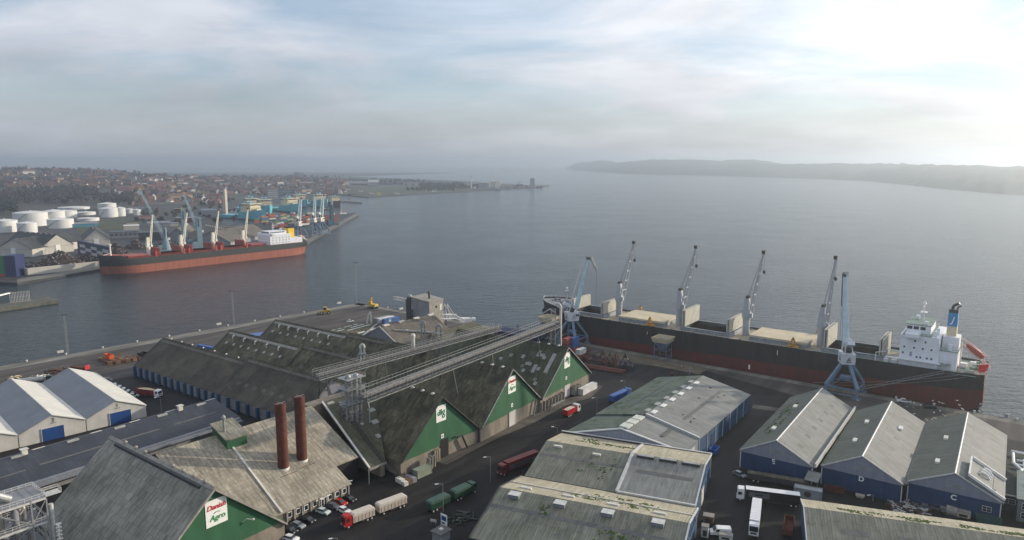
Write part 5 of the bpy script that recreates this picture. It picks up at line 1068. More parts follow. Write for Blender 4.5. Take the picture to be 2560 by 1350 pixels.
# mast on the bridge, with radar arms
mb = MB(); mb.tube((24.5, 0, zd + 17.6), (24.5, 0, zd + 27), .35, .22, 8); mb.box((24.5, 0, zd + 24.5), (.4, 7, .25)); mb.box((24.8, 0, zd + 26), (.4, 4.5, .3)); mb.box((24.5, 0, zd + 21.8), (2.5, 3.2, .15)); mb.tube((24.5, 2.6, zd + 24.6), (24.5, 2.6, zd + 27.6), .1, n=4); mb.tube((24.5, -3, zd + 24.6), (24.5, -3, zd + 26.6), .1, n=4); mb.lathe((24.5, -1.8, zd + 24.7), [(.5, 0), (.7, .5), (.4, 1), (.05, 1.2)], 8); mb.build('mast', M['white'], t)
mb = MB(); mb.tube((208, 0, zd + 3.5), (208, 0, zd + 13.5), .45, .3, 8); mb.box((208, 0, zd + 11), (.3, 4, .3)); mb.box((208, 0, zd + 12.6), (.5, 2.4, .5)); mb.tube((206.5, 0, zd + 3.5), (207.8, 0, zd + 11), .15, n=4); mb.build('fore_mast', M['crane_w'], t)
rn = random.Random(8); mb = MB()
for k in range(26): mb.box((204 + rn.uniform(-1, 13), rn.uniform(-5.5, 5.5), zd + 4.4), (rn.uniform(.6, 2.4), rn.uniform(.6, 2.2), rn.uniform(.8, 1.8)), rn.uniform(0, 3))
mb.build('mooring_gear', M['greyw2'], t)
mb = MB()
for k in range(16): mb.box((1.5 + rn.uniform(0, 8), rn.uniform(-9, 9), zd + .6), (rn.uniform(.6, 2), rn.uniform(.6, 2), rn.uniform(.8, 1.6)), rn.uniform(0, 3))
mb.build('stern_gear', M['deck_green'], t)
mb = MB(); mb.prism([(216, 2.4), (222, 1.4), (222, -1.4), (216, -2.4)], -1, -1) if False else mb.lathe((219.2, 5.4, zd - .6), [(.3, -1.6), (1.2, -1), (1.4, .6), (.5, 1.2)], 8); mb.box((219.8, 6.0, zd - 1.6), (2.4, .6, 2.2), .6); mb.build('anchor', M['black'], t)
# free fall lifeboat on its ramp
mb = MB(); 
for y in (5.6, 8.4): mb.beam((9.5, y, zd + 11.5), (-1.5, y, zd + 3.2), .3, .35); mb.beam((9.2, y, zd), (9.2, y, zd + 11.3), .25); mb.beam((1.5, y, zd), (1.5, y, zd + 5.4), .25); mb.beam((9.5, y, zd + 14.2), (-1, y, zd + 7), .2)
for k in range(5): x = 9 - k * 2.4; mb.beam((x, 5.6, zd + 11.2 - k * 1.8), (x, 8.4, zd + 11.2 - k * 1.8), .18); mb.beam((x, 5.6, zd + 11.2 - k * 1.8), (x, 5.6, zd + 13.8 - k * 1.75), .15)
mb.build('lifeboat_ramp', pm('ramp paint', (.62, .42, .38), .6, .1), t)
mb = MB(); ln = V((-.79, 0, -.61)); cb_ = V((4.4, 7, zd + 9.2)); prof_ = [(.1, -4.2), (.9, -3.2), (1.25, -1), (1.3, 2), (.9, 3.6), (.2, 4.2)]
ax = ln; s1 = V((0, 1, 0)); s2 = ax.cross(s1); n12 = 12; vs = []
for k in range(n12):
    tt = 2 * math.pi * k / n12
    for r_, q in prof_: vs.append(cb_ + ax * q + (s1 * math.cos(tt) + s2 * math.sin(tt)) * r_)
mb.add(vs, [(k * 6 + j, ((k + 1) % n12) * 6 + j, ((k + 1) % n12) * 6 + j + 1, k * 6 + j + 1) for k in range(n12) for j in range(5)]); mb.build('lifeboat', M['orange'], t, smooth=True)
mb = MB(); mb.tube((.3, 10.5, zd + 1), (-1.2, 10.5, zd + 5.4), .08, n=4); mb.build('flagstaff', M['white'], t)
mb = MB(); mb.add([(-1.0, 10.55, zd + 5.2), (2.6, 10.9, zd + 4.4), (2.0, 10.8, zd + .8), (-.6, 10.5, zd + 2.4)], [(0, 1, 2, 3)]); mb.build('flag', M['flag'], t)
mb = MB(); mb.bx(1.2, 5.2, -.35, .35, -1.9, 6); mb.build('rudder', M['hullred'], t)
text_obj('draft_marks', 'I', 3.2, M['logo_w'], t, (81, 15.06, zd - 2.6), math.pi / 2, .02); text_obj('draft_marks', 'I', 2.6, M['logo_w'], t, (148, 15.06, zd - 3), math.pi / 2, .02); mb = MB(); mb.bx(93.4, 94.2, 15.0, 15.06, 3.0, 5.2); mb.build('draft_board', M['logo_w'], t)
mb = MB()
for x in range(40, 196, 6): mb.box((x, 11.9, zd + .35), (1.0, .6, .7)); mb.box((x + 2, -12, zd + .4), (.8, .8, .8))
mb.build('deck_fittings', M['greyw2'], t)
mb = MB(); mb.beam((35, 14.2, zd + .8), (205, 12.4, zd + .8), .08); [mb.tube((x, 14.1, zd), (x, 14.1, zd + 1), .05, n=4) for x in range(40, 200, 4)]; mb.build('deck_rail', M['trim'], t)
# grabs resting on its deck
def ship_pt(k, y, z): a = R(180 - 36.9); return (so_.x + k * math.cos(a) - y * math.sin(a), so_.y + k * math.sin(a) + y * math.cos(a), z + WZ)
GG = 'yellow grabs resting on the ship deck'
for (k, y, lb) in ((148, 12.2, 'yellow grab on the near deck edge beside the first cream hatch'), (75, 12.3, 'yellow grab on the near deck edge beside the rear cream hatch'), (166, -12.5, 'yellow grab beyond the first ship crane'), (134, -12.6, 'yellow grab beyond the second ship crane'), (70, -12.6, 'yellow grab beyond the rear cream hatch')): place_grab(ship_pt(k, y, zd), R(50), M['grab'], lb, GG, .9)
# gangway and mooring lines
p = V(ship_pt(14, 15.2, zd)); q = QO_(sk - 46, -1.6, .5); t2 = empty('gangway', q, 0, 'long aluminium gangway sloping from the stern deck to the quay', 'gangway')
mb = MB(); mb.beam((0, 0, 0), p - q, .9, .12); dd = (p - q); ss = dd.cross(V((0, 0, 1))).normalized() * .45
for s in (-1, 1):
    mb.beam(ss * s + V((0, 0, 1)), p - q + ss * s + V((0, 0, 1)), .08); [mb.beam(dd * k / 16 + ss * s, dd * k / 16 + ss * s + V((0, 0, 1)), .06) for k in range(17)]
mb.build('walkway', M['galv'], t2)
M['rope'] = pm('mooring rope', (.35, .33, .27), .9, 0)
def rope(a, b, label, sag=1.2):
    a = V(a); b = V(b); t = empty('mooring_line', b, 0, label, 'rope', 'mooring lines of the near ship'); mb = MB(); pts = []
    for k in range(11): u = k / 10; pts.append(a.lerp(b, u) - V((0, 0, sag * 4 * u * (1 - u))) - b)
    mb.path(pts, .07, 4); mb.build('rope', M['rope'], t)
rope(ship_pt(8, 14, zd), QO_(sk - 64, -.6, .6), 'upper mooring line running forward from the stern'); rope(ship_pt(6, 14, zd - .6), QO_(sk - 58, -.6, .6), 'lower mooring line running forward from the stern'); rope(ship_pt(2, 11, zd - .6), QO_(sk + 14, -.6, .6), 'mooring line leading back from the stern corner')
rope(ship_pt(206, 9, zd + 2.5), QO_(sk - 186, -.6, .6), 'mooring line leading down from the bow')
# ------------------------------------------------------------------ portal cranes
M['pblue'] = pm('crane blue', (.12, .19, .27), .55, .2, .3); M['lblue'] = pm('light crane blue', (.40, .54, .59), .5, .15, .3); M['cabw'] = pm('cab white', (.55, .58, .62), .5, .1, .4)
def portal_crane(loc, rz, label, hcab, htop, jang, bent, group, sc=1.0, legm=None, jibm=None, cabm=None, detail=True, jlen=None, rot=0.0):
    legm = legm or M['pblue']; jibm = jibm or M['lblue']; cabm = cabm or M['cabw']
    t = empty('portal_crane', loc, rz, label, 'harbour crane', group); g = 6.4 * sc; a = 6.2 * sc; hb = hcab
    for sx in (-1, 1):
        for sy in (-1, 1):
            mb = MB(); mb.beam((sx * a, sy * g, .8), (sx * a, sy * g, hb * .36), 1.0 * sc, .9 * sc); mb.beam((sx * a, sy * g, hb * .34), (sx * 1.6 * sc, sy * 1.6 * sc, hb), 1.3 * sc, 1.2 * sc); mb.bx(sx * a - 1.6 * sc, sx * a + 1.6 * sc, sy * g - .5 * sc, sy * g + .5 * sc, .05, .9); mb.build('leg', legm, t)
    mb = MB()
    for s in (-1, 1): mb.beam((-a, s * g, hb * .3), (a, s * g, hb * .3), .5 * sc); mb.beam((s * a, -g, hb * .3), (s * a, g, hb * .3), .5 * sc)
    mb.beam((-a, -g, 1.4), (a, -g, 1.4), .5 * sc); mb.beam((-a, -g, hb * .3), (0, 0, hb * .5), .2 * sc)
    mb.bx(-2 * sc, 2 * sc, -2 * sc, 2 * sc, hb * .5, hb * .58); mb.build('brace', legm, t)
    mb = MB(); mb.lathe((0, 0, hb - 1.2), [(2.0 * sc, 0), (2.0 * sc, 1.3)], 14); mb.build('slew_ring', M['steel_d'], t)
    E = bpy.data.objects
    def rt(v): c, s = math.cos(jang), math.sin(jang); return V((v[0] * c - v[1] * s, v[0] * s + v[1] * c, v[2]))
    mb = MB(); w, l, h = 2.7 * sc, 3.5 * sc, 4.9 * sc
    mb.prof([(-w, hb + .2), (w, hb + .2), (w, hb + h), (-w, hb + h)], -l, l); mb.v = [tuple(rt((x if z > hb + h * .5 else x * .85, y, z))) for x, y, z in mb.v]; cb = mb.build('machine_house', cabm, t)
    if detail:
        # triangle emblem on two faces and cab windows
        mb = MB()
        for f in (-1, 1):
            for (y0, z0, y1, z1) in ((-.8, 1.5, 0, 3.4), (.8, 1.5, 0, 3.4), (-1, 1.4, 1, 1.4), (-.4, 2.2, .4, 2.2)): mb.beam(rt((f * (l + .05), y0 * sc, hb + z0 * sc)), rt((f * (l + .05), y1 * sc, hb + z1 * sc)), .16 * sc)
            for (y0, z0, y1, z1) in ((-.8, 1.5, 0, 3.4), (.8, 1.5, 0, 3.4), (-1, 1.4, 1, 1.4)): mb.beam(rt((y0 * sc, f * (w + .05), hb + z0 * sc)), rt((y1 * sc, f * (w + .05), hb + z1 * sc)), .16 * sc)
        mb.build('emblem', M['steel_d'], cb)
        mb = MB(); [mb.box(rt((x * sc, -w - .06, hb + 3.4 * sc)), (.7 * sc, .7 * sc, 1 * sc), jang) for x in (1.4, 2.5)]; mb.build('window', M['glass'], cb)
    zt = hb + h; ph = 6.0 * sc
    mb = MB()
    for y in (-1.6 * sc, 1.6 * sc):
        mb.beam(rt((2.0 * sc, y, zt)), rt((-.6 * sc, y * .6, zt + ph)), .35 * sc); mb.beam(rt((-2.6 * sc, y, zt)), rt((-.6 * sc, y * .6, zt + ph)), .35 * sc); mb.beam(rt((2.0 * sc, y, zt)), rt((2.4 * sc, y, zt + ph * .4)), .4 * sc)
    mb.beam(rt((-.6 * sc, -1 * sc, zt + ph)), rt((-.6 * sc, 1 * sc, zt + ph)), .4 * sc); mb.build('a_frame', cabm, t)
    mb = MB(); mb.box(rt((-3.2 * sc, 0, zt + ph * .75)), (3.6 * sc, 3.0 * sc, 1.9 * sc), jang, .5); mb.build('counterweight', cabm, t)
    mb = MB(); mb.tube(rt((-.3 * sc, -1.6 * sc, zt + 1.2 * sc)), rt((-.3 * sc, 1.6 * sc, zt + 1.2 * sc)), 1.2 * sc, n=12); mb.build('winch', M['steel_d'], t)
    reach = (jlen or 8) * sc; p = V((2.4 * sc, 0, zt + 1.5)); q = V((2.4 * sc + reach, 0, htop))
    mb = MB(); mb.beam(rt(p), rt(q), 2.9 * sc, 1.4 * sc, 1.7 * sc, .9 * sc); jb = mb.build('jib', jibm, t)
    mb = MB(); mb.beam(rt(p + V((.7 * sc, -1.3 * sc, 0))), rt(q + V((.5 * sc, -.7 * sc, 0))), .2 * sc); mb.beam(rt(p + V((.7 * sc, 1.3 * sc, 0))), rt(q + V((.5 * sc, .7 * sc, 0))), .2 * sc); [mb.beam(rt(p.lerp(q, k / 5) - V((0, 2.4 * sc, 0))), rt(p.lerp(q, k / 5) + V((0, 1.2 * sc, 0))), .15 * sc) for k in range(1, 5)]; mb.build('jib_ladder', M['galv'], jb)
    b0 = V((-.6 * sc, 0, zt + ph)); fw = q + V((-2.2 * sc, 0, 1.0 * sc))
    mb = MB(); mb.beam(rt(b0), rt(fw), .42 * sc); mb.build('back_tie', cabm, t)
    tipf = q + V((5.2 * sc, 0, -6.5 * sc)) if bent else q + V((1.4 * sc, 0, -14 * sc))
    mb = MB(); mb.lattice(rt(fw), rt(q + V((1.5 * sc, 0, .4 * sc))), 1.4 * sc, 1.2 * sc, 3, .12 * sc); mb.lattice(rt(q + V((1.5 * sc, 0, .4 * sc))), rt(tipf), 1.3 * sc, 1.4 * sc, 5, .12 * sc, .6 * sc, .6 * sc); mb.build('fly_jib', M['galv'] if bent else M['steel_d'], t)
    mb = MB(); mb.box(rt(q), (1.4 * sc, 1.8 * sc, 1.2 * sc), jang); mb.build('jib_head', M['steel_d'], jb)
    mb = MB(); mb.tube(rt(tipf), rt((tipf.x, 0, 17 * sc)), .07, n=3); mb.build('hoist_rope', M['steel_d'], t)
    return t
GC = 'blue legged portal cranes at the near quay'
ca = R(-36.9)
portal_crane(QO_(183.5, -6.6), ca, 'blue legged portal crane at the ship bow, its jib bent down to the right', 13.4, 47.5, R(36.9 + 20), True, GC, jlen=7)
portal_crane(QO_(323.5, -6.6), ca, 'blue legged portal crane near the ship stern with a straight upright jib', 13.6, 50.5, R(36.9 + 80), False, GC, jlen=8.5)
# ------------------------------------------------------------------ hoppers
def hopper(loc, rz, label, h, w, m1, sc=1.0):
    t = empty('quay_hopper', loc, rz, label, 'hopper', 'tan rimmed hoppers on the quay'); b = w * .36
    for x in (-b, b):
        for y in (-b, b): mb = MB(); mb.beam((x, y, 0), (x, y, h * .72), .28); mb.build('leg', m1, t)
    mb = MB(); 
    for z in (h * .12, h * .42, h * .7):
        for s in (-1, 1): mb.beam((-b, s * b, z), (b, s * b, z), .2); mb.beam((s * b, -b, z), (s * b, b, z), .2)
    mb.beam((-b, -b, h * .42), (b, -b, h * .7), .14); mb.build('brace', m1, t)
    mb = MB(); a_ = [(-w * .42, -w * .42), (w * .42, -w * .42), (w * .42, w * .42), (-w * .42, w * .42)]; c_ = [(x * .25, y * .25) for x, y in a_]
    mb.add([(*p, h * .82) for p in a_] + [(*p, h * .4) for p in c_], [(0, 1, 5, 4), (1, 2, 6, 5), (2, 3, 7, 6), (3, 0, 4, 7)]); mb.build('funnel', m1, t)
    mb = MB(); o_, i_ = w * .5, w * .42
    for (x0, y0, x1, y1) in ((-1, -1, 1, -1), (1, -1, 1, 1), (1, 1, -1, 1), (-1, 1, -1, -1)):
        mb.add([(x0 * o_, y0 * o_, h), (x1 * o_, y1 * o_, h), (x1 * i_, y1 * i_, h * .82), (x0 * i_, y0 * i_, h * .82), (x0 * (o_ + .15), y0 * (o_ + .15), h), (x1 * (o_ + .15), y1 * (o_ + .15), h), (x1 * (i_ + .1), y1 * (i_ + .1), h * .78), (x0 * (i_ + .1), y0 * (i_ + .1), h * .78)], [(0, 1, 2, 3), (7, 6, 5, 4), (0, 4, 5, 1)])
    mb.build('rim', M['hatch_tan'], t); return t
hopper(QO_(236.5, -3.4), ca, 'tan rimmed hopper on a blue frame standing alone beside the hull', 11.5, 9.0, M['pblue'])
g = G((1395, 862)); hopper(QO_(168, -5.5), ca, 'tan rimmed hopper behind the tall white pipe at the bow', 13.5, 9.5, M['pblue'])
ORD = 'first second third fourth fifth sixth seventh eighth ninth tenth eleventh twelfth thirteenth fourteenth fifteenth sixteenth'.split()
# ------------------------------------------------------------------ the second bulk carrier, far quay
aL = R(-131.0); oL = V((-238.5, 793.9)); t = empty('bulk_carrier', (oL.x, oL.y, WZ), aL, 'black and salmon red bulk carrier with four cream cranes and a yellow funnel', 'cargo ship')
M['hullgreen'] = pm('faded black hull', (.03, .042, .042), .6, .4, .3, stretch=(1, 1, .12), c2=(.05, .042, .035))
Lf, Bf, zd = 210, 29.0, 12.9; rows = hull(t, Lf, Bf, zd, 7.9, 7.2, 20, [M['hullred2'], M['hullgreen']])
HT = [(50, 66), (73, 98), (107, 130), (139, 161), (170, 188)]
ship_deck(t, rows, zd, HT, 9.0, M['deck_red'], M['deck_red'], Lf, 20)
for h_, kind in zip(HT, ('closed', 'open', 'open', 'open', 'closed')): hatch(t, h_[0], h_[1], 9.0, zd, kind, M['hatch_red'], M['deck_red'])
for x in (74, 97, 108, 129, 140, 160): folded(t, x, 9.0, zd + 2.2, 5.6, M['hatch_red'], M['deck_red'])
for x, dx in ((69.4, -6), (102, -6.5), (134.4, -6.5), (166, -5)): deck_crane(t, x + .4, zd, 8.5, 9.5, (dx, -1.5, 53.0), M['crane_y'], bl=False, spread=3.2, chord=.6)
mb = MB(); mb.bx(21, 46, -12.5, 12.5, zd, zd + 11.2); hs_ = mb.build('deckhouse', M['super'], t)
mb = MB(); mb.bx(24, 44.5, -8.5, 8.5, zd + 11.2, zd + 14.6); mb.bx(40, 45, -14.8, 14.8, zd + 11.2, zd + 12.6); br = mb.build('bridge', M['super'], t)
mb = MB(); mb.bx(44.4, 44.6, -8, 8, zd + 12.8, zd + 14); [mb.bx(x, x + 1.6, 8.4, 8.6, zd + 12.9, zd + 14) for x in range(26, 44, 2)]; mb.build('bridge_window', M['glass'], br)
portholes(t, [(x, 12.55, zd + z, 'y', .8, .8) for z in (2.5, 5.2, 7.9) for x in (23.5, 27, 31, 35, 39, 43)] + [(46.05, y, zd + z, 'x', .9, .9) for z in (3, 6, 9) for y in (-10, -6, -2, 2, 6, 10)], .08, hs_)
mb = MB(); mb.bx(6, 21, -11, 11, zd, zd + 6.2); mb.build('aft_house', M['super'], t)
mb = MB(); mb.bx(12, 19, -4, 5, zd + 6.2, zd + 16.4); mb.build('funnel', M['yellow'], t); mb = MB(); mb.bx(11.9, 19.1, -4.1, 5.1, zd + 16.4, zd + 18); mb.path([V((16, 0, zd + 17)), V((15, 0, zd + 18.5))], .8, 8); mb.build('funnel_top', M['black'], t)
mb = MB(); mb.tube((35, 0, zd + 14.6), (35, 0, zd + 23), .5, .3, 8); mb.box((35, 0, zd + 20), (.4, 6, .4)); mb.box((35, 0, zd + 18), (2.5, 3, .2)); mb.build('mast', M['white'], t)
mb = MB(); mb.tube((200, 0, zd + 3), (200, 0, zd + 14), .9, .6, 8); mb.box((200, 0, zd + 13.6), (1.6, 3.4, 1.6)); mb.beam((200, 0, zd + 6), (207, 0, zd + 4.2), .4); mb.build('fore_mast', M['crane_y'], t)
for x in (71.5, 99.5, 104.5, 132, 137, 163.5): mb = MB(); mb.bx(x - .8, x + .8, 9.4, 10.6, zd, zd + 5.4); mb.build('red_post', pm('bright red oxide', (.45, .06, .03), .6, .2), t)
mb = MB(); mb.beam((10, 12.9, zd + 1), (190, 13.6, zd + 1), .12); [mb.beam((x, 13.3, zd), (x, 13.3, zd + 1), .12) for x in range(12, 190, 5)]; mb.build('deck_rail', M['deck_red'], t)
mb = MB(); mb.beam((8, 9, zd + 8), (-1, 9, zd + 2.5), .5); mb.beam((8, 6, zd + 8), (-1, 6, zd + 2.5), .5); mb.beam((6, 9, zd), (6, 9, zd + 9), .3); mb.build('lifeboat_ramp', M['white'], t); mb = MB(); mb.tube((6.5, 7.5, zd + 8), (1, 7.5, zd + 4.6), 1.3, 1.1, 8); mb.build('lifeboat', M['orange'], t)
me = text_obj('lettering', 'THERESA', 1.9, M['logo_w'], t, (190, 12.4, zd - 1.2), math.pi / 2, .02) if False else None
mb = MB()
for k in range(9): mb.box((186 - k * 1.25, 13.4 + .04 * k, zd - .2), (.75, .12, 1.0))
mb.build('name_marks', M['logo_w'], t)
# ------------------------------------------------------------------ terrain ray, trees, far buildings
def TG(px, py):
    d = G((px, py + 0.0001), 0) - V((0, 0, H)) if py > HOR + 1 else V((0, 1, -.001)); d.normalize(); r = 900.0
    while r < 5200:
        p = V((0, 0, H)) + d * r; z = max(terr(p.x, p.y), 0)
        if p.z <= z: return V((p.x, p.y, z))
        r += 12
    return V((p.x, p.y, max(0, terr(p.x, p.y))))
M['bark'] = pm('bark', (.07, .055, .045), .9, .2); M['twig'] = pm('bare twigs', (.085, .065, .055), .95, .35, .05, c2=(.045, .038, .034)); M['twig2'] = pm('dark evergreen', (.03, .042, .026), .95, .35, .05, c2=(.018, .026, .018))
def crown_mesh(seed, n, rx, rz, zc, size, mb=None, off=(0, 0, 0)):
    r = random.Random(seed); mb = mb or MB(); lobes = [(V((r.uniform(-.5, .5) * rx, r.uniform(-.5, .5) * rx, zc + r.uniform(-.45, .5) * rz)), r.uniform(.35, .6)) for _ in range(7)]
    for k in range(n):
        c, s = r.choice(lobes); d = V((r.gauss(0, 1), r.gauss(0, 1), r.gauss(0, 1))).normalized(); p = c + V((d.x * rx, d.y * rx, d.z * rz)) * s * r.uniform(.6, 1) + V(off)
        a = V((r.gauss(0, 1), r.gauss(0, 1), r.gauss(0, .7))).normalized() * size; b = a.cross(V((r.gauss(0, 1), r.gauss(0, 1), r.gauss(0, 1)))).normalized() * size * .8
        mb.add([p - a, p + b, p + a, p - b * .6], [(0, 1, 2, 3)])
    return mb
def make_tree(seed, h, w, m, label):
    t = empty('tree', (0, 0, 0), 0, label, 'tree', 'trees around the far town'); mb = MB(); mb.tube((0, 0, -1), (0, 0, h * .5), .5, .25, 6)
    r = random.Random(seed)
    for k in range(6): a = r.uniform(0, 6.28); mb.tube((0, 0, h * r.uniform(.25, .45)), (math.cos(a) * w * .6, math.sin(a) * w * .6, h * r.uniform(.6, .85)), .2, .08, 4)
    mb.build('trunk', M['bark'], t); crown_mesh(seed, 170, w, h * .36, h * .62, 1.1).build('crown', m, t); return t
TREES = [make_tree(1, 15, 6.5, M['twig'], 'x'), make_tree(2, 18, 6, M['twig'], 'x'), make_tree(3, 13, 7, M['twig2'], 'x'), make_tree(4, 16, 8, M['twig'], 'x')]
tree_used = [False] * 4; tree_n = [0]
def where(px, py):
    a = ['above the dark wood', 'behind the white tanks', 'beyond the first lattice jib', 'beyond the second lattice jib', 'behind the silo towers', 'behind the first supply ships', 'behind the apartment blocks', 'below the hospital', 'by the headland'][sum(px > v for v in (110, 240, 340, 440, 540, 620, 700, 770))]
    q = (py - ridge_py(px)) / max(1, 490 - ridge_py(px)); return a, ['on the skyline', 'high up', 'halfway down', 'low down', 'at town foot'][sum(q > v for v in (.12, .32, .55, .8))]
def put_tree(px, py, k, z=None, sc=1.0, lab=None, flat=False):
    p = G((px, py), 0) if flat else TG(px, py); w = ['spreading bare brown tree', 'tall bare brown tree', 'dark bushy evergreen tree', 'broad bare tree'][k]
    lab = lab or w + ' ' + ' '.join(where(px, py)[::-1])
    if not tree_used[k]: o = TREES[k]; o.location = p; o['label'] = lab; tree_used[k] = True
    else: o = copy_tree(TREES[k], p, random.random() * 6, lab)
    o.scale = (sc, sc, sc); return o
rnd = random.Random(77)
def ridge_trees():
    for px in range(-5, 880, 17):
        x = px + rnd.uniform(-7, 7); py = ridge_py(x) + rnd.uniform(3, 7); put_tree(x, py, rnd.randint(0, 3), sc=rnd.uniform(.8, 1.5), lab=None)
ridge_trees()
for k in range(60): x = rnd.uniform(0, 850); put_tree(x, rnd.uniform(ridge_py(x) + 8, 486), rnd.randint(0, 3), sc=rnd.uniform(.7, 1.2))
# peninsula: single trees and a wood read as one mass
for (hx, hy, k, s) in ((30, 305, 3, 1.3), (70, 312, 0, 1.1), (110, 316, 1, 1), (150, 322, 0, .9), (180, 322, 1, 1.1), (265, 320, 3, 1.1), (300, 318, 0, 1), (375, 312, 3, 1.6), (410, 318, 3, 1.3), (460, 322, 1, 1.2), (500, 324, 0, 1), (540, 326, 1, 1.4), (588, 328, 1, 1.2), (660, 332, 1, 1), (700, 336, 0, .8), (770, 340, 0, .8)): put_tree(*cH(hx, hy + 12), k, flat=True, sc=s * 1.25, lab=ORD[[30, 70, 110, 150, 180, 265, 300, 375, 410, 460, 500, 540, 588, 660, 700, 770].index(hx)] + ' bare tree from the left on the headland skyline')
def wood(name, pts, n, h, m, seed, label=None, flat=True, size=2.2):
    r = random.Random(seed); mb = MB()
    for k in range(n):
        (x0, y0, x1, y1) = pts; px = r.uniform(x0, x1); py = r.uniform(y0, y1); p = G((px, py), 0) if flat else TG(px, py); hh = h * r.uniform(.7, 1.25)
        crown_mesh(r.random(), 46, hh * .5, hh * .5, hh * .5, size, mb, (p.x, p.y, p.z))
    return tag(mb.build(name, m), kind='stuff')
x0, y0 = cH(835, 352); x1, y1 = cH(1290, 378); wood('woodland', (x0, y0, x1, y1), 90, 24, M['twig'], 11, size=2.6)
wood('woodland', (835, 452, 1075, 457), 120, 15, M['twig'], 21, size=2.6); x0, y0 = cH(700, 362); x1, y1 = cH(1180, 392); wood('scrub', (x0, y0, x1, y1), 60, 9, M['twig2'], 12)
wood('woodland', (-20, 476, 250, 512), 190, 16, M['twig'], 13, flat=False); wood('woodland', (-30, 506, 40, 540), 60, 16, M['twig2'], 14, flat=False); wood('woodland', (240, 486, 340, 512), 70, 12, M['twig'], 15, flat=False)
wood('woodland', (-30, 424, 330, 434), 120, 18, M['twig'], 16, flat=False, size=3); wood('woodland', (330, 442, 860, 452), 120, 13, M['twig'], 17, flat=False, size=3)
wood('scrub', (0, 438, 880, 492), 420, 9, M['twig'], 18, flat=False); wood('scrub', (340, 496, 590, 560), 90, 9, M['twig'], 19)
# ------------------------------------------------------------------ far town houses, each one its own thing
WC = [pm('red brick', (.13, .075, .06), .9, .2), pm('white render', (.62, .60, .56), .8, .08), pm('yellow render', (.42, .33, .2), .85, .1), pm('grey render', (.28, .28, .28), .85, .1), pm('pink render', (.38, .22, .18), .85, .1)]
RC = [pm('red tiles', (.12, .06, .052), .85, .25), pm('orange tiles', (.16, .085, .068), .85, .2), pm('dark tiles', (.045, .045, .055), .8, .2), pm('brown tiles', (.13, .06, .045), .85, .2)]
WN = ['red brick', 'white', 'yellow', 'grey', 'pinkish']; RN = ['red', 'orange', 'dark', 'brown']
HP = {}
def house_proto(w, r, big):
    k = (w, r, big)
    if k not in HP:
        L_, W_, he = (26, 11, 8.5) if big else (13, 8.5, 4.2); hr = he + W_ * .48
        t = empty('far_house', (0, 0, -999), 0, f'{WN[w]} walled ' + ('long block' if big else 'small house') + f' with {RN[r]} gabled roof in the far town', 'house', 'houses of the far town')
        mb = MB(); mb.prof([(-W_ / 2, -3), (W_ / 2, -3), (W_ / 2, he), (0, hr), (-W_ / 2, he)], -L_ / 2, L_ / 2); mb.build('wall', WC[w], t)
        mb = MB(); a = .6
        for s in (-1, 1): mb.prof([(s * (W_ / 2 + a), he - a), (0, hr + .1), (0, hr + .5), (s * (W_ / 2 + a), he - a + .4)], -L_ / 2 - .3, L_ / 2 + .3)
        ro = mb.build('roof', RC[r], t); mb = MB(); mb.bx(-.6 + L_ * .2, .6 + L_ * .2, -.5, .5, hr - .6, hr + 1.5); mb.build('chimney', WC[0], ro)
        HP[k] = [t, False]
    return HP[k]
def put_house(px, py, w, r, big, rz):
    pr_ = house_proto(w, r, big); p = TG(px, py)
    if not pr_[1]: o = pr_[0]; o.location = p; o.rotation_euler = (0, 0, rz); pr_[1] = True
    else: o = copy_tree(pr_[0], p, rz)
    o['label'] = f'{WN[w]} ' + ('long block' if big else 'small house') + f', {RN[r]} roof, ' + ' '.join(where(px, py)[::-1]); return o
nh = 0
for k in range(900):
    if nh >= 292: break
    px = rnd.uniform(-12, 860); lo = ridge_py(px) + 4; hi = 514 if 325 < px < 560 else 488; py = lo + (.3 + .7 * rnd.random() ** .7) * (hi - lo)
    if px < 300 and py > 472: continue
    if px > 560 and py > 484: continue
    w = rnd.choices([0, 1, 2, 3, 4], [.42, .22, .1, .12, .14])[0]; r = rnd.choices([0, 1, 2, 3], [.34, .12, .34, .20])[0]
    put_house(px, py, w, r, rnd.random() < .33, rnd.choice([R(47), R(-43), R(20), R(-70)]) + rnd.uniform(-.2, .2)); nh += 1
tb = MB()   # the rest of the packed roofs beyond the countable ones
for k in range(620):
    px = rnd.uniform(-20, 870); lo = ridge_py(px) + 2; py = lo + rnd.random() ** 1.3 * (484 - lo)
    if px < 300 and py > 470: continue
    p = TG(px, py); L_, W_, he = rnd.choice([(14, 9, 4), (22, 10, 7), (34, 12, 9)]); hr = he + W_ * .45; rz = rnd.choice([R(47), R(-43), R(10)]); s = MB(); s.prof([(-W_ / 2, -3), (W_ / 2, -3), (W_ / 2, he), (-W_ / 2, he)], -L_ / 2, L_ / 2); q = len(s.f); s.prof([(-W_ / 2 - .4, he), (W_ / 2 + .4, he), (0, hr)], -L_ / 2, L_ / 2)
    c_, s_ = math.cos(rz), math.sin(rz); wm, rm = rnd.choices([0, 1, 2, 3], [.5, .2, .12, .18])[0], 4 + rnd.choices([0, 1, 2, 3], [.32, .1, .36, .22])[0]
    n0 = len(tb.v); tb.v += [(p.x + c_ * x - s_ * y, p.y + s_ * x + c_ * y, p.z + z) for x, y, z in s.v]; tb.f += [tuple(n0 + i for i in f) for f in s.f]; tb.m += [wm] * q + [rm] * (len(s.f) - q)
tag(tb.build('distant_houses', WC[:4] + RC), kind='stuff')
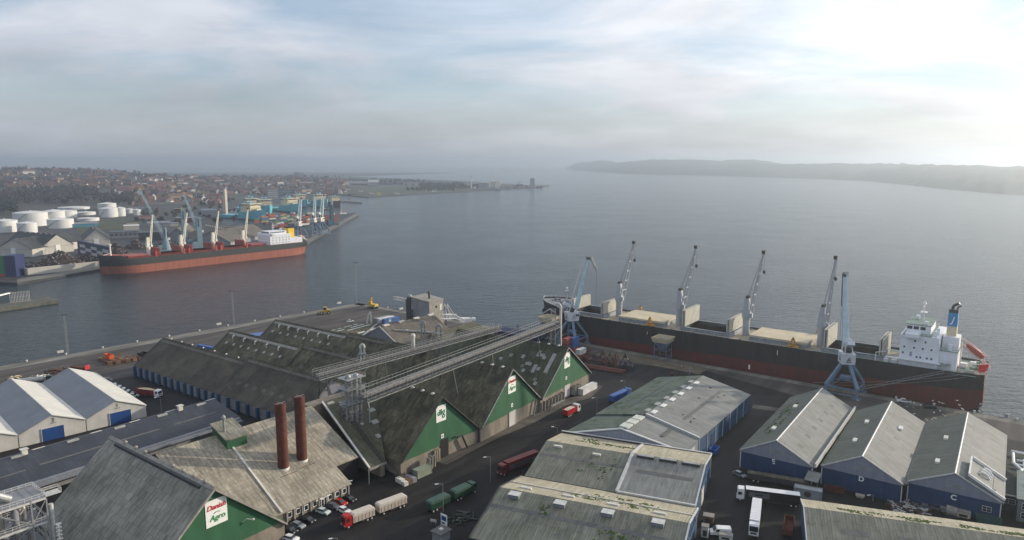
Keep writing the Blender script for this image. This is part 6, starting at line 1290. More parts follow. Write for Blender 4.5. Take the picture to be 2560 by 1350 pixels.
# ------------------------------------------------------------------ larger far buildings
M['fglass'] = pm('far glazing', (.05, .06, .075), .3, 0)
def far_building(name, label, cat, x0, x1, yb, yt, depth, wall, roof, floors=0, pitched=0, flat=True, rz=0.0, group=None, cols=0):
    p = G(((x0 + x1) / 2, yb), 0) if flat else TG((x0 + x1) / 2, yb)
    dpt = p.y * CT + (H - p.z) * ST; w = (x1 - x0) / F * dpt; h = max(2.5, (yb - yt) / F * dpt); az = math.atan2(p.y, p.x) - math.pi / 2 + rz
    t = empty(name, p, az, label, cat, group); mb = MB()
    if pitched: mb.prof([(0, -2), (depth, -2), (depth, h * (1 - pitched)), (0, h * (1 - pitched))], -w / 2, w / 2)
    else: mb.bx(-w / 2, w / 2, 0, depth, -2, h)
    mb.build('wall', wall, t); mb = MB()
    if pitched: mb.prof([(-.6, h * (1 - pitched)), (depth + .6, h * (1 - pitched)), (depth / 2, h)], -w / 2 - .4, w / 2 + .4)
    else: mb.bx(-w / 2 - .3, w / 2 + .3, -.3, depth + .3, h, h + .5)
    mb.build('roof', roof, t)
    hh = h * (1 - pitched)
    for f in range(floors):
        z = hh * (f + .35) / floors; mb = MB(); n = cols or max(2, int(w / 5))
        for c in range(n): xa = -w / 2 + w * (c + .15) / n; mb.bx(xa, xa + w / n * .7, -.08, .05, z, z + hh / floors * .42)
        mb.build('window_row', M['fglass'], t)
    return t, w, h
Mw, Mb_, Mg, Mc = WC[1], WC[0], WC[3], pm('cream concrete', (.48, .44, .36), .85, .12)
fb = far_building
fb('hospital', 'dark red slab of a hospital rising above the skyline of the far town', 'hospital', 735, 748, 444, 431, 25, Mb_, RC[2], 4, flat=False); fb('hospital', 'paler banded wing of the hospital on the skyline', 'hospital', 748, 761, 444, 432, 25, Mg, RC[2], 4, flat=False)
fb('red_block', 'reddish roofed block left of the hospital on the skyline', 'building', 719, 734, 446, 438, 20, WC[4], RC[0], 2, .35, flat=False)
fb('apartment_block', 'white banded office block behind the pale blue supply ships', 'apartment block', 671, 695, 496, 476, 16, Mw, Mg, 4); fb('apartment_block', 'small white banded block at the waterfront left of the supply ships', 'apartment block', 614, 627, 497, 488, 12, Mw, Mg, 3)
fb('apartment_block', 'yellow tower block beside the pale silo towers', 'apartment block', 505, 523, 496, 478, 14, WC[2], RC[3], 4); fb('apartment_block', 'red block just right of the yellow tower block', 'apartment block', 524, 535, 494, 482, 12, Mb_, RC[0], 3); fb('apartment_block', 'long red brick block above the silo towers', 'apartment block', 584, 607, 482, 472, 12, WC[4], RC[0], 3, flat=False)
fb('apartment_block', 'stepped pale apartment block in the middle of the waterfront', 'apartment block', 751, 784, 474, 457, 20, Mg, Mw, 5, flat=True); fb('apartment_block', 'pinkish apartment tower with balconies, narrow one', 'apartment block', 785, 801, 489, 471, 14, WC[4], Mg, 5); fb('apartment_block', 'pinkish apartment tower with balconies, wider one at the water', 'apartment block', 809, 836, 489, 471, 16, WC[4], Mc, 5, cols=6)
fb('apartment_block', 'low blue grey waterfront row between the apartment towers', 'apartment block', 706, 752, 484, 474, 14, Mg, RC[2], 2); fb('office', 'glass fronted office with white roof edge on the waterfront', 'building', 696, 706, 492, 472, 14, M['greyw2'], RC[2], 3)
fb('apartment_block', 'small brick block at the root of the headland', 'apartment block', 846, 861, 468, 455, 14, Mb_, RC[2], 3)
xh = lambda v: cH(v, 0)[0]; yh = lambda v: cH(0, v)[1]
fb('barracks', 'long low pale roofed building on the headland, the first one', 'building', xh(115), xh(320), yh(342), yh(292), 16, Mb_, Mg, 1, .45); fb('barracks', 'taller pale building with a raised centre roof on the headland', 'building', xh(325), xh(425), yh(345), yh(278), 18, Mc, Mw, 2, .35)
fb('barracks', 'long low building with white gable ends on the headland', 'building', xh(427), xh(672), yh(345), yh(310), 14, Mw, RC[2], 1, .5); fb('factory', 'long low works building in front of the thin mast', 'building', xh(1180), xh(1345), yh(362), yh(336), 20, Mb_, Mg, 1, 0); fb('factory', 'dark square works building right of the thin mast', 'building', xh(1362), xh(1425), yh(362), yh(318), 20, M['steel_d'], Mg); fb('shed', 'small white shed below the thin mast', 'building', xh(1375), xh(1400), yh(368), yh(350), 10, Mw, Mw)
def tanks_row(label, xs, yb, yt, wpx, m, group, cone=.06):
    for i, x in enumerate(xs):
        p = G(cH(x, yb), 0); d = p.y * CT + H * ST; r = wpx / 4 / F * d / 2; h = (yb - yt) / 4 / F * d; t = empty('silo', p, 0, ORD[i] + ' ' + label, 'silo', group); mb = MB(); mb.lathe((0, 0, -1), [(r, 0), (r, h + 1), (r * .3, h + 1 + r * cone * 4)], 14); mb.build('drum', m, t, smooth=True); mb = MB(); mb.lathe((0, 0, h), [(r * .3, r * .25), (r * .25, r * .5), (.1, r * .6)], 8); mb.build('cap', M['galv'], t)
tanks_row('tall grey silo in the tight row on the far headland quay', [1438, 1462, 1488, 1508, 1526], 358, 308, 26, Mg, 'grey silos on the headland'); tanks_row('cream silo in the row beside the white coaster', [1552, 1572, 1592, 1612, 1632], 350, 296, 22, Mc, 'cream silos on the headland')
p = G(cH(1355, 365), 0); dd = p.y * CT; t = empty('mast', p, 0, 'thin tall chimney mast standing alone on the headland', 'mast'); hh = 112 / 4 / F * dd; mb = MB(); mb.tube((0, 0, 0), (0, 0, hh), 2.0, 1.1, 8); mb.build('shaft', Mw, t); mb = MB(); mb.tube((0, 0, hh), (0, 0, hh + 5), 1.8, n=8); mb.build('top', M['steel_d'], t)
p = G(cH(1962, 352), 0); dd = p.y * CT; t = empty('far_tower', p, 0, 'grey square tower at the very end of the headland jetty', 'tower'); hh = 78 / 4 / F * dd; mb = MB(); mb.bx(-9, 9, -8, 8, -1, hh); mb.build('wall', Mg, t); mb = MB(); mb.bx(-10, 10, -9, 9, hh, hh + 2); mb.bx(-5, 5, -5, 5, hh + 2, hh + 6); mb.build('roof', Mg, t)
def jetty(label, pts, w, zt=2.0):
    P_ = [V(G(p, 0).xy) for p in pts]; t = empty('jetty', (P_[0].x, P_[0].y, 0), 0, label, 'jetty'); mb = MB(); q = [V((a.x - P_[0].x, a.y - P_[0].y, zt)) for a in P_]
    for a, b in zip(q, q[1:]):
        mb.beam(a, b, w, 1.2); n = max(2, int((b - a).length / 40))
        for k in range(n + 1): c = a.lerp(b, k / n); mb.tube(c, V((c.x, c.y, -3)), w * .3, n=5)
    mb.build('deck', M['steel_d'], t)
jetty('thin dark jetty running out past the silos to the square tower', [cH(1645, 352), cH(1800, 348), cH(1960, 350), cH(2125, 338)], 7, 4); jetty('second dark jetty line in front of the square tower', [cH(1690, 362), cH(1900, 360), cH(2010, 352)], 6, 3)
for k, x in enumerate((1720, 1790, 1910, 2018, 2050)): p = G(cH(x, 366 - (x - 1700) * .03), 0); t = empty('dolphin', p, 0, ORD[k] + ' dark mooring dolphin off the headland jetty, counted outwards', 'mooring post', 'mooring dolphins'); mb = MB(); mb.bx(-5, 5, -4, 4, -3, 5); mb.build('block', M['steel_d'], t); mb = MB(); mb.tube((0, 0, 5), (0, 0, 9), .8, n=6); mb.build('bollard', M['steel_d'], t)
p = G(cH(1838, 345), 0); t = empty('jetty_crane', p, 0, 'small dark loader frame on the headland jetty', 'loader'); mb = MB(); mb.bx(-14, 14, -6, 6, 3, 9); mb.beam((-10, 0, 9), (4, 0, 22), 2); mb.build('frame', M['steel_d'], t)
# ------------------------------------------------------------------ small ships
def small_ship(loc, rz, L_, hull_m, sup_m, label, sc=1.0, cat='ship', dark=None, house=(.12, .3), hz=7):
    t = empty('small_ship', loc, rz, label, cat); mb = MB(); B = L_ * .2; pts = [(0, -B * .42), (L_ * .75, -B / 2), (L_, 0), (L_ * .75, B / 2), (0, B * .42)]; d = L_ * .045 + 1.2
    mb.prism(pts, -1, d); mb.build('hull', hull_m, t); a, b = house
    mb = MB(); mb.bx(L_ * a, L_ * b, -B * .35, B * .35, d, d + hz * .6); mb.bx(L_ * (a + .03), L_ * (b - .02), -B * .25, B * .25, d + hz * .6, d + hz); mb.build('wheelhouse', sup_m, t)
    mb = MB(); mb.tube((L_ * (a + b) / 2, 0, d + hz), (L_ * (a + b) / 2, 0, d + hz * 1.8), .3, n=5); mb.tube((L_ * .6, 0, d), (L_ * .6, 0, d + hz * .8), .25, n=5); mb.build('mast', M['trim'], t)
    return t
small_ship(G(cH(485, 440), WZ), R(190), 32, WC[1], pm('tug yellow', (.62, .50, .2), .6, .1), 'small white and yellow tug under way off the headland', cat='tug', house=(.3, .7), hz=9)
small_ship(G(cH(1640, 382), WZ), R(182), 110, M['r_steel'], WC[1], 'white coaster with its house aft alongside the headland silos', hz=22, house=(.02, .16)); small_ship(G(cG(1640, 520), WZ), R(5), 60, M['steel_d'], WC[1], 'dark hulled white coaster moored beyond the supply ships', hz=10); small_ship(G(cG(1465, 700), WZ), R(10), 26, M['steel_d'], M['trim'], 'low dark launch beside the supply ships', hz=4, cat='boat')
small_ship(G(cG(1685, 748), 0), R(40), 14, WC[1], pm('buff paint', (.6, .45, .25), .6, .1), 'small buff work boat lifted on the far quay tip', hz=5, cat='boat')
for i_, (x, y) in enumerate(((222, 396), (330, 418), (585, 420), (958, 398))): small_ship(G(cH(x, y), .4), R(20), 16, WC[1], WC[1], 'small white boat laid up on the headland, ' + ['left of the tug and higher', 'just left of the tug', 'right of the tug', 'nearest the wood'][i_] , cat='boat', hz=4).__setitem__('group', 'boats on the headland')
# supply ships
M['cyan'] = pm('pale blue hull', (.10, .40, .48), .55, .15, .1); M['cyan_d'] = pm('pale blue mast', (.08, .28, .38), .6, .2, .2)
def supply(px, py, rz, label, sc=1.0):
    t = empty('supply_ship', G(cG(px, py), WZ), rz, label, 'supply ship', 'pale blue supply ships'); L_, B = 82 * sc, 21 * sc
    mb = MB(); st = [(0, .80, .70, 5), (10, 1, .85, 5), (38, 1, .95, 5), (42, 1, .95, 10), (58, 1, .8, 10.5), (68, .82, .5, 12), (76, .5, .22, 13.4), (82, .06, .01, 14.5)]; n = len(st)
    for sd in (1, -1):
        b0 = len(mb.v)
        for (x, d, w, z) in st: mb.v += [(x * sc - (4 * sc if x > 70 else 0) * 0, sd * B / 2 * w, -1.5), ((x) * sc, sd * B / 2 * (w * .6 + d * .4), 1.2), (x * sc, sd * B / 2 * d, z * sc)]
        for i in range(n - 1):
            for j in range(2): a = b0 + i * 3 + j; f = (a, a + 3, a + 4, a + 1); mb.f.append(f if sd > 0 else f[::-1]); mb.m.append(0 if j else 1)
    for i in range(n - 1): a, b = i * 3 + 2, n * 3 + i * 3 + 2; mb.f.append((a, b, b + 3, a + 3)); mb.m.append(0)
    mb.f += [(0, 1, 2, n * 3 + 2, n * 3 + 1, n * 3)]; mb.m.append(0)
    mb.build('hull', [M['cyan'], M['hullred']], t)
    mb = MB(); mb.bx(43 * sc, 62 * sc, -9.2 * sc, 9.2 * sc, 10 * sc, 18 * sc); mb.build('deckhouse', M['super_c'], t)
    mb = MB(); mb.bx(46 * sc, 60 * sc, -7 * sc, 7 * sc, 18 * sc, 20.6 * sc); mb.bx(44 * sc, 63 * sc, -10.4 * sc, 10.4 * sc, 20.6 * sc, 21.4 * sc); br = mb.build('bridge', M['super_c'], t)
    mb = MB(); mb.bx(59.9 * sc, 60.2 * sc, -6.5 * sc, 6.5 * sc, 18.8 * sc, 20.3 * sc); mb.build('bridge_window', M['glass'], br)
    mb = MB(); [mb.bx(61.9 * sc, 62.1 * sc, y * sc, (y + 1.2) * sc, z * sc, (z + 1.1) * sc) for y in (-8, -5, -2, 1, 4, 7) for z in (12, 15)]; mb.build('window_row', M['glass'], t)
    mb = MB(); mb.tube((52 * sc, 0, 21 * sc), (52 * sc, 0, 29 * sc), .5, .3, 6); mb.box((52 * sc, 0, 25 * sc), (1, 7 * sc, .5)); mb.bx(48 * sc, 55 * sc, -4 * sc, 4 * sc, 21.4 * sc, 23 * sc); mb.build('mast', M['cyan_d'], t)
    for y in (-3, 3): mb = MB(); mb.lathe((50 * sc, y * sc, 23 * sc), [(.9, 0), (1.3, .8), (.9, 1.9), (.1, 2.3)], 8); mb.build('radar_dome', M['white'], t)
    for s in (-1, 1): mb = MB(); mb.bx(40 * sc, 44 * sc, s * 7.5 * sc - 1.4, s * 7.5 * sc + 1.4, 10 * sc, 22 * sc); mb.build('funnel', M['cyan_d'], t)
    mb = MB(); mb.box((66 * sc, 0, 13 * sc), (6 * sc, 8 * sc, 3 * sc)); mb.box((64 * sc, 5 * sc, 13 * sc), (2, 2, 5 * sc)); mb.build('fore_gear', M['super_c'], t)
    return t
for (x, y, a, lb) in ((300, 790, -28, 'pale blue supply ship, the one nearest the two silo towers'), (500, 700, -52, 'pale blue supply ship second from the silo towers'), (690, 715, -58, 'pale blue supply ship in the middle of three bows'), (850, 700, -38, 'pale blue supply ship with a sunlit side above the containers'), (1040, 645, -48, 'pale blue supply ship in the second rank behind a portal crane'), (1290, 640, -50, 'pale blue supply ship farthest along, next to the brown vessel')): supply(x, y, R(a), lb, 1.3)
t = supply(1500, 640, R(-50), 'brown rusty vessel moored at the end of the pale blue ships', 1.0); 
for c_ in t.children:
    if c_.name.startswith('hull'): c_.data.materials[0] = M['rust']
t['group'] = 'other vessels'; 
# ------------------------------------------------------------------ oil tanks
M['tank'] = pm('tank white', (.62, .62, .60), .55, .08, .05, stretch=(1, 1, .3))
TK = [(-60, 165, 800, 665, 'partly seen at the left edge in front'), (165, 462, 740, 583, 'widest and tallest, left of centre'), (190, 362, 805, 690, 'small one in front of the widest tank'), (440, 640, 720, 570, 'tall one behind the pair of overlapping tanks'), (535, 755, 665, 575, 'clean one in the middle of the cluster'), (595, 875, 600, 540, 'broad low one at the back'), (490, 722, 758, 655, 'front one with a slanting stair'), (760, 940, 640, 590, 'grey low one right of the middle'), (780, 975, 690, 650, 'flat one barely above the bank'), (985, 1150, 600, 500, 'tall one at the back right'), (1000, 1165, 655, 545, 'cream one in front of the back right tank'), (1145, 1245, 645, 545, 'narrow cream one with a tree drawn by its shadow'), (1245, 1325, 620, 560, 'small one second from the right end'), (1320, 1402, 635, 565, 'small round one at the right end')]
TK[11] = TK[11][:4] + ('narrow cream one third from the right end',)
for (xl, xr, yb, yt, lb) in TK:
    p = G(cF((xl + xr) / 2, yb), 0); dp = p.y * CT + H * ST; D = (xr - xl) / 3.97 / F * dp; r = D / 2; p = p + V((p.x, p.y, 0)).normalized() * r * .9; h = hg(p, cF(0, yt)[1])
    t = empty('storage_tank', (p.x, p.y, 0), 0, 'white round storage tank, ' + lb, 'storage tank', 'white storage tanks'); mb = MB(); mb.lathe((0, 0, 0), [(r, -.5), (r, h * .88)], 40); mb.f.pop(); mb.m.pop(); mb.build('shell', M['tank'], t, smooth=True)
    mb = MB(); mb.lathe((0, 0, h * .88), [(r + .15, -.3), (r + .15, .15), (r * .5, h * .12 * .7 + .1), (0.6, h * .12 + .1)], 40); mb.build('roof', M['tank'], t, smooth=True)
    mb = MB(); n = 14; a0 = -2.4
    for k in range(n): a = a0 + k * .09; b = a0 + (k + 1) * .09; mb.beam(((r + .5) * math.cos(a), (r + .5) * math.sin(a), h * .88 * k / n), ((r + .5) * math.cos(b), (r + .5) * math.sin(b), h * .88 * (k + 1) / n), .8, .5)
    mb.build('stair', M['greyw2'], t); mb = MB(); mb.tube((0, 0, h), (0, 0, h + 1), .8, n=8); mb.build('vent', M['tank'], t)
# ------------------------------------------------------------------ pale gabled sheds on the far quay
M['r_far'] = pm('dark far roof', (.05, .055, .055), .8, .25, .1); M['paneln'] = pm('pale panel wall', (.46, .44, .39), .8, .08, .2)
def far_gable(name, label, al, ap, ar, br, rl_, group, wallm, roofm, hz_=None, cat='warehouse'):
    """al, ar: lower left / right corners of the gable (picture), ap: apex, br: eave right; rl_: far ridge end"""
    a, b = V(G(al, 0).xy), V(G(ar, 0).xy); W = (b - a).length; ang = math.atan2((b - a).y, (b - a).x); he = hg(b, br[1]); m_ = (a + b) / 2; hr = hg(m_, ap[1])
    rd = V(G(rl_, hr).xy) - m_; nrm = V((-(b - a).y, (b - a).x)).normalized(); L_ = rd.length
    ra = math.atan2(rd.y, rd.x); ax = ang + math.pi / 2
    t = hall(name, label, cat, group, b, math.degrees(ax), 0, L_, [(0, he), (W / 2, hr), (W, he)], wallm, [roofm, roofm], over=.6)
    return t, W, he, hr, L_
for (al, ap, ar, br_, rl2, lb) in (((cF(-45, 1040)), cF(145, 868), cF(325, 1042), cF(325, 965), cF(-500, 850), 'pale gabled far shed nearest the green and blue containers'), (cF(418, 1020), cF(580, 818), cF(738, 985), cF(738, 915), cF(45, 800), 'pale gabled far shed in the middle, behind the scrap heap'), (cF(822, 940), cF(965, 768), cF(1098, 925), cF(1098, 865), cF(430, 760), 'pale gabled far shed beside the checkered block wall')):
    t, W, he, hr, L_ = far_gable('gabled_shed', lb, al, ap, ar, br_, rl2, 'pale gabled sheds on the far quay', M['paneln'], M['r_far'])
    mb = MB(); mb.bx(-.3, -.05, W * .5 - 2.6, W * .5 + 2.6, 0, he * 1.15); mb.build('door', M['white'], t)
    mb = MB(); [mb.box((L_ * (.1 + .14 * k), W / 2 + 1.5, hr - .2), (1.5, 1.5, 1.2)) for k in range(6)]; mb.build('vent_row', M['greyw2'], t)
    mb = MB(); mb.bx(-.2, -.02, .3, W - .3, he - .3, he); mb.build('panel_joint', M['greyw2'], t)
# pitched halls behind the second ship
t, W, he, hr, L_ = far_gable('quay_warehouse', 'broad grey roofed warehouse with white pilasters behind the yellow funnel ship', cG(20, 1120), cG(215, 930), cG(560, 1080), cG(545, 1045), cG(560, 868), None, M['greyw2'], M['r_grey2']) 
mb = MB(); [mb.bx(k * L_ / 16, k * L_ / 16 + 1.1, -1.0, .0, 0, he) for k in range(16)]; mb.build('pilaster', M['white'], t)
mb = MB(); [mb.box((L_ * k / 9, W / 2, hr + .6), (.8, .8, 1.2)) for k in range(9)]; mb.build('vent_row', M['white'], t)
for (al, ap, ar, br_, rl2, lb) in ((cF(1650, 890), cF(1760, 755), cF(1880, 885), cF(1880, 850), cF(1700, 720), 'grey gabled store behind the second ship crane'), (cF(1905, 930), cF(2060, 790), cF(2290, 935), cF(2290, 895), cF(2250, 715), 'grey gabled store between the ship cranes and the pilaster wall')): far_gable('quay_store', lb, al, ap, ar, br_, rl2, 'grey stores behind the second ship', M['greyw2'], M['r_grey2'])
for (x0, x1, yb, yt, lb, w_, r_) in ((1110, 1390, 850, 795, 'long low dark blue terminal with a band of pale windows', M['greyw2'], M['r_slate']), (1240, 1375, 785, 735, 'cream boat shaped terminal with a white roof', Mc, Mw), (1480, 1680, 745, 690, 'pale hipped roof shed on the far yard', M['greyw2'], M['r_steel']), (1400, 1660, 870, 800, 'dark flat shed under the lattice jib', M['steel_d'], M['r_slate']), (720, 960, 745, 700, 'low blue plant behind the front tank', M['cyan_d'], M['greyw2']), (1760, 1950, 700, 655, 'brownish yard shed left of the silo towers', M['rust'], M['greyw2']), (1500, 1830, 575, 500, 'large grey roofed hall at the foot of the town', M['greyw2'], M['r_grey2']), (2010, 2190, 640, 580, 'long yard shed between the town and the silos', M['greyw2'], M['r_steel'])):
    fb('far_shed', lb, 'building', *[cF(v, 0)[0] for v in (x0, x1)], cF(0, yb)[1], cF(0, yt)[1], 24, w_, r_, 1 if 'window' in lb else 0, .3 if 'hip' in lb or 'hall' in lb or 'plant' in lb else 0)
# twin silo towers
for (x0, x1, yt, lb) in ((275, 295, 545, 'shorter pale silo tower slab'), (292, 316, 460, 'tall pale silo tower with a pointed top')):
    p = G(cG((x0 + x1) / 2, 755), 0); dp = p.y * CT; w = (x1 - x0) / 4.822 / F * dp; h = (755 - yt) / 4.822 / F * dp; t = empty('silo_tower', p, R(-20), lb, 'silo tower', 'pale silo towers'); mb = MB(); mb.bx(-w / 2, w / 2, 0, w * 1.6, 0, h); mb.build('wall', Mc, t); mb = MB(); mb.prof([(0, h), (w * 1.6, h), (w * .8, h + 4)], -w / 2, w / 2); mb.build('roof', Mc, t); mb = MB(); [mb.bx(-w / 2 - .3, -w / 2, y, y + .6, 0, h) for y in (1, 5)]; mb.build('rib', Mg, t)
# ------------------------------------------------------------------ scrap heaps, walls, containers
M['scrap'] = pm('scrap metal', (.10, .065, .05), .8, .5, .6, c2=(.02, .018, .018), detail=10)
M['scrap2'] = pm('pale scrap pieces', (.30, .27, .25), .6, .4, 1.5)
def heap(xl, xr, yb, yt, lb, depth=None):
    p = G(cF((xl + xr) / 2, yb), 0); dp = p.y * CT + H * ST; w = (xr - xl) / 3.97 / F * dp / 2; h = (yb - yt) / 3.97 / F * dp * .8; p = p + V((p.x, p.y, 0)).normalized() * w * .6
    t = empty('scrap_heap', (p.x, p.y, 0), 0, lb, 'scrap heap', 'scrap heaps on the far quay'); r = random.Random(xl); mb = MB(); n = 36; m_ = 12
    for i in range(m_ + 1):
        for j in range(n):
            a = 2 * math.pi * j / n; q = i / m_; z = h * (1 - q) ** .9 * (1 + .18 * mnoise.noise(V((xl + 3 * q * math.cos(a), 3 * q * math.sin(a), 0)))); mb.v.append((w * q * math.cos(a) * (1 + .08 * r.uniform(-1, 1)), w * .75 * q * math.sin(a), z + r.uniform(-.5, .5) * (q < .97)))
    for i in range(m_):
        for j in range(n): mb.f.append((i * n + j, (i + 1) * n + j, (i + 1) * n + (j + 1) % n, i * n + (j + 1) % n)); mb.m.append(0)
    mb.build('mound', M['scrap'], t); mb = MB()
    for k in range(420):
        a = r.uniform(0, 6.28); q = r.random() ** .6; z = h * (1 - q) ** .9 + r.uniform(0, .5); mb.k = 0 if r.random() < .72 else 1; mb.box((w * q * math.cos(a), w * .75 * q * math.sin(a), z), (r.uniform(.5, 3), r.uniform(.3, 1.2), r.uniform(.2, 1)), r.uniform(0, 3), r.uniform(-.7, .7))
    mb.k = 0; tag(mb.build('scrap_pieces', [M['scrap'], M['scrap2']], t), kind='stuff')
for a in ((340, 860, 1155, 955, 'largest brown scrap heap behind the pale block wall'), (730, 980, 1090, 1000, 'low dark scrap heap in front of the checkered wall'), (190, 420, 1160, 1080, 'low dark scrap heap beside the green containers'), (985, 1300, 1030, 885, 'scrap heap behind the ship bow'), (1240, 1460, 965, 850, 'dark scrap heap behind the first ship crane'), (1500, 1800, 960, 875, 'scrap heap between the blue harbour cranes')): heap(*a)
def wall_run(name, label, cat, pts, h, th, m, cap=None):
    P_ = [V(G(p, 0).xy) for p in pts]; t = empty(name, (P_[0].x, P_[0].y, 0), 0, label, cat)
    for a, b in zip(P_, P_[1:]): mb = MB(); a3 = V((a.x - P_[0].x, a.y - P_[0].y, h / 2)); b3 = V((b.x - P_[0].x, b.y - P_[0].y, h / 2)); mb.beam(a3, b3, th, h); mb.build('wall_panel', m, t)
    return t
M['blocks'] = roofmat('pale block wall', (.46, .44, .38), (.36, .34, .29), 2, 2, patch=.3, line=.3)
wall_run('block_wall', 'long pale block wall along the far quay, holding back scrap', 'wall', [cF(190, 1208), cF(275, 1222), cF(1030, 1143)], 6.2, 1.5, M['paneln'])
# checkered wall of dark blue and pale blocks
a, b = V(G(cF(800, 1015), 0).xy), V(G(cF(1085, 1085), 0).xy); d = (b - a); t = empty('checkered_wall', (a.x, a.y, 0), math.atan2(d.y, d.x), 'tall checkered wall of dark blue and pale panels behind the scrap', 'wall'); M['navy'] = pm('navy', (.012, .02, .075), .6, .1)
hw = 14.5; mb = MB(); mb.bx(-8, d.length + 2, .1, 3, 0, hw); mb.build('wall', M['navy'], t)
for i in range(5):
    for j in range(4):
        if (i + j) % 2 == 0 and j < 3 and not (j == 2 and i > 0 and False): mb = MB(); w = d.length / 5; mb.bx(i * w, (i + 1) * w, -.05, .1, hw * (.12 + j * .22), hw * (.34 + j * .22)); mb.build('pale_panel', M['greyw'], t)
CC = {'green': (.03, .20, .09), 'blue': (.03, .12, .35), 'red': (.35, .05, .035), 'brown': (.22, .06, .045), 'orange': (.48, .13, .03), 'white': (.6, .6, .58), 'grey': (.25, .27, .28), 'dark': (.04, .05, .07), 'tan': (.45, .38, .22), 'navy': (.012, .025, .12), 'palegreen': (.22, .25, .18)}
CC = {k: tuple(.8 * x + .2 * sum(v) / 3 for x in v) for k, v in CC.items()}
CM = {k: pm('container ' + k, v, .6, .2, .3) for k, v in CC.items()}
CP = {}
def container_proto(c, L_=12.2, name='shipping_container'):
    k = (c, L_)
    if k not in CP:
        t = empty(name, (0, 0, -999), 0, 'x', 'container'); w, h = 2.44, 2.6; mb = MB(); mb.bx(0, L_, -w / 2 + .06, w / 2 - .06, .12, h - .08)
        n = int(L_ / .75)
        for i in range(n):
            x = (i + .25) * L_ / n
            for s in (-1, 1): mb.bx(x, x + L_ / n * .5, s * (w / 2 - .04) - .04, s * (w / 2 - .04) + .04, .2, h - .2)
        mb.build('body', CM[c], t)
        mb = MB(); 
        for x in (0, L_): [mb.beam((x, s * w / 2, 0), (x, s * w / 2, h), .15) for s in (-1, 1)]; mb.beam((x, -w / 2, h), (x, w / 2, h), .15); mb.beam((x, -w / 2, .08), (x, w / 2, .08), .15)
        for s in (-1, 1): mb.beam((0, s * w / 2, h), (L_, s * w / 2, h), .13); mb.beam((0, s * w / 2, .08), (L_, s * w / 2, .08), .15)
        mb.build('frame', CM[c], t); mb = MB(); [mb.beam((-.08, y, .2), (-.08, y, h - .2), .06) for y in (-.8, -.3, .3, .8)]; mb.build('door_bars', M['galv'], t); CP[k] = [t, False]
    return CP[k]
def put_container(c, loc, rz, label, group=None, L_=12.2, sc=1.0):
    p = container_proto(c, L_)
    if not p[1]: o = p[0]; p[1] = True; o.location = loc; o.rotation_euler = (0, 0, rz)
    else: o = copy_tree(p[0], loc, rz)
    o['label'] = label; 
    if group: o['group'] = group
    elif 'group' in o: del o['group']
    if sc != 1: o.scale = (sc, sc, sc)
    return o
# block of green and blue stacks at the left edge
p0 = G(cF(84, 1235), 0)
for i, c in enumerate(('red', 'green', 'green', 'green', 'green', 'green', 'green')):
    for j in range(2): put_container(c, (p0.x - 14 - 12.6 * j, p0.y, i * 2.62), R(0), f'{c} container, {ORD[i]} up in the left edge stack, ' + ('beside the blue ones' if j == 0 else 'cut by the picture edge'), 'stacked containers at the left edge')
for i in range(7): 
    for j in range(4): put_container('navy', (p0.x - 1.0 + 2.6 * j, p0.y - 1.2, i * 2.62), R(90), f'dark blue container in the {["bottom", "second", "third", "fourth", "fifth", "sixth", "top"][i]} layer, {["nearest", "second from", "third from", "farthest from"][j]} the green ones', 'stacked containers at the left edge')
rc = random.Random(21); cols_ = ['red', 'brown', 'orange', 'white', 'grey', 'dark', 'tan', 'green', 'blue', 'white', 'brown']; nst = 0
for (gx, gy) in [(x, y) for y in (800, 835, 870, 905, 935) for x in range(640, 1330, 46)]:
    if rc.random() < .22: continue
    if gx < 760 and gy > 860 : continue
    x_, y_ = gx + rc.uniform(-12, 12), gy + rc.uniform(-8, 8) - (gx - 980) * .04; p = G(cG(x_, y_), 0); nn = rc.choice([1, 2, 3, 3, 4])
    for k in range(nn):
        c = rc.choice(cols_); put_container(c, (p.x, p.y, k * 2.62), R(46 if rc.random() < .8 else -44), f'{c} container {["on the ground", "second up", "third up", "topmost"][k]} in stack ' + ['near the silo towers', 'below the supply ships', 'left of the portal cranes', 'behind the yellow funnel', 'between the portal cranes', 'near the quay tip'][min(5, int((x_ - 620) / 118))] + ([' at the back', ' midway', ' at the front'][min(2, max(0, int((y_ - 780) / 55)))]), 'containers stacked on the far quay'); nst += 1
for k in range(5): p = G(cG(1490 + 4 * k, 880 - 2 * k), 0); [put_container('brown', (p.x + k * 2.6, p.y, q * 2.62), R(46), f'rusty red container, {ORD[q]} up in the {ORD[k]} column of the tall red stack', 'tall red stack') for q in range(6)]
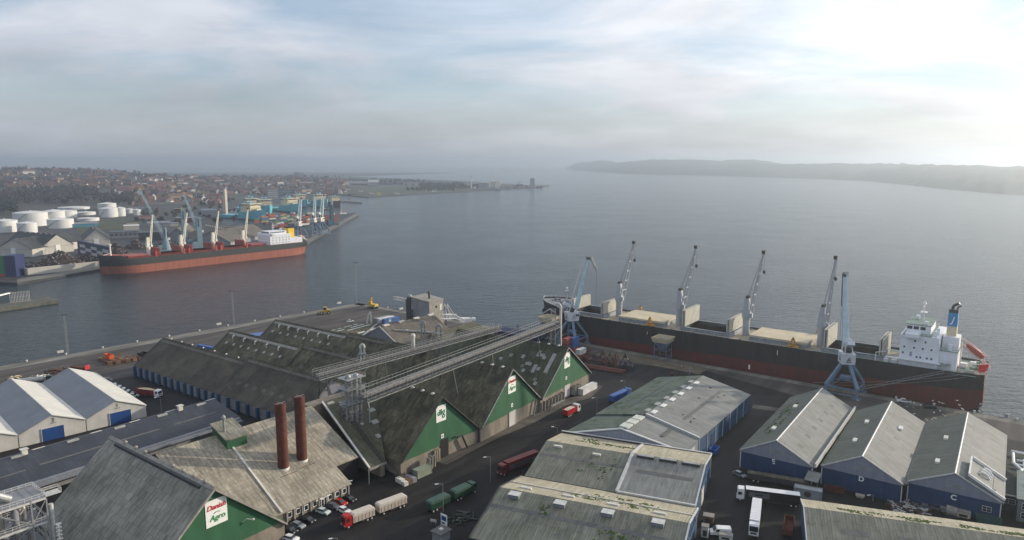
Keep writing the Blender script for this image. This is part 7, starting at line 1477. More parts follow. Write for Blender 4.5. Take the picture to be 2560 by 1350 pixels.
# ------------------------------------------------------------------ far cranes
GF = 'portal cranes on the far quay'
for (x, y, top, j, lb) in ((1195, 1050, 52, 75, 'far portal crane with cream cab just behind the yellow funnel'), (1375, 995, 53, 80, 'far portal crane in the middle of the three'), (1462, 985, 53, 70, 'far portal crane closest to the quay tip')): portal_crane(G(cG(x, y), 0), R(47.7), lb, 17, top, R(j - 47), False, GF, jlen=5, sc=1.25, cabm=WC[1])
def mobile_crane(base, label, th, jib_to, m, cone=False):
    t = empty('mobile_harbour_crane', base, R(40), label, 'harbour crane', 'blue harbour cranes on the far quay'); mb = MB(); mb.bx(-9, 9, -5, 5, .8, 3.6)
    for x in (-7, 7):
        for y in (-6, 6): mb.bx(x - 1, x + 1, y - 2, y + 2, 0, 1.6)
    mb.build('chassis', m, t); mb = MB(); 
    if cone: mb.lathe((0, 0, 3.6), [(5.0, 0), (3.4, 9), (2.0, 12), (1.8, th - 3.6)], 12)
    else: mb.bx(-2.6, 2.6, -2.2, 2.2, 3.6, th)
    mb.build('tower', m, t); mb = MB(); mb.box((3.4, 0, th * .55), (2.6, 2.4, 2.6)); mb.build('cab', WC[1], t); mb = MB(); mb.bx(-8, 2, -3, 3, 4, 8.5); mb.build('machine_house', m, t)
    mb = MB(); mb.beam((-.6, -2.3, th * .7), (-.6, -2.3, th * .95), 1, .5); mb.build('tower_slot', M['steel_d'], t)
    v = V(jib_to) - V(base); v = Matrix.Rotation(-R(40), 3, 'Z') @ v; mb = MB(); mb.lattice(V((0, 0, th * .5)), v, 3.4, 2.6, 14, .17, 1.4, 1.2); mb.build('jib', M['lblue'], t)
    mb = MB(); mb.box(v, (2, 2, 2)); mb.build('jib_head', pm('yellow head', (.5, .35, .03), .6, 0), t); mb = MB(); mb.tube(V((0, 0, th)), v, .12, n=3); mb.tube(V((0, 0, th)), V((0, 0, th * .5)).lerp(v, .6), .12, n=3); mb.tube(v, V((v.x, v.y, 12)), .08, n=3); mb.build('stays', M['steel_d'], t)
    return t
def at_z(pt, ref, py, px):   # point at the depth of ref but seen at (px, py)
    k = (ref.y * CT + H * ST); y = -(py - 675) / F; x = (px - 1280) / F; d = k
    return V((x * d, (CT + y * ST) * d, H + (-ST + y * CT) * d))
M['hblue'] = pm('harbour crane blue', (.17, .25, .29), .5, .15, .2)
b1 = G(cF(1652, 1000), 0); mobile_crane(b1, 'blue harbour crane with a conical tower and long lattice jib, seen between the first two ship cranes', 28, at_z(None, b1, cF(0, 365)[1], cF(1382, 0)[0]), M['hblue'], True)['label'] = 'blue harbour crane with cone shaped tower and long lattice jib leaning left'
b2 = G(cF(1988, 962), 0); mobile_crane(b2, 'tall slim blue harbour crane with a slot in its tower and leaning lattice jib', 37, at_z(None, b2, cF(0, 410)[1], cF(1822, 0)[0]), M['hblue'])
b3 = G(cF(1838, 905), 0); mobile_crane(b3, 'blue harbour crane tower standing behind the second ship crane', 42, at_z(None, b3, cF(0, 560)[1], cF(1800, 0)[0]), M['hblue'])
M['teal'] = pm('dark teal', (.03, .09, .12), .6, .2)
b4 = G(cG(1592, 880), 0); mobile_crane(b4, 'dark teal harbour crane alone near the tip of the far quay', 32, at_z(None, b4, cG(0, 545)[1], cG(1590, 0)[0]), M['teal'])
b5 = V(G((30, 560), 0)); 
# floodlight masts in the far town (thin with dark heads)
for (x, yb, yt, lb) in ((515, 500, 457, 'floodlight mast above the silo towers'), (817, 500, 441, 'floodlight mast with a dark round head above the apartment towers')):
    p = G((x, yb), 0); h = hg(p, yt); t = empty('light_mast', p, 0, lb, 'light mast'); mb = MB(); mb.tube((0, 0, 0), (0, 0, h), 1.0, .5, 6); mb.build('pole', M['steel_d'], t); mb = MB(); [mb.box((4 * math.cos(a), 4 * math.sin(a), h - 1), (2, 2, 2)) for a in (0, 1.05, 2.1, 3.14, 4.2, 5.2)]; mb.lathe((0, 0, h - 1.4), [(4, 0), (4, .6)], 10); mb.build('lamp_ring', M['steel_d'], t)
# far yard clutter: parked cars beside the terminal
CARM = [pm('car white', (.6, .6, .6), .4, 0), pm('car dark', (.03, .03, .04), .35, 0), pm('car red', (.4, .02, .02), .35, 0), pm('car silver', (.35, .38, .4), .35, 0, metal=.3), pm('car blue', (.03, .08, .2), .35, 0)]
# ------------------------------------------------------------------ near pier with its pipe frame
g = G(cI(165, 240), .2); t = empty('mooring_stage', g, R(40), 'grey steel frame of upright pipes on the mossy pier', 'pipe frame'); mb = MB(); [mb.tube((x, 0, 0), (x, 0, 7.5), .16, n=5) for x in [k * .9 - 6 for k in range(14)]]; [mb.beam((-6, 0, z), (6, 0, z), .15) for z in (.3, 3.8, 7.4)]; mb.build('uprights', M['greyw'], t); mb = MB(); [mb.beam((6, y, 0), (6, y, 8.4), .15) for y in (-1, 1)]; mb.beam((6, -1, 8.4), (6, 1, 8.4), .15); mb.beam((2, -1, 8.4), (6, -1, 8.4), .15); mb.build('side_frame', M['steel_d'], t)
p1_ = G(cI(0, 190), 7); d1 = (p1_ - g); mb = MB(); c_, s_ = math.cos(-R(40)), math.sin(-R(40)); dl = V((d1.x * c_ - d1.y * s_, d1.x * s_ + d1.y * c_, 7)); mb.beam((-6, 0, 7.2), dl + (dl - V((-6, 0, 7))) * .5, 1.6, .8); mb.build('walkway', M['white'], t)

# ------------------------------------------------------------------ yard clutter of the far quay
ry = random.Random(31)
for k, (x, y, w, h) in enumerate(((345, 530, 34, 9), (372, 548, 46, 7), (330, 560, 26, 7), (410, 524, 40, 8), (452, 532, 30, 10), (396, 512, 36, 7), (480, 516, 24, 9), (440, 504, 30, 8), (520, 530, 30, 8), (545, 512, 22, 9), (500, 548, 36, 6), (560, 572, 26, 6), (430, 566, 30, 7), (600, 590, 24, 6))):
    cname = ['long grey', 'low brown', 'pale', 'dark blue', 'rusty'][k % 5]; far_building('yard_shed', f'{cname} yard shed among the clutter of the far port, {["low and wide", "small and squat", "with a pitched roof"][k % 3]}', 'shed', x - w / 2, x + w / 2, y, y - h, 18, [Mg, WC[4], Mc, M['greyw2'], M['rust']][k % 5], [M['r_steel'], RC[3], RC[2], M['r_grey2']][k % 4], 0, .35 if k % 3 == 2 else 0, group='yard sheds of the far port')

for k, x in enumerate((2384, 2398, 2406, 2440, 2452, 2466, 2512)):
    p = G((x, 463 + (x - 2384) * .02), 0); t = empty('far_cottage', (p.x, p.y, -1), R(20 * k), ORD[k] + ' tiny white house from the left on the hazy far shore', 'house', 'white houses on the far shore'); mb = MB(); mb.bx(-9, 9, -5, 5, 0, 12 + 6 * math.sin(k)); mb.build('wall', M['white'], t); mb = MB(); mb.prof([(-5.5, 12 + 6 * math.sin(k)), (5.5, 12 + 6 * math.sin(k)), (0, 17 + 6 * math.sin(k))], -9.5, 9.5); mb.build('roof', RC[2], t)
# ------------------------------------------------------------------ vehicles
def cm(name, c, rough=.35, metal=0.0): return pm(name, c, rough, .06, 1.0, metal=metal, spec=.5)
VM = {'red': cm('truck red', (.36, .015, .012)), 'dred': cm('dark red', (.16, .018, .02)), 'white': cm('vehicle white', (.70, .70, .70)), 'green': cm('truck green', (.016, .055, .034)), 'blue': cm('truck blue', (.03, .10, .32)), 'black': cm('vehicle black', (.015, .016, .018)), 'silver': cm('silver', (.32, .34, .36), metal=.4), 'grey': cm('vehicle grey', (.10, .11, .12)), 'mint': cm('pale mint', (.50, .58, .54)), 'tan': cm('tan body', (.42, .36, .29), .7), 'ltan': cm('tan load', (.50, .40, .24), .8), 'cream': cm('tarp cream', (.52, .47, .40), .8), 'tyre': cm('tyre', (.012, .012, .012), .8), 'yellow': cm('machine yellow', (.50, .33, .04), .5), 'orange': cm('skip orange', (.60, .12, .03), .6)}
def ends(pa, pb): a = G(pa, 0); b = G(pb, 0); d = b - a; return a, math.atan2(d.y, d.x), d.length
def wheels(t, xs, y, r=.5, w=.32, name='wheel'):
    for x in xs:
        for s in (-1, 1): mb = MB(); mb.tube((x, s * y - s * w, r), (x, s * y, r), r, n=14); wh_ = mb.build(name, VM['tyre'], t); mb = MB(); mb.tube((x, s * y, r), (x, s * y + s * .03, r), r * .5, n=10); mb.build('rim', M['trim'], wh_)
def cab(t, x1, m, h=3.4, L_=2.2, w=2.5):   # truck cab ending at x1 (front)
    x0 = x1 - L_; mb = MB(); mb.profy([(x0, .7), (x1, .7), (x1, 1.9), (x1 - .22, h - .35), (x1 - .5, h), (x0, h)], -w / 2, w / 2); c = mb.build('cab', m, t)
    mb = MB(); mb.add([(x1 + .03, -w / 2 + .15, 1.95), (x1 + .03, w / 2 - .15, 1.95), (x1 - .19, w / 2 - .15, h - .45), (x1 - .19, -w / 2 + .15, h - .45)], [(0, 1, 2, 3)]); mb.build('windscreen', M['glass'], c)
    for s in (-1, 1): mb = MB(); mb.bx(x1 - 1.5, x1 - .45, s * w / 2 - .03, s * w / 2 + .03, 2.0, 2.9); mb.build('side_window', M['glass'], c); mb = MB(); mb.bx(x1 - .02, x1 + .06, s * .85 - .25, s * .85 + .25, .85, 1.15); mb.build('headlight', M['trim'], c)
    mb = MB(); mb.bx(x1 - .1, x1 + .08, -w / 2, w / 2, .45, .8); mb.bx(x1 - .02, x1 + .05, -.8, .8, 1.2, 1.75); mb.build('bumper', M['steel_d'], c)
def body(t, x0, x1, kind, m, m2=None, z0=1.15, h=1.9, w=2.5):
    if kind == 'tipper':
        mb = MB(); mb.bx(x0, x1, -w / 2, -w / 2 + .12, z0, z0 + h); mb.bx(x0, x1, w / 2 - .12, w / 2, z0, z0 + h); mb.bx(x0, x0 + .12, -w / 2 + .12, w / 2 - .12, z0, z0 + h); mb.bx(x1 - .12, x1, -w / 2 + .12, w / 2 - .12, z0, z0 + h); mb.bx(x0, x1, -w / 2, w / 2, z0 - .15, z0 - .01)
        n = int((x1 - x0) / 1.1); [mb.bx(x0 + (k + .4) * (x1 - x0) / n, x0 + (k + .55) * (x1 - x0) / n, s * (w / 2 + .03) - .05, s * (w / 2 + .03) + .05, z0, z0 + h) for k in range(n) for s in (-1, 1)]
        mb.build('body', m, t); mb = MB(); mb.profy([(x0 + .13, z0 + h * .82), (x1 - .13, z0 + h * .82), ((x0 + x1) / 2 + 1, z0 + h * 1.0), ((x0 + x1) / 2 - 1, z0 + h * 1.0)], -w / 2 + .13, w / 2 - .13); mb.build('load', m2 or m, t)
    elif kind == 'tarp':
        mb = MB(); mb.bx(x0, x1, -w / 2, w / 2, z0 - .1, z0 + h); n = int((x1 - x0) / 1.1); [mb.bx(x0 + (k + .4) * (x1 - x0) / n, x0 + (k + .55) * (x1 - x0) / n, s * (w / 2 + .03) - .05, s * (w / 2 + .03) + .05, z0, z0 + h - .1) for k in range(n) for s in (-1, 1)]; mb.build('body', m, t)
        mb = MB(); mb.bx(x0 - .05, x1 + .05, -w / 2 - .08, w / 2 + .08, z0 + h - .55, z0 + h + .02); mb.profy([(x0, z0 + h + .02), (x1, z0 + h + .02), (x1 - .5, z0 + h + .25), (x0 + .5, z0 + h + .25)], -w / 2, w / 2); mb.build('tarp', m2 or m, t)
    else:
        mb = MB(); mb.bx(x0, x1, -w / 2, w / 2, z0, z0 + h); mb.build('body', m, t); mb = MB(); mb.bx(x0 - .03, x1 + .03, -w / 2 - .03, w / 2 + .03, z0 + h, z0 + h + .08); n = int((x1 - x0) / .9); [mb.bx(x0 + k * (x1 - x0) / n, x0 + k * (x1 - x0) / n + .1, -w / 2, w / 2, z0 + h + .08, z0 + h + .12) for k in range(n + 1)]; mb.build('roof', m2 or m, t)
    mb = MB(); mb.bx(x0, x1, -.45, .45, .75, z0 - .16); [mb.bx(x0 + (x1 - x0) * .35, x0 + (x1 - x0) * .6, s * 1.1 - .06, s * 1.1 + .06, .5, .95) for s in (-1, 1)]; mb.build('chassis', M['steel_d'], t)
def lorry(pa, pb, label, cabc, parts, group=None, rz=None, hcab=3.4):
    """pa rear, pb front (picture); parts = [(x0 from front, x1 from front, kind, m, m2, h)]"""
    a, ang_, L_ = ends(pa, pb); ang_ = rz if rz is not None else ang_; t = empty('lorry', G(pb, 0), ang_, label, 'lorry', group)
    cab(t, 0, cabc, hcab); wheels(t, [-1.1], 1.22)
    for (xf, xr, kind, m, m2, h) in parts:
        body(t, -xr, -xf, kind, m, m2, h=h); l = xr - xf
        wheels(t, [-xr + 1.0, -xr + 2.3] + ([-xf - 1.4] if l > 7.5 and xf > 8 else []), 1.22)
    return t
W_ = VM
lorry(cI(1095, 990), cI(1290, 1010), 'white cab lorry with red tipper body full of tan grain, parked by the buttressed wall', W_['white'], [(2.6, 12.2, 'tipper', W_['dred'], W_['ltan'], 2.2)], rz=R(-17))
lorry(cC(888, 400), cC(1035, 382), 'small red and white tipper lorry on the lane by the green halls', W_['white'], [(2.5, 9.5, 'tipper', W_['red'], W_['cream'], 1.9)], rz=R(52))
t = lorry(cC(1240, 330), cC(1420, 262), 'blue lorry with flat blue tipper trailer beside the long shed', W_['blue'], [(2.6, 14.5, 'tarp', W_['blue'], W_['blue'], 2.0)], rz=R(50))
t = lorry(cC(745, 745), cC(445, 870), 'long red lorry with white striped red trailer facing down the lane', W_['dred'], [(2.7, 16.5, 'box', W_['dred'], W_['dred'], 2.75)], rz=R(222), hcab=3.7)
mb = MB(); mb.bx(-16, -3.4, 1.26, 1.29, 1.6, 2.9); mb.build('side_panel', W_['grey'], t); mb = MB(); [mb.bx(-13.5 + k * .75, -13.0 + k * .75, 1.3, 1.32, 2.0, 2.45) for k in range(11)]; mb.build('worn_mark', W_['black'], t)
lorry(cB(1810, 1085), cB(2170, 925), 'dark green lorry with matching green trailer waiting in the lane', W_['green'], [(2.5, 9.2, 'tarp', W_['green'], cm('green tarp', (.035, .08, .062), .7), 2.0), (11.2, 18.6, 'tarp', W_['green'], cm('green tarp', (.035, .08, .062), .7), 2.0)], rz=R(47))
t = lorry(cB(1545, 1060), cB(1030, 1250), 'red cab lorry with cream covered tan body and trailer in front of the office', W_['red'], [(2.6, 9.4, 'tarp', W_['tan'], W_['cream'], 2.1), (11.0, 20.2, 'tarp', W_['tan'], W_['cream'], 2.1)], rz=R(222), hcab=3.6)
t = lorry(cE(890, 985), cE(418, 912), 'white cab lorry with open black curtain sides and white roof in front of shed E', W_['white'], [(2.7, 17.6, 'box', W_['black'], W_['white'], 2.75)], rz=R(163.5), hcab=3.8)
mb = MB(); mb.bx(-9.3, -3.4, 1.26, 1.30, 1.7, 3.2); p_ = mb.build('curtain', W_['grey'], t); mb = MB(); mb.bx(-7.6, -5.2, 1.31, 1.33, 2.3, 2.75); mb.build('worn_mark', W_['black'], p_)
lorry(cE(605, 1010), cE(545, 1210), 'white articulated lorry seen from its white roof, parked nose down', W_['white'], [(2.7, 16.2, 'box', W_['white'], W_['white'], 2.8)], rz=R(248), hcab=3.8)
CARP = {}
def car(p, rz, c, label, group=None, van=False, sc=1.0):
    k = (c, van)
    if k not in CARP:
        t = empty('parked_car', (0, 0, -999), 0, 'x', 'car'); L_, w, h = (5.0, 1.9, 2.0) if van else (4.4, 1.78, 1.46); mb = MB()
        if van: mb.profy([(-2.5, .3), (2.5, .3), (2.5, .95), (1.75, 1.15), (1.1, 1.9), (.8, 2.0), (-2.45, 2.0), (-2.5, 1.2)], -w / 2, w / 2)
        else: mb.profy([(-2.2, .28), (2.2, .28), (2.2, .7), (2.0, .85), (1.1, .95), (-2.15, .98), (-2.2, .6)], -w / 2, w / 2)
        mb.build('body', VM[c], t)
        if not van:
            mb = MB(); a = [(1.1, .94), (.35, 1.42), (-1.3, 1.44), (-2.0, .97)]; n = 4; mb.add([(x, -w / 2 * (.98 if z < 1 else .78), z) for x, z in a] + [(x, w / 2 * (.98 if z < 1 else .78), z) for x, z in a], [(0, 1, 5, 4), (1, 2, 6, 5), (2, 3, 7, 6), (3, 0, 4, 7), (3, 2, 1, 0), (4, 5, 6, 7)]); mb.m = [1, 0, 1, 0, 1, 1]; mb.build('cabin', [VM[c], M['glass']], t)
            mb = MB(); mb.bx(-1.28, .33, -.66, .66, 1.43, 1.48); mb.build('roof', VM[c], t)
        else: mb = MB(); mb.add([(1.78, -.8, 1.17), (1.78, .8, 1.17), (1.14, .8, 1.9), (1.14, -.8, 1.9)], [(0, 1, 2, 3)]); [mb.bx(.3, 1.2, s * .955 - .02, s * .955 + .02, 1.15, 1.75) for s in (-1, 1)]; mb.build('windscreen', M['glass'], t)
        for x in (-1.4, 1.35):
            for s in (-1, 1): mb = MB(); mb.tube((x, s * .72, .32), (x, s * .93, .32), .32, n=12); mb.build('wheel', VM['tyre'], t)
        for s in (-1, 1): mb = MB(); mb.bx(2.16, 2.24, s * .62 - .2, s * .62 + .2, .58, .76); mb.build('headlight', M['trim'], t)
        CARP[k] = [t, False]
    P_ = CARP[k]; loc = G(p, .004) if len(p) == 2 else p
    if not P_[1]: o = P_[0]; P_[1] = True; o.location = loc; o.rotation_euler = (0, 0, rz)
    else: o = copy_tree(P_[0], loc, rz)
    o['label'] = label
    if group: o['group'] = group
    elif 'group' in o: del o['group']
    if van: o['category'] = 'van'
    o.scale = (sc, sc, sc); return o
GO = 'cars parked in front of the office'
for (x, y, c, lb, a) in ((575, 1280, 'black', 'black car closest to the lower green gable, by the office', -30), (640, 1238, 'silver', 'silver grey car in the office row between two black ones', -28), (728, 1190, 'black', 'black car third in the office row', -30), (860, 1118, 'mint', 'pale mint hatchback standing apart in the office row', -28), (948, 1072, 'grey', 'grey car beside the red one in the office row', -30), (1008, 1040, 'red', 'red car in the office row', -30), (1085, 1008, 'black', 'black car at the end of the office row by the dark recess', -32), (1040, 1108, 'white', 'white car right behind the red lorry cab', -35), (580, 1352, 'white', 'white car cut off by the bottom edge beside the green gable', -20)): car(cB(x, y), R(a), c, lb, GO)
GL = 'cars parked beside pale shed 1'
for (x, y, c, lb) in ((892, 912, 'mint', 'mint car highest in the row beside pale shed 1'), (930, 930, 'mint', 'mint car second from the top of the row by pale shed 1'), (962, 948, 'white', 'white car third from the top of the row by pale shed 1'), (998, 966, 'mint', 'mint car fourth in the row by pale shed 1'), (1030, 984, 'silver', 'silver car fifth in the row by pale shed 1'), (1072, 1003, 'mint', 'mint car lowest in the row by pale shed 1')): car(cI(x, y), R(20), c, lb, GL)
car(cI(855, 885), R(20), 'grey', 'dark grey van above the row of cars by pale shed 1', None, True); v = car(cE(300, 1180), R(173), 'white', 'white van with a round black arrow mark by the wide shed wall', None, True, 1.1)
mb = MB(); n = 14; pts = [V((-.6 + .42 * math.cos(a), -.99, 1.15 + .42 * math.sin(a))) for a in [2.4 + k * 4.6 / n for k in range(n + 1)]]; pts = [V((p.x, .98, p.z)) for p in pts]; mb.path(pts, .07, 4); mb.build('mark', M['black'], v)
car(cE(445, 745), R(-60), 'silver', 'silver car half hidden at the corner of shed E'); car(cE(1805, 985), R(150), 'grey', 'dark car parked against shed C beside the scrap', None); car(cE(1880, 1000), R(140), 'black', 'black car second against shed C'); car(cE(1945, 1008), R(140), 'silver', 'silver car third against shed C'); car(cE(1860, 240), R(-20), 'black', 'black estate car on the quay among the white gulls', None, False, 1.15); car(cJ(980, 303), R(30), 'white', 'white car behind the flat dark hall')
# pickup
a, ang_, L_ = ends(cE(1720, 204), cE(1612, 192)); t = empty('pickup', (a + G(cE(1612, 192), 0)) / 2, ang_, 'white pickup with open bed on the quay by the gangway', 'pickup'); mb = MB(); mb.profy([(-2.7, .45), (2.7, .45), (2.7, .95), (1.5, 1.1), (1.5, 1.1), (-.6, 1.1), (-2.7, 1.1)], -.95, .95); mb.build('body', VM['white'], t); mb = MB(); mb.profy([(1.5, 1.1), (.8, 1.75), (-.5, 1.75), (-.7, 1.1)], -.85, .85); mb.build('cabin', VM['white'], t); mb = MB(); mb.profy([(1.4, 1.16), (.82, 1.68), (-.42, 1.68), (-.55, 1.16)], -.87, .87); mb.build('window', M['glass'], t); mb = MB(); mb.bx(-2.6, -.8, -.8, .8, 1.0, 1.12); mb.build('bed', M['steel_d'], t); wheels(t, [-1.7, 1.7], .97, .38, .25)
# ------------------------------------------------------------------ machines
def loader(pa, rz, label, bucket=True):
    t = empty('wheel_loader', G(pa, 0), rz, label, 'wheel loader'); mb = MB(); mb.bx(-3.2, .4, -1.1, 1.1, 1.1, 2.4); mb.bx(.4, 2.0, -.9, .9, 1.0, 1.8); mb.build('body', VM['yellow'], t); mb = MB(); mb.bx(-1.1, .5, -.85, .85, 2.4, 3.7); mb.build('cab', M['glass'], t); mb = MB(); mb.bx(-1.2, .6, -.95, .95, 3.7, 3.85); mb.build('cab_roof', VM['yellow'], t); wheels(t, [-2.1, 1.5], 1.35, .85, .6)
    mb = MB(); [mb.beam((1.2, s * .6, 1.8), (3.6, s * .6, .7), .3) for s in (-1, 1)]; mb.build('arm', VM['yellow'], t); mb = MB(); mb.profy([(3.4, .1), (4.8, .1), (4.5, .3), (3.7, .4), (3.5, 1.5), (3.3, 1.4)], -1.6, 1.6); mb.build('bucket', M['steel_d'], t); return t
loader(cJ(750, 232), R(200), 'yellow wheel loader with its bucket lowered on the open quay').scale = (1.25, 1.25, 1.25)
t = empty('excavator', G(cJ(1180, 180), 0), R(150), 'yellow and black tracked excavator parked near the quay corner', 'excavator'); t.scale = (1.3, 1.3, 1.3)
for s in (-1, 1): mb = MB(); mb.profy([(-2.2, 0), (2.2, 0), (2.6, .5), (2.2, 1), (-2.2, 1), (-2.6, .5)], s * 1.4 - .35, s * 1.4 + .35); mb.build('track', M['steel_d'], t)
mb = MB(); mb.bx(-2.6, 1.6, -1.4, 1.4, 1.2, 2.4); mb.build('body', VM['yellow'], t); mb = MB(); mb.bx(0, 1.5, .2, 1.3, 2.4, 3.8); mb.build('cab', VM['yellow'], t); mb = MB(); mb.beam((1.4, -.4, 2), (1.0, -.4, 5.6), .5); mb.beam((1.0, -.4, 5.6), (2.8, -.4, 3.2), .4); mb.box((2.9, -.4, 2.6), (.9, 1.2, 1)); mb.build('boom', VM['yellow'], t)
t = empty('forklift', G(cK(1752, 1278), 0), R(80), 'dark forklift standing on the quay yard', 'forklift'); mb = MB(); mb.bx(-1.2, .8, -.6, .6, .4, 1.3); mb.build('body', VM['dred'], t); mb = MB(); mb.bx(-.9, .3, -.5, .5, 2.0, 2.1); [mb.beam((x, y, 1.2), (x, y, 2.0), .08) for x in (-.85, .25) for y in (-.45, .45)]; mb.build('guard', M['black'], t); mb = MB(); [mb.beam((.9, y, .1), (.9, y, 3), .12) for y in (-.3, .3)]; [mb.beam((.9, y, .15), (2.1, y, .15), .1) for y in (-.3, .3)]; mb.build('mast', M['steel_d'], t); wheels(t, [-.8, .5], .62, .3, .2)
t = empty('trestle', G(cK(1912, 1262), 0), R(20), 'grey A shaped steel trestle on the quay yard', 'trestle'); mb = MB(); [mb.beam((x, y, 0), (0, y * .5, 3.2), .14) for x in (-1.8, 1.8) for y in (-1.2, 1.2)]; mb.beam((0, -.9, 3.2), (0, .9, 3.2), .16); [mb.beam((-1.2, y, 1.2), (1.2, y, 1.2), .1) for y in (-1, 1)]; mb.build('frame', M['galv'], t)
# ------------------------------------------------------------------ people: one continuous skinned body each
def person(p, rz, label, top, legs, carry=False):
    t = empty('person', G(p, .012), rz, label, 'person'); sk_ = pm('skin', (.45, .28, .2), .6, 0)
    J = {'pel': (0, 0, .95, .15), 'che': (0, 0, 1.32, .17), 'nec': (0, 0, 1.5, .06), 'hea': (.02, 0, 1.64, .095), 'top': (.02, 0, 1.74, .07), 'hl': (0, .1, .9, .1), 'kl': (.12, .11, .5, .07), 'al': (.02, .11, .1, .045), 'tl': (.16, .12, .05, .04), 'hr': (0, -.1, .9, .1), 'kr': (-.02, -.11, .5, .07), 'ar': (-.2, -.11, .12, .045), 'tr': (-.06, -.12, .05, .04), 'sl': (0, .2, 1.42, .065), 'el': (.06, .28, 1.15, .045), 'wl': (.22, .27, .95, .032), 'gl': (.28, .26, .88, .03), 'sr': (0, -.2, 1.42, .065), 'er': (-.06, -.28, 1.15, .045), 'wr': (.08, -.3, .92, .032), 'gr': (.12, -.3, .85, .03)}
    E_ = [('pel', 'che'), ('che', 'nec'), ('nec', 'hea'), ('hea', 'top'), ('pel', 'hl'), ('hl', 'kl'), ('kl', 'al'), ('al', 'tl'), ('pel', 'hr'), ('hr', 'kr'), ('kr', 'ar'), ('ar', 'tr'), ('che', 'sl'), ('sl', 'el'), ('el', 'wl'), ('wl', 'gl'), ('che', 'sr'), ('sr', 'er'), ('er', 'wr'), ('wr', 'gr')]
    ks = list(J); me = bpy.data.meshes.new('body'); me.from_pydata([J[k][:3] for k in ks], [(ks.index(a), ks.index(b)) for a, b in E_], []); o = bpy.data.objects.new('body', me); col.objects.link(o)
    md = o.modifiers.new('s', 'SKIN'); 
    for i, k in enumerate(ks): me.skin_vertices[0].data[i].radius = (J[k][3], J[k][3])
    me.skin_vertices[0].data[0].use_root = True; sub = o.modifiers.new('d', 'SUBSURF'); sub.levels = 1; sub.render_levels = 1
    dg = bpy.context.evaluated_depsgraph_get(); m2 = bpy.data.meshes.new_from_object(o.evaluated_get(dg)); bpy.data.objects.remove(o); m2.materials.clear()
    for m in (sk_, top, legs, M['black']): m2.materials.append(m)
    for f in m2.polygons:
        z = f.center.z; f.material_index = 0 if z > 1.5 or (abs(f.center.y) > .22 and z < .95) else (1 if z > .93 else (3 if z < .12 else 2)); f.use_smooth = True
    b = bpy.data.objects.new('body', m2); col.objects.link(b); b.parent = t
    mb = MB(); mb.lathe((.01, 0, 1.66), [(.11, 0), (.11, .05), (.08, .11), (.02, .13)], 10); mb.build('helmet' if carry else 'hair', M['white'] if carry else M['black'], t)
    return t
hv = pm('pale work jacket', (.55, .55, .5), .8, .1); nb = pm('blue overalls', (.05, .1, .2), .8, .1)
person(cK(1186, 1252), R(-60), 'person in blue overalls walking past the steel slabs on the quay', nb, nb); person(cK(1835, 1222), R(30), 'person in a pale jacket and helmet standing on the yard near the trestle', hv, nb, True)
# ------------------------------------------------------------------ grabs, slabs and containers behind the portal crane
GQ = 'dark grabs standing on the near quay'
for (x, y, lb, rz, s) in ((1050, 1150, 'dark grab hidden beside the red containers', 20, 1.1), (1170, 1178, 'rusty grab with raised arms, first in the row on the quay', 50, 1.15), (1228, 1188, 'rusty round grab second in the row on the quay', 80, 1.1), (1282, 1198, 'rusty grab third in the row on the quay', 30, 1.1), (1362, 1215, 'black wide grab at the end of the row on the quay', 70, 1.3)): place_grab(G(cK(x, y), 0), R(rz), M['grab_r'] if 'black' not in lb else M['steel_d'], lb, GQ, s)
t = empty('steel_slabs', G(cK(1160, 1225), 0), R(-30), 'long low stack of rusty steel slabs on the quay', 'steel stack'); 
for k in range(3): mb = MB(); mb.bx(-13, 12, -3 + k * 2, -1.4 + k * 2, .1, .9 + .2 * (k % 2)); mb.build('slab', M['rust'], t)
def stack(pts, rz, items, grp, L_=12.2):
    base = G(pts, 0)
    for k, (c, lb) in enumerate(items): put_container(c, (base.x, base.y, k * 2.62), rz, lb, grp, L_)
GB = 'containers beside the bow portal crane'; cr = R(-36.9)
rz_ = R(52)
for (px, items) in ((cK(850, 1092), [('red', 'red container at the bottom of the stack nearest the green gable'), ('brown', 'brown container in the middle of the stack nearest the green gable'), ('red', 'rust red container on top nearest the green gable')]), (cK(905, 1085), [('red', 'red container at the bottom below the blue one'), ('blue', 'dull blue container in the middle by the bow crane'), ('blue', 'blue container with a pale round emblem on top by the bow crane')]), (cK(960, 1145), [('red', 'rusty red container under the white one by the bow crane'), ('white', 'white container on top beside the blue one')]), (cK(925, 1165), [('brown', 'brown container at the foot of the pile by the bow crane')])): stack(px, R(53), items, GB, 6.1)
GJ = 'containers on the open quay'
for k, (x, y, c, lb) in enumerate(((1195, 305, 'grey', 'grey green container farthest left of the three on the open quay'), (1228, 310, 'white', 'pale container in the middle of the three on the open quay'), (1275, 315, 'blue', 'blue container with round emblem on the open quay'))):
    o = put_container(c, G(cJ(x, y), 0), R(47), lb, GJ, 12.2)
    if c == 'blue':
        mb = MB(); n = 16; [mb.path([V((4 + 1.0 * math.cos(2 * math.pi * i / n), -1.28, 1.4 + 1.0 * math.sin(2 * math.pi * i / n))), V((4 + 1.0 * math.cos(2 * math.pi * (i + 1) / n), -1.28, 1.4 + 1.0 * math.sin(2 * math.pi * (i + 1) / n)))], .13, 4) for i in range(n)]; mb.bx(3.4, 4.6, -1.33, -1.24, 1.2, 1.6); mb.build('emblem', M['logo_w'], o)
put_container('blue', G(cI(1600, 618), 0), R(-30), 'blue container half hidden behind the first dark roof ridge', None, 12.2)
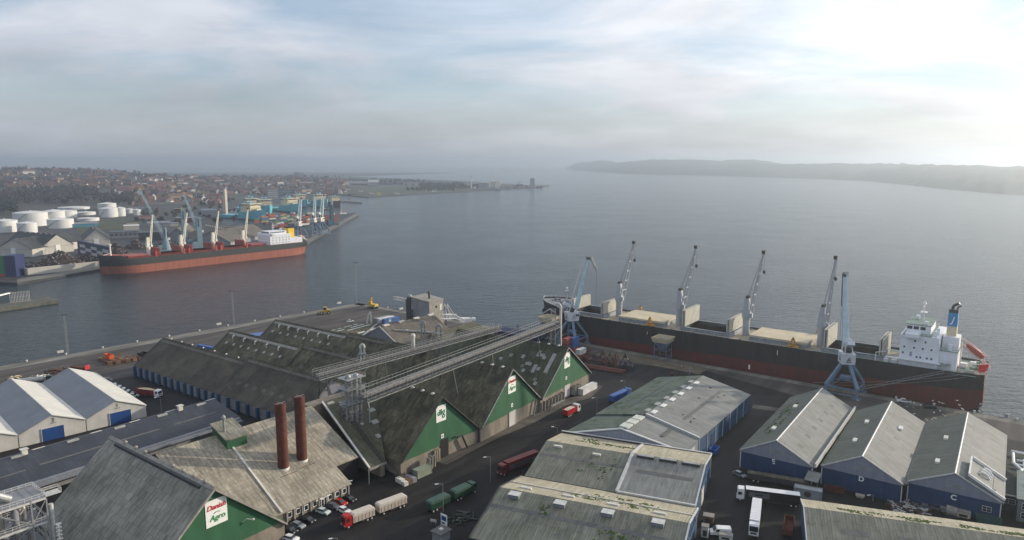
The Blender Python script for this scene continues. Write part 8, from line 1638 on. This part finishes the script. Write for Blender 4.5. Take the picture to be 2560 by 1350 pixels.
o = put_container('grey', G(cE(850, 880), 0), R(-26), 'mossy grey green container with a dark round emblem beside the black sided lorry', None, 6.1); o.scale = (1.25, 1.1, 1.1); mb = MB(); mb.lathe((0, 0, 0), [(.1, 0), (.8, 0), (.8, .04), (.1, .05)], 14); mb.v = [(x + 3, -z - 1.26, y + 1.3) for x, y, z in mb.v]; mb.build('emblem', M['steel_d'], o)
o = put_container('palegreen', G(cB(1655, 815), 0), R(50), 'pale green weathered container by the open hall doorway', None, 6.1); o = put_container('white', G(cC(1055, 262), 0), R(54), 'long pale container office beside the green hall with closed door', None, 12.2)
# ------------------------------------------------------------------ slabs, racks, pallets
def slabs(p, rz, n, label, h=3.6, w=1.2, step=1.25, m=None):
    t = empty('concrete_slabs', G(p, 0), rz, label, 'concrete slabs'); 
    for k in range(n): mb = MB(); mb.box((k * step, 0, h / 2), (.35, w, h * (.9 + .1 * (k % 2))), 0, .06); mb.build('slab', m or M['conc'], t)
    return t
slabs(cC(1000, 265), R(54), 5, 'row of leaning concrete slabs beside the pale container office', 4.2, 1.8); slabs(cB(1770, 735), R(50), 3, 'three beige slabs leaning by the hall doorway', 4.0, 1.6); slabs(cC(750, 385), R(53), 8, 'long row of concrete slabs against the wall between the two farther halls', 3.8, 2.2, 2.4)
t = empty('rack', G(cC(800, 375), 0), R(53), 'steel rack of pipes in front of the concrete slabs', 'rack'); mb = MB(); [mb.beam((0, -2 - q, 2.2), (9, -2 - q, 2.2), .15) for q in (0, .4, .8)]; [mb.beam((x, -2.4, 0), (x, -2.4, 2.2), .15) for x in (0, 3, 6, 9)]; mb.build('frame', M['galv'], t)
def pallets(p, n, label, m, seed, sz=1.2, rows=2, hh=.9, group=None, name='pallet_stack', cat='pallets'):
    t = empty(name, G(p, 0), R(45), label, cat, group); r = random.Random(seed)
    for k in range(n): mb = MB(); mb.box(((k % rows) * sz * 1.15 + r.uniform(-.2, .2), (k // rows) * sz * 1.2, hh * .5), (sz, sz, hh * r.uniform(.6, 1.5)), r.uniform(-.2, .2)); mb.build('bundle', m[k % len(m)], t)
    return t
pallets(cB(1570, 875), 9, 'pallets of white and brown sacks by the corner of the first green hall', [M['offwhite'], M['wood'], M['greyw2']], 3, 1.5, 3, 1.2)
for (x, y, lb, s) in ((835, 720, 'untidy stack of brown timber crates under the orange skip', 1), (880, 745, 'stack of brown timber crates in front of the orange skip', 2), (950, 735, 'low stack of timber crates in the middle of the timber yard', 3), (1020, 715, 'timber crates near the black skip', 4), (1080, 712, 'last low timber pile before the black skip', 5)): pallets(cI(x, y), 10, lb, [M['wood'], M['rust'], M['wood']], s, 2.1, 4, 1.3, 'timber stacks on the quay', 'timber_stack', 'timber stack')
def skip(p, rz, c, label, L_=6, w=2.4, h=2.3, m=None):
    t = empty('skip', G(p, 0) if len(p) == 2 else p, rz, label, 'skip'); m = m or VM[c]; mb = MB()
    a, b = [(-L_ / 2, -w / 2), (L_ / 2, -w / 2), (L_ / 2, w / 2), (-L_ / 2, w / 2)], [(-L_ / 2 + .5, -w / 2 + .1), (L_ / 2 - .5, -w / 2 + .1), (L_ / 2 - .5, w / 2 - .1), (-L_ / 2 + .5, w / 2 - .1)]
    mb.add([(*q, .15) for q in b] + [(*q, h) for q in a] + [(q[0] * .96, q[1] * .93, h) for q in a] + [(q[0] * .96, q[1] * .93, .4) for q in b], [(3, 2, 1, 0)] + [(i, (i + 1) % 4, 4 + (i + 1) % 4, 4 + i) for i in range(4)] + [(4 + i, 4 + (i + 1) % 4, 8 + (i + 1) % 4, 8 + i) for i in range(4)] + [(8 + i, 8 + (i + 1) % 4, 12 + (i + 1) % 4, 12 + i) for i in range(4)] + [(12, 13, 14, 15)])
    mb.build('tub', m, t); mb = MB(); [mb.bx(x - .08, x + .08, s * (w / 2 + .02) - .07, s * (w / 2 + .02) + .07, .3, h) for x in (-L_ / 3, 0, L_ / 3) for s in (-1, 1)]; mb.build('rib', m, t); return t
skip(G(cI(880, 722), 0) + V((0, 0, 1.7)), R(-35), 'orange', 'bright orange skip standing on the timber crates'); skip(cI(1160, 690), R(-30), 'black', 'black open skip beside the first dark roof', 7, 3.2, 2.8); skip(cI(580, 812), R(-30), 'yellow', 'yellow bin beside the rusty pile', 2.6, 2, 1.8); skip(cE(1150, 862), R(-30), 'orange', 'rusty orange skip against shed D', 6, 2, 1.6, M['rust']); skip(cE(2290, 1110), R(-30), 'green', 'dark green skip with sloping lid at the corner of shed C', 6, 2.6, 2.4, cm('skip green', (.03, .09, .08), .6)); skip(cE(1340, 905), R(-30), 'tan', 'low tan crate against shed D', 2.5, 1.6, .9)
skip(cC(2055, 700), R(54), 'blue', 'blue tipping skip beside the long blue wall', 5, 2.4, 2.2)
t = empty('flat_rack', G(cI(700, 785), 0), R(-20), 'long red flat rack with a bright red end', 'flat rack'); mb = MB(); mb.bx(-10, 0, -1.2, 1.2, .2, 1.0); mb.build('bed', M['rust'], t); mb = MB(); mb.bx(0, .4, -1.3, 1.3, .2, 2.3); mb.build('end_panel', VM['orange'], t).data.materials[0] = cm('rack red', (.45, .03, .03))
def debris(p, n, r0, mats, label, seed, name='scrap_pile', cat='scrap pile', sz=(.8, 3), h=1.0, group=None):
    t = empty(name, G(p, 0), 0, label, cat, group); r = random.Random(seed); mb = MB()
    for k in range(n): mb.k = r.randrange(len(mats)); a = r.uniform(0, 6.28); q = r0 * r.random() ** .6; mb.box((q * math.cos(a), q * math.sin(a), .2 + h * (1 - q / r0) * r.random()), (r.uniform(*sz), r.uniform(.15, .6), r.uniform(.1, .45)), r.uniform(0, 3.1), r.uniform(-.25, .25))
    tag(mb.build('pieces', mats, t), kind='stuff'); return t
debris(cI(480, 795), 90, 6, [M['rust'], M['wood'], M['steel_d']], 'untidy rusty pile of beams beside the yellow bin', 5); debris(cI(120, 852), 22, 3, [M['wood'], M['hatch_tan']], 'small scatter of pale planks near the quay edge', 6, 'plank_pile', 'planks', h=.5); debris(cI(300, 850), 26, 5, [M['white'], M['hatch_tan'], M['offwhite']], 'pile of white boards behind the grey tank lorry', 7, 'board_pile', 'boards'); debris(cE(1700, 985), 120, 5, [M['rust'], M['greyw'], M['steel_d'], M['trim']], 'heap of mixed scrap metal against shed C', 8)
debris(cB(2070, 1165), 70, 4, [M['steel_d'], M['twig2'] if 'twig2' in M else M['black']], 'dark brush pile by the lower end of the lane', 9, 'brush_pile', 'brush pile')
for (x, y, lb) in ((250, 905, 'grey tank lorry with a rounded silver body behind the pale sheds'),):
    t = empty('tank_lorry', G(cI(x, y), 0), R(30), lb, 'tank lorry'); mb = MB(); mb.tube((-5, 0, 2.1), (5, 0, 2.1), 1.3, n=16); mb.build('tank', M['galv'], t, smooth=True); cab(t, 8, VM['green']); mb = MB(); mb.bx(-5, 6, -.5, .5, .7, 1.0); mb.build('chassis', M['steel_d'], t); wheels(t, [-4, -2.6, 3.5, 7], 1.2)
# mossy low trailer and small machines by the sheds
t = empty('covered_trailer', G(cE(500, 770), 0), R(-24), 'long low trailer with mossy tarpaulin parked along shed E', 'trailer'); mb = MB(); mb.bx(0, 18, -1.2, 1.2, .9, 2.6); mb.build('body', M['steel_d'], t); mb = MB(); mb.bx(-.05, 18.05, -1.3, 1.3, 2.6, 2.75); mb.build('tarp', M['r_mossy'], t); wheels(t, [2, 3.4, 14, 15.4], 1.2)
def box_machine(p, rz, sz, label, m=None):
    t = empty('machine_box', G(p, 0), rz, label, 'machine'); mb = MB(); mb.bx(-sz[0] / 2, sz[0] / 2, -sz[1] / 2, sz[1] / 2, .25, sz[2]); mb.build('housing', m or M['offwhite'], t); mb = MB(); mb.bx(-sz[0] / 2 - .1, sz[0] / 2 + .1, -sz[1] / 2 - .1, sz[1] / 2 + .1, sz[2], sz[2] + .15); mb.build('lid', M['conc'], t); mb = MB(); mb.bx(-sz[0] * .3, sz[0] * .3, -sz[1] / 2 - .06, -sz[1] / 2, .5, sz[2] * .7); mb.build('panel', M['steel_d'], t); mb = MB(); [mb.bx(x - .15, x + .15, -sz[1] / 2, sz[1] / 2, 0, .25) for x in (-sz[0] * .35, sz[0] * .35)]; mb.build('skid', M['wood'], t)
box_machine(cE(212, 1085), R(-20), (2.8, 2.2, 2.0), 'square beige machine with a pale lid by the wide shed wall', M['wood']); box_machine(cE(185, 1195), R(-20), (1.8, 1.8, 3.2), 'tall pale box with a chute beside the white van'); box_machine(cE(340, 1220), R(-20), (3.4, 1.6, 1.6), 'low pale machine cut by the bottom edge beside the van'); box_machine(cE(2105, 1050), R(-30), (3.4, 2, 1.8), 'cream tank on a skid against shed C', M['super_c'] if 'super_c' in M else None)
t = empty('drum', G(cE(2018, 1040), 0), R(-30), 'grey concrete drum lying against shed C', 'drum'); mb = MB(); mb.tube((-1.3, 0, 1.5), (1.3, 0, 1.5), 1.5, 1.2, 16); mb.build('shell', M['conc'], t, smooth=True); mb = MB(); mb.bx(-1.2, 1.2, -.8, .8, 0, .4); mb.build('cradle', M['steel_d'], t)
t = empty('scrap_trailer', G(cE(805, 1150), 0), R(65), 'rust brown open trailer near the bottom hall', 'trailer'); mb = MB(); mb.bx(-4.5, 4.5, -1.3, -1.15, .9, 2.4); mb.bx(-4.5, 4.5, 1.15, 1.3, .9, 2.4); mb.bx(-4.5, -4.35, -1.15, 1.15, .9, 2.4); mb.bx(4.35, 4.5, -1.15, 1.15, .9, 2.4); mb.bx(-4.5, 4.5, -1.15, 1.15, .85, 1.0); mb.build('body', M['rust'], t); wheels(t, [-3, -1.6], 1.2)
t = empty('tarp_sheet', G(cJ(150, 415), .02), R(40), 'blue and red tarpaulins spread flat on the quay', 'tarpaulin'); mb = MB(); mb.bx(-5, 6, -4, 4, 0, .25); mb.build('blue_sheet', VM['blue'], t); mb = MB(); mb.bx(-14, -5.2, -4, 4, 0, .2); mb.bx(6.2, 11, -3, 4, 0, .2); mb.build('red_sheet', M['rust'], t)
t = empty('barge', G((1262, 842), WZ), R(-36.9), 'dark blue barge hull lying beyond the farthest green hall', 'barge'); mb = MB(); mb.prof([(-5, -1), (5, -1), (5.4, 4.4), (-5.4, 4.4)], -4, 26); mb.build('hull', M['navy'], t); mb = MB(); mb.bx(9, 9.6, -.4, .4, 4.4, 9); mb.bx(-3, 25, -5.4, -5, 4.4, 5.2); mb.build('rail', M['greyw2'], t)
# ------------------------------------------------------------------ sign, kiosk
t = empty('sign_post', G(cB(1905, 1260), 0), R(-40), 'tilted blue and white sign board by the small kiosk', 'sign'); mb = MB(); [mb.beam((x, 0, 0), (x, 0, 1.2), .12) for x in (-1, 1)]; mb.build('post', M['galv'], t); mb = MB(); mb.box((0, 0, 2.8), (2.4, .12, 3.4)); b_2 = mb.build('board', M['logo_w'], t); mb = MB(); mb.box((0, -.08, 3.3), (1.8, .05, 1.3)); mb.box((-.3, -.08, 1.9), (1.2, .05, .5)); mb.build('panel', M['bluedoor'], b_2)
t = empty('small_sign', G(cB(1812, 1225), 0), R(-20), 'low pale road sign beside the kiosk', 'sign'); mb = MB(); [mb.beam((x, 0, 0), (x, 0, 1.6), .08) for x in (-.7, .7)]; mb.build('post', M['galv'], t); mb = MB(); mb.box((0, 0, 1.5), (1.9, .08, .8)); mb.build('board', M['greyw'], t)
t = empty('kiosk', G(cB(1880, 1345), 0), R(50), 'small dim kiosk with a square roof vent at the bottom of the lane', 'kiosk'); mb = MB(); mb.bx(-1.8, 1.8, -1.6, 1.6, 0, 2.5); mb.build('wall', M['greyw2'], t); mb = MB(); mb.bx(-2.2, 2.2, -2, 2, 2.5, 2.75); mb.build('roof', M['conc_d'], t); mb = MB(); mb.bx(-.5, .5, -.5, .5, 2.75, 3.2); mb.build('vent', M['offwhite'], t)
# ------------------------------------------------------------------ street lamps, masts, bollards
LP_ = [None]
def lamp(p, ptop, label, arm=R(200)):
    g = G(p, 0); h = hg(g, ptop)
    t = empty('street_lamp', g, arm, label, 'street lamp', 'street lamps of the yard'); mb = MB(); mb.tube((0, 0, 0), (0, 0, h), .11, .07, 6); mb.tube((0, 0, h), (1.4, 0, h + .25), .06, n=5); mb.build('pole', M['galv'], t); mb = MB(); mb.box((1.8, 0, h + .25), (1.0, .35, .16)); mb.build('lamp_head', M['white'], t)
lamp(cC(379, 918), cC(0, 728)[1], 'street lamp in front of the long red lorry'); lamp(cC(1176, 420), cC(0, 285)[1], 'street lamp standing between the red tipper and the long shed'); lamp(cC(1387, 235), cC(0, 158)[1], 'street lamp behind the blue trailer'); lamp(cC(880, 575), cC(0, 510)[1], 'street lamp with a long arm behind the wide shed', R(160)); lamp(cC(24, 1140), cC(0, 930)[1], 'street lamp beside the green lorry trailer'); lamp(cI(1297, 1120), cI(0, 1010)[1], 'thin lamp post by the white lorry cab near the slate roof'); lamp(cB(1048, 955), cB(0, 852)[1], 'short lamp at the office corner by the dark recess', R(20)); lamp(cB(985, 1390), cB(0, 1335)[1], 'lamp whose head just shows at the bottom edge'); lamp(cE(1435, 930), cE(0, 885)[1], 'short lamp post in front of shed D')
def mast(p, ptop, label, tri=True):
    g = G(p, 0); h = hg(g, ptop); t = empty('light_mast', g, 0, label, 'light mast', 'slender lattice light masts on the quay'); mb = MB(); mb.lattice((0, 0, 0), (0, 0, h), .7, .7, int(h / 1.2), .045); mb.build('mast', M['galv'], t); mb = MB(); mb.bx(-1.8, 1.8, -.1, .1, h, h + .15); [mb.box((x, .1, h + .3), (.6, .5, .4)) for x in (-1.6, -.5, .6, 1.7)]; mb.build('floodlight', M['steel_d'], t)
mast((170, 885), 788, 'slender light mast at the quay edge farthest left'); mast((585, 811), 729, 'slender light mast at the quay edge behind the dark roofs'); mast((892, 757), 657, 'slender light mast right at the quay corner'); mast((1507, 792), 672, 'slender mast seen against the water') if False else None
bp_ = [None]
def bollard(loc, label, m, big=False):
    if bp_[0] is None:
        t = empty('bollard', loc, 0, label, 'bollard', 'pale bollards along the near quay'); mb = MB(); mb.lathe((0, 0, 0), [(.55, 0), (.42, .2), (.38, .75), (.7, .9), (.7, 1.15), (.3, 1.3)], 12); mb.build('post', M['offwhite'], t); mb = MB(); mb.bx(-.8, .8, -.8, .8, 0, .08); mb.build('base', M['steel_d'], t); bp_[0] = t; return t
    return copy_tree(bp_[0], loc, 0, label)
for k in range(1, 15): p = QC - QL * (10 + 17.5 * k); bollard(V((p.x + 1.0, p.y - .9, .01)), f'{ORD[k - 1]} pale bollard from the quay corner along the empty quay side', None).scale = (.85, .85, .85)
for k in range(0, 8): p = QO_(12 + 19 * k, -1.1, .01); bollard(p, f'{ORD[k]} pale bollard from the quay corner towards the ship', None).scale = (.85, .85, .85)
for k in range(0, 5): bollard(QO_(sk - 30 + 14 * k, -1.0, .02), f'{ORD[k]} pale bollard along the quay edge past the gangway', None).scale = (.8, .8, .8)
for (x, y, lb) in ((485, 643, 'white block on the quay edge beside the first light mast'), (1760, 420, 'white block on the quay edge near the middle'), ): pass
for (p, lb) in ((cI(485, 648), 'pair of white blocks on the quay edge at the first mast'), (cI(1758, 424), 'pair of white blocks on the quay edge halfway'), (cJ(880, 138), 'pair of white blocks close to the quay corner'), (cJ(1430, 190), 'white block on the quay edge beside the tower'), (cE(2432, 300), 'grey cube on the quay edge past the ship stern')):
    t = empty('quay_block', G(p, 0), R(47), lb, 'block', 'white blocks on the quay edge'); mb = MB(); mb.bx(-1.4, -.1, -.6, .6, 0, 1.1); mb.bx(.1, 1.4, -.6, .6, 0, 1.1); mb.build('block', M['offwhite'] if 'white' in lb else M['greyw2'], t)
# dolphin buoys / gull birds
gp = [None]
def gull(loc, rz, fly, lb):
    k = 1 if fly else 0
    if gp[0] is None: gp[0] = {}
    if k not in gp[0]:
        t = empty('gull', loc, rz, lb, 'gull', 'white gulls on and above the quay'); mb = MB(); mb.lathe((0, 0, 0), [(.02, -.32), (.09, -.2), (.13, 0), (.10, .16), (.075, .24), (.08, .3), (.02, .38)], 8); mb.v = [(z, y, x + .25) for x, y, z in mb.v]
        if fly: mb.add([(-.1, .08, .28), (.14, .08, .28), (.1, .45, .48), (-.02, .8, .4), (-.14, .45, .46)], [(0, 1, 2, 4), (4, 2, 3)]); mb.add([(-.1, -.08, .28), (.14, -.08, .28), (.1, -.45, .48), (-.02, -.8, .4), (-.14, -.45, .46)], [(1, 0, 4, 2), (2, 4, 3)])
        else: mb.add([(-.35, .05, .3), (.1, .14, .3), (.1, -.14, .3), (-.35, -.05, .3), (-.42, 0, .27)], [(0, 1, 2, 3), (0, 3, 4)])
        mb.build('body', M['white'], t, smooth=False); mb = MB(); mb.tube((.36, 0, .25), (.46, 0, .22), .03, .01, 4); mb.build('beak', VM['orange'], t); gp[0][k] = t; return t
    return copy_tree(gp[0][k], loc, rz, lb)
gl = [(1790, 222, 1), (1740, 205, 1), (1930, 200, 3), (1955, 210, 3), (1690, 232, 0), (1735, 237, 0), (1700, 298, 1), (1742, 288, 2), (1830, 325, 0), (1842, 335, 0), (1875, 327, 0), (1897, 320, 2), (1890, 278, 1), (1935, 265, 2), (1955, 290, 0), (1972, 303, 0), (1977, 318, 0), (2040, 316, 1), (2040, 330, 0), (2062, 188, 5), (2080, 222, 4), (2098, 248, 3), (2108, 256, 3), (2235, 215, 5), (1915, 350, 0), (1945, 352, 0), (1965, 356, 0), (1765, 350, 0), (1925, 412, 1), (2228, 268, 1), (1880, 190, 4), (2010, 360, 0), (1480, 250, 2), (1322, 186, 1)]
rg_ = random.Random(2)
for (x, y, z) in gl: o = gull(G(cE(x, y), z) + V((0, 0, .02)), rg_.uniform(0, 6.2), z > 0, ('white gull gliding over the quay ' if z > 0 else 'white gull standing on the quay ') + ('above shed roofs' if y > 400 or x < 1600 else 'between pickup and black car' if x < 1790 else 'beside the black car' if x < 1960 and y < 290 else 'below the ship stern' if x > 2000 and y < 300 else 'in the loose flock')); o.scale = (1.05, 1.05, 1.05)
# ------------------------------------------------------------------ process plant in the lower left corner
g = G((70, 1500), 0); g = V((-113, 144, 0)) ; an = R(50)
zt_ = 0
q0 = G((60, 1240), 20); t = empty('process_tower', (q0.x, q0.y, 0), R(51), 'open steel process tower full of pipes and drums in the lower corner', 'plant'); X1 = 9
H3 = 20.0; Lx, Ly = 16, 9
def fr(x, y, z0, z1): mb = MB(); mb.beam((x, y, z0), (x, y, z1), .32); mb.build('column', M['galv'], t)
for x in (-Lx, -8, 0, 3.2):
    for y in (-Ly / 2, Ly / 2): fr(x, y, 0, H3 if x <= 0 else H3 - .6)
for z in (8, 14, H3):
    mb = MB(); mb.bx(-Lx, 3.4 if z == H3 else 3, -Ly / 2, Ly / 2, z - .1, z); mb.build('grating', M['greyw2'], t)
    mb = MB()
    for s in (-1, 1):
        mb.beam((-Lx, s * Ly / 2, z - .35), (3.2, s * Ly / 2, z - .35), .25, .5)
        for zz in (.55, 1.1): mb.beam((-Lx, s * Ly / 2, z + zz), (3.2, s * Ly / 2, z + zz), .09)
        for k in range(14): mb.beam((-Lx + k * 1.48, s * Ly / 2, z), (-Lx + k * 1.48, s * Ly / 2, z + 1.1), .08)
    for zz in (.55, 1.1): mb.beam((3.2, -Ly / 2, z + zz), (3.2, Ly / 2, z + zz), .09)
    for k in range(7): mb.beam((3.2, -Ly / 2 + k * 1.5, z), (3.2, -Ly / 2 + k * 1.5, z + 1.1), .08)
    mb.build('handrail', M['trim'], t)
mb = MB(); mb.beam((-8, -Ly / 2, 8), (0, -Ly / 2, 14), .22); mb.beam((0, -Ly / 2, 14), (3.2, -Ly / 2, 19.6), .2); mb.beam((-8, -Ly / 2, H3), (0, -Ly / 2, 14), .25); mb.beam((-Lx, -Ly / 2, 14), (-8, -Ly / 2, 8), .22); mb.beam((3.2, -Ly / 2, 8), (3.2, Ly / 2, 14), .2); mb.build('cross_brace', M['galv'], t)
mb = MB(); mb.bx(3.4, 6.6, -Ly / 2, -Ly / 2 + 3.0, H3 - .1, H3); [mb.beam((3.4, y, H3 + zz), (6.6, y, H3 + zz), .09) for y in (-Ly / 2, -Ly / 2 + 3) for zz in (.55, 1.1)]; [mb.beam((6.6, -Ly / 2, H3 + zz), (6.6, -Ly / 2 + 3, H3 + zz), .09) for zz in (.55, 1.1)]; [mb.beam((x, -Ly / 2, H3), (x, -Ly / 2, H3 + 1.1), .07) for x in (4.2, 5.4, 6.6)]; mb.build('side_balcony', M['trim'], t)
rp = random.Random(12); M['inox'] = pm('stainless', (.55, .54, .5), .25, .1, .8, metal=.8)
for k in range(7): x = -14 + k * 2.3; r_ = rp.uniform(.55, .95); mb = MB(); mb.lathe((x, rp.uniform(-3.2, -1), 8.2), [(.25, 0), (r_, 1.2), (r_, 4.2), (.3, 5.2)], 16); mb.build('vessel', M['inox'], t, smooth=True)
for k in range(6): x = -13 + k * 2.5; r_ = rp.uniform(.5, .9); mb = MB(); mb.lathe((x, rp.uniform(-3, 0), 14.2), [(r_, 0), (r_, 3.6), (.3, 4.8)], 16); mb.build('vessel', M['inox'] if k % 2 else M['greyw2'], t, smooth=True)
mb = MB(); mb.path([V((-11, 0, H3 + 1)), V((-9.5, 0, H3 + 3.4)), V((-7, 0, H3 + 3.2)), V((-3, -.5, H3 + .4))], .95, 12); mb.build('bent_duct', M['inox'], t); mb = MB(); mb.tube((-12.5, -1.5, H3 + 2.2), (-11.6, -1.5, H3 + 2.2), 1.5, n=16); mb.build('fan', M['white'], t, smooth=True)
mb = MB(); mb.lathe((-1.5, -1, 16.2), [(.3, 0), (1.2, 1.4), (1.2, 2.8)], 14); mb.build('cyclone', M['offwhite'], t)
mb = MB(); mb.tube((4.6, -Ly / 2 + 2, 0), (4.6, -Ly / 2 + 2, 17.0), .55, n=12); mb.build('white_pipe', M['trim'], t); mb = MB(); [mb.tube((5.6, -Ly / 2 + 1.4, z), (5.6, -Ly / 2 + 1.4, z + .5), .85, .7, 12) for z in (6, 7, 8, 9, 10, 11)]; mb.build('bellows', M['inox'], t)
mb = MB(); mb.lattice((-Lx + 2, Ly / 2 + 1, 0), (-Lx + 2, Ly / 2 + 1, 33), .9, .9, 24, .06); mb.build('slim_mast', M['galv'], t)
mb = MB()
for k in range(16): a_ = V((rp.uniform(-14, 2), rp.uniform(-4, 2), rp.choice([8.5, 14.5]))); b_3 = a_ + V((rp.uniform(-3, 3), rp.uniform(-1, 1), rp.uniform(.5, 4))); mb.path([a_, b_3, b_3 + V((rp.uniform(-2, 2), 0, 0))], rp.uniform(.12, .3), 6)
mb.build('pipework', M['galv'], t)
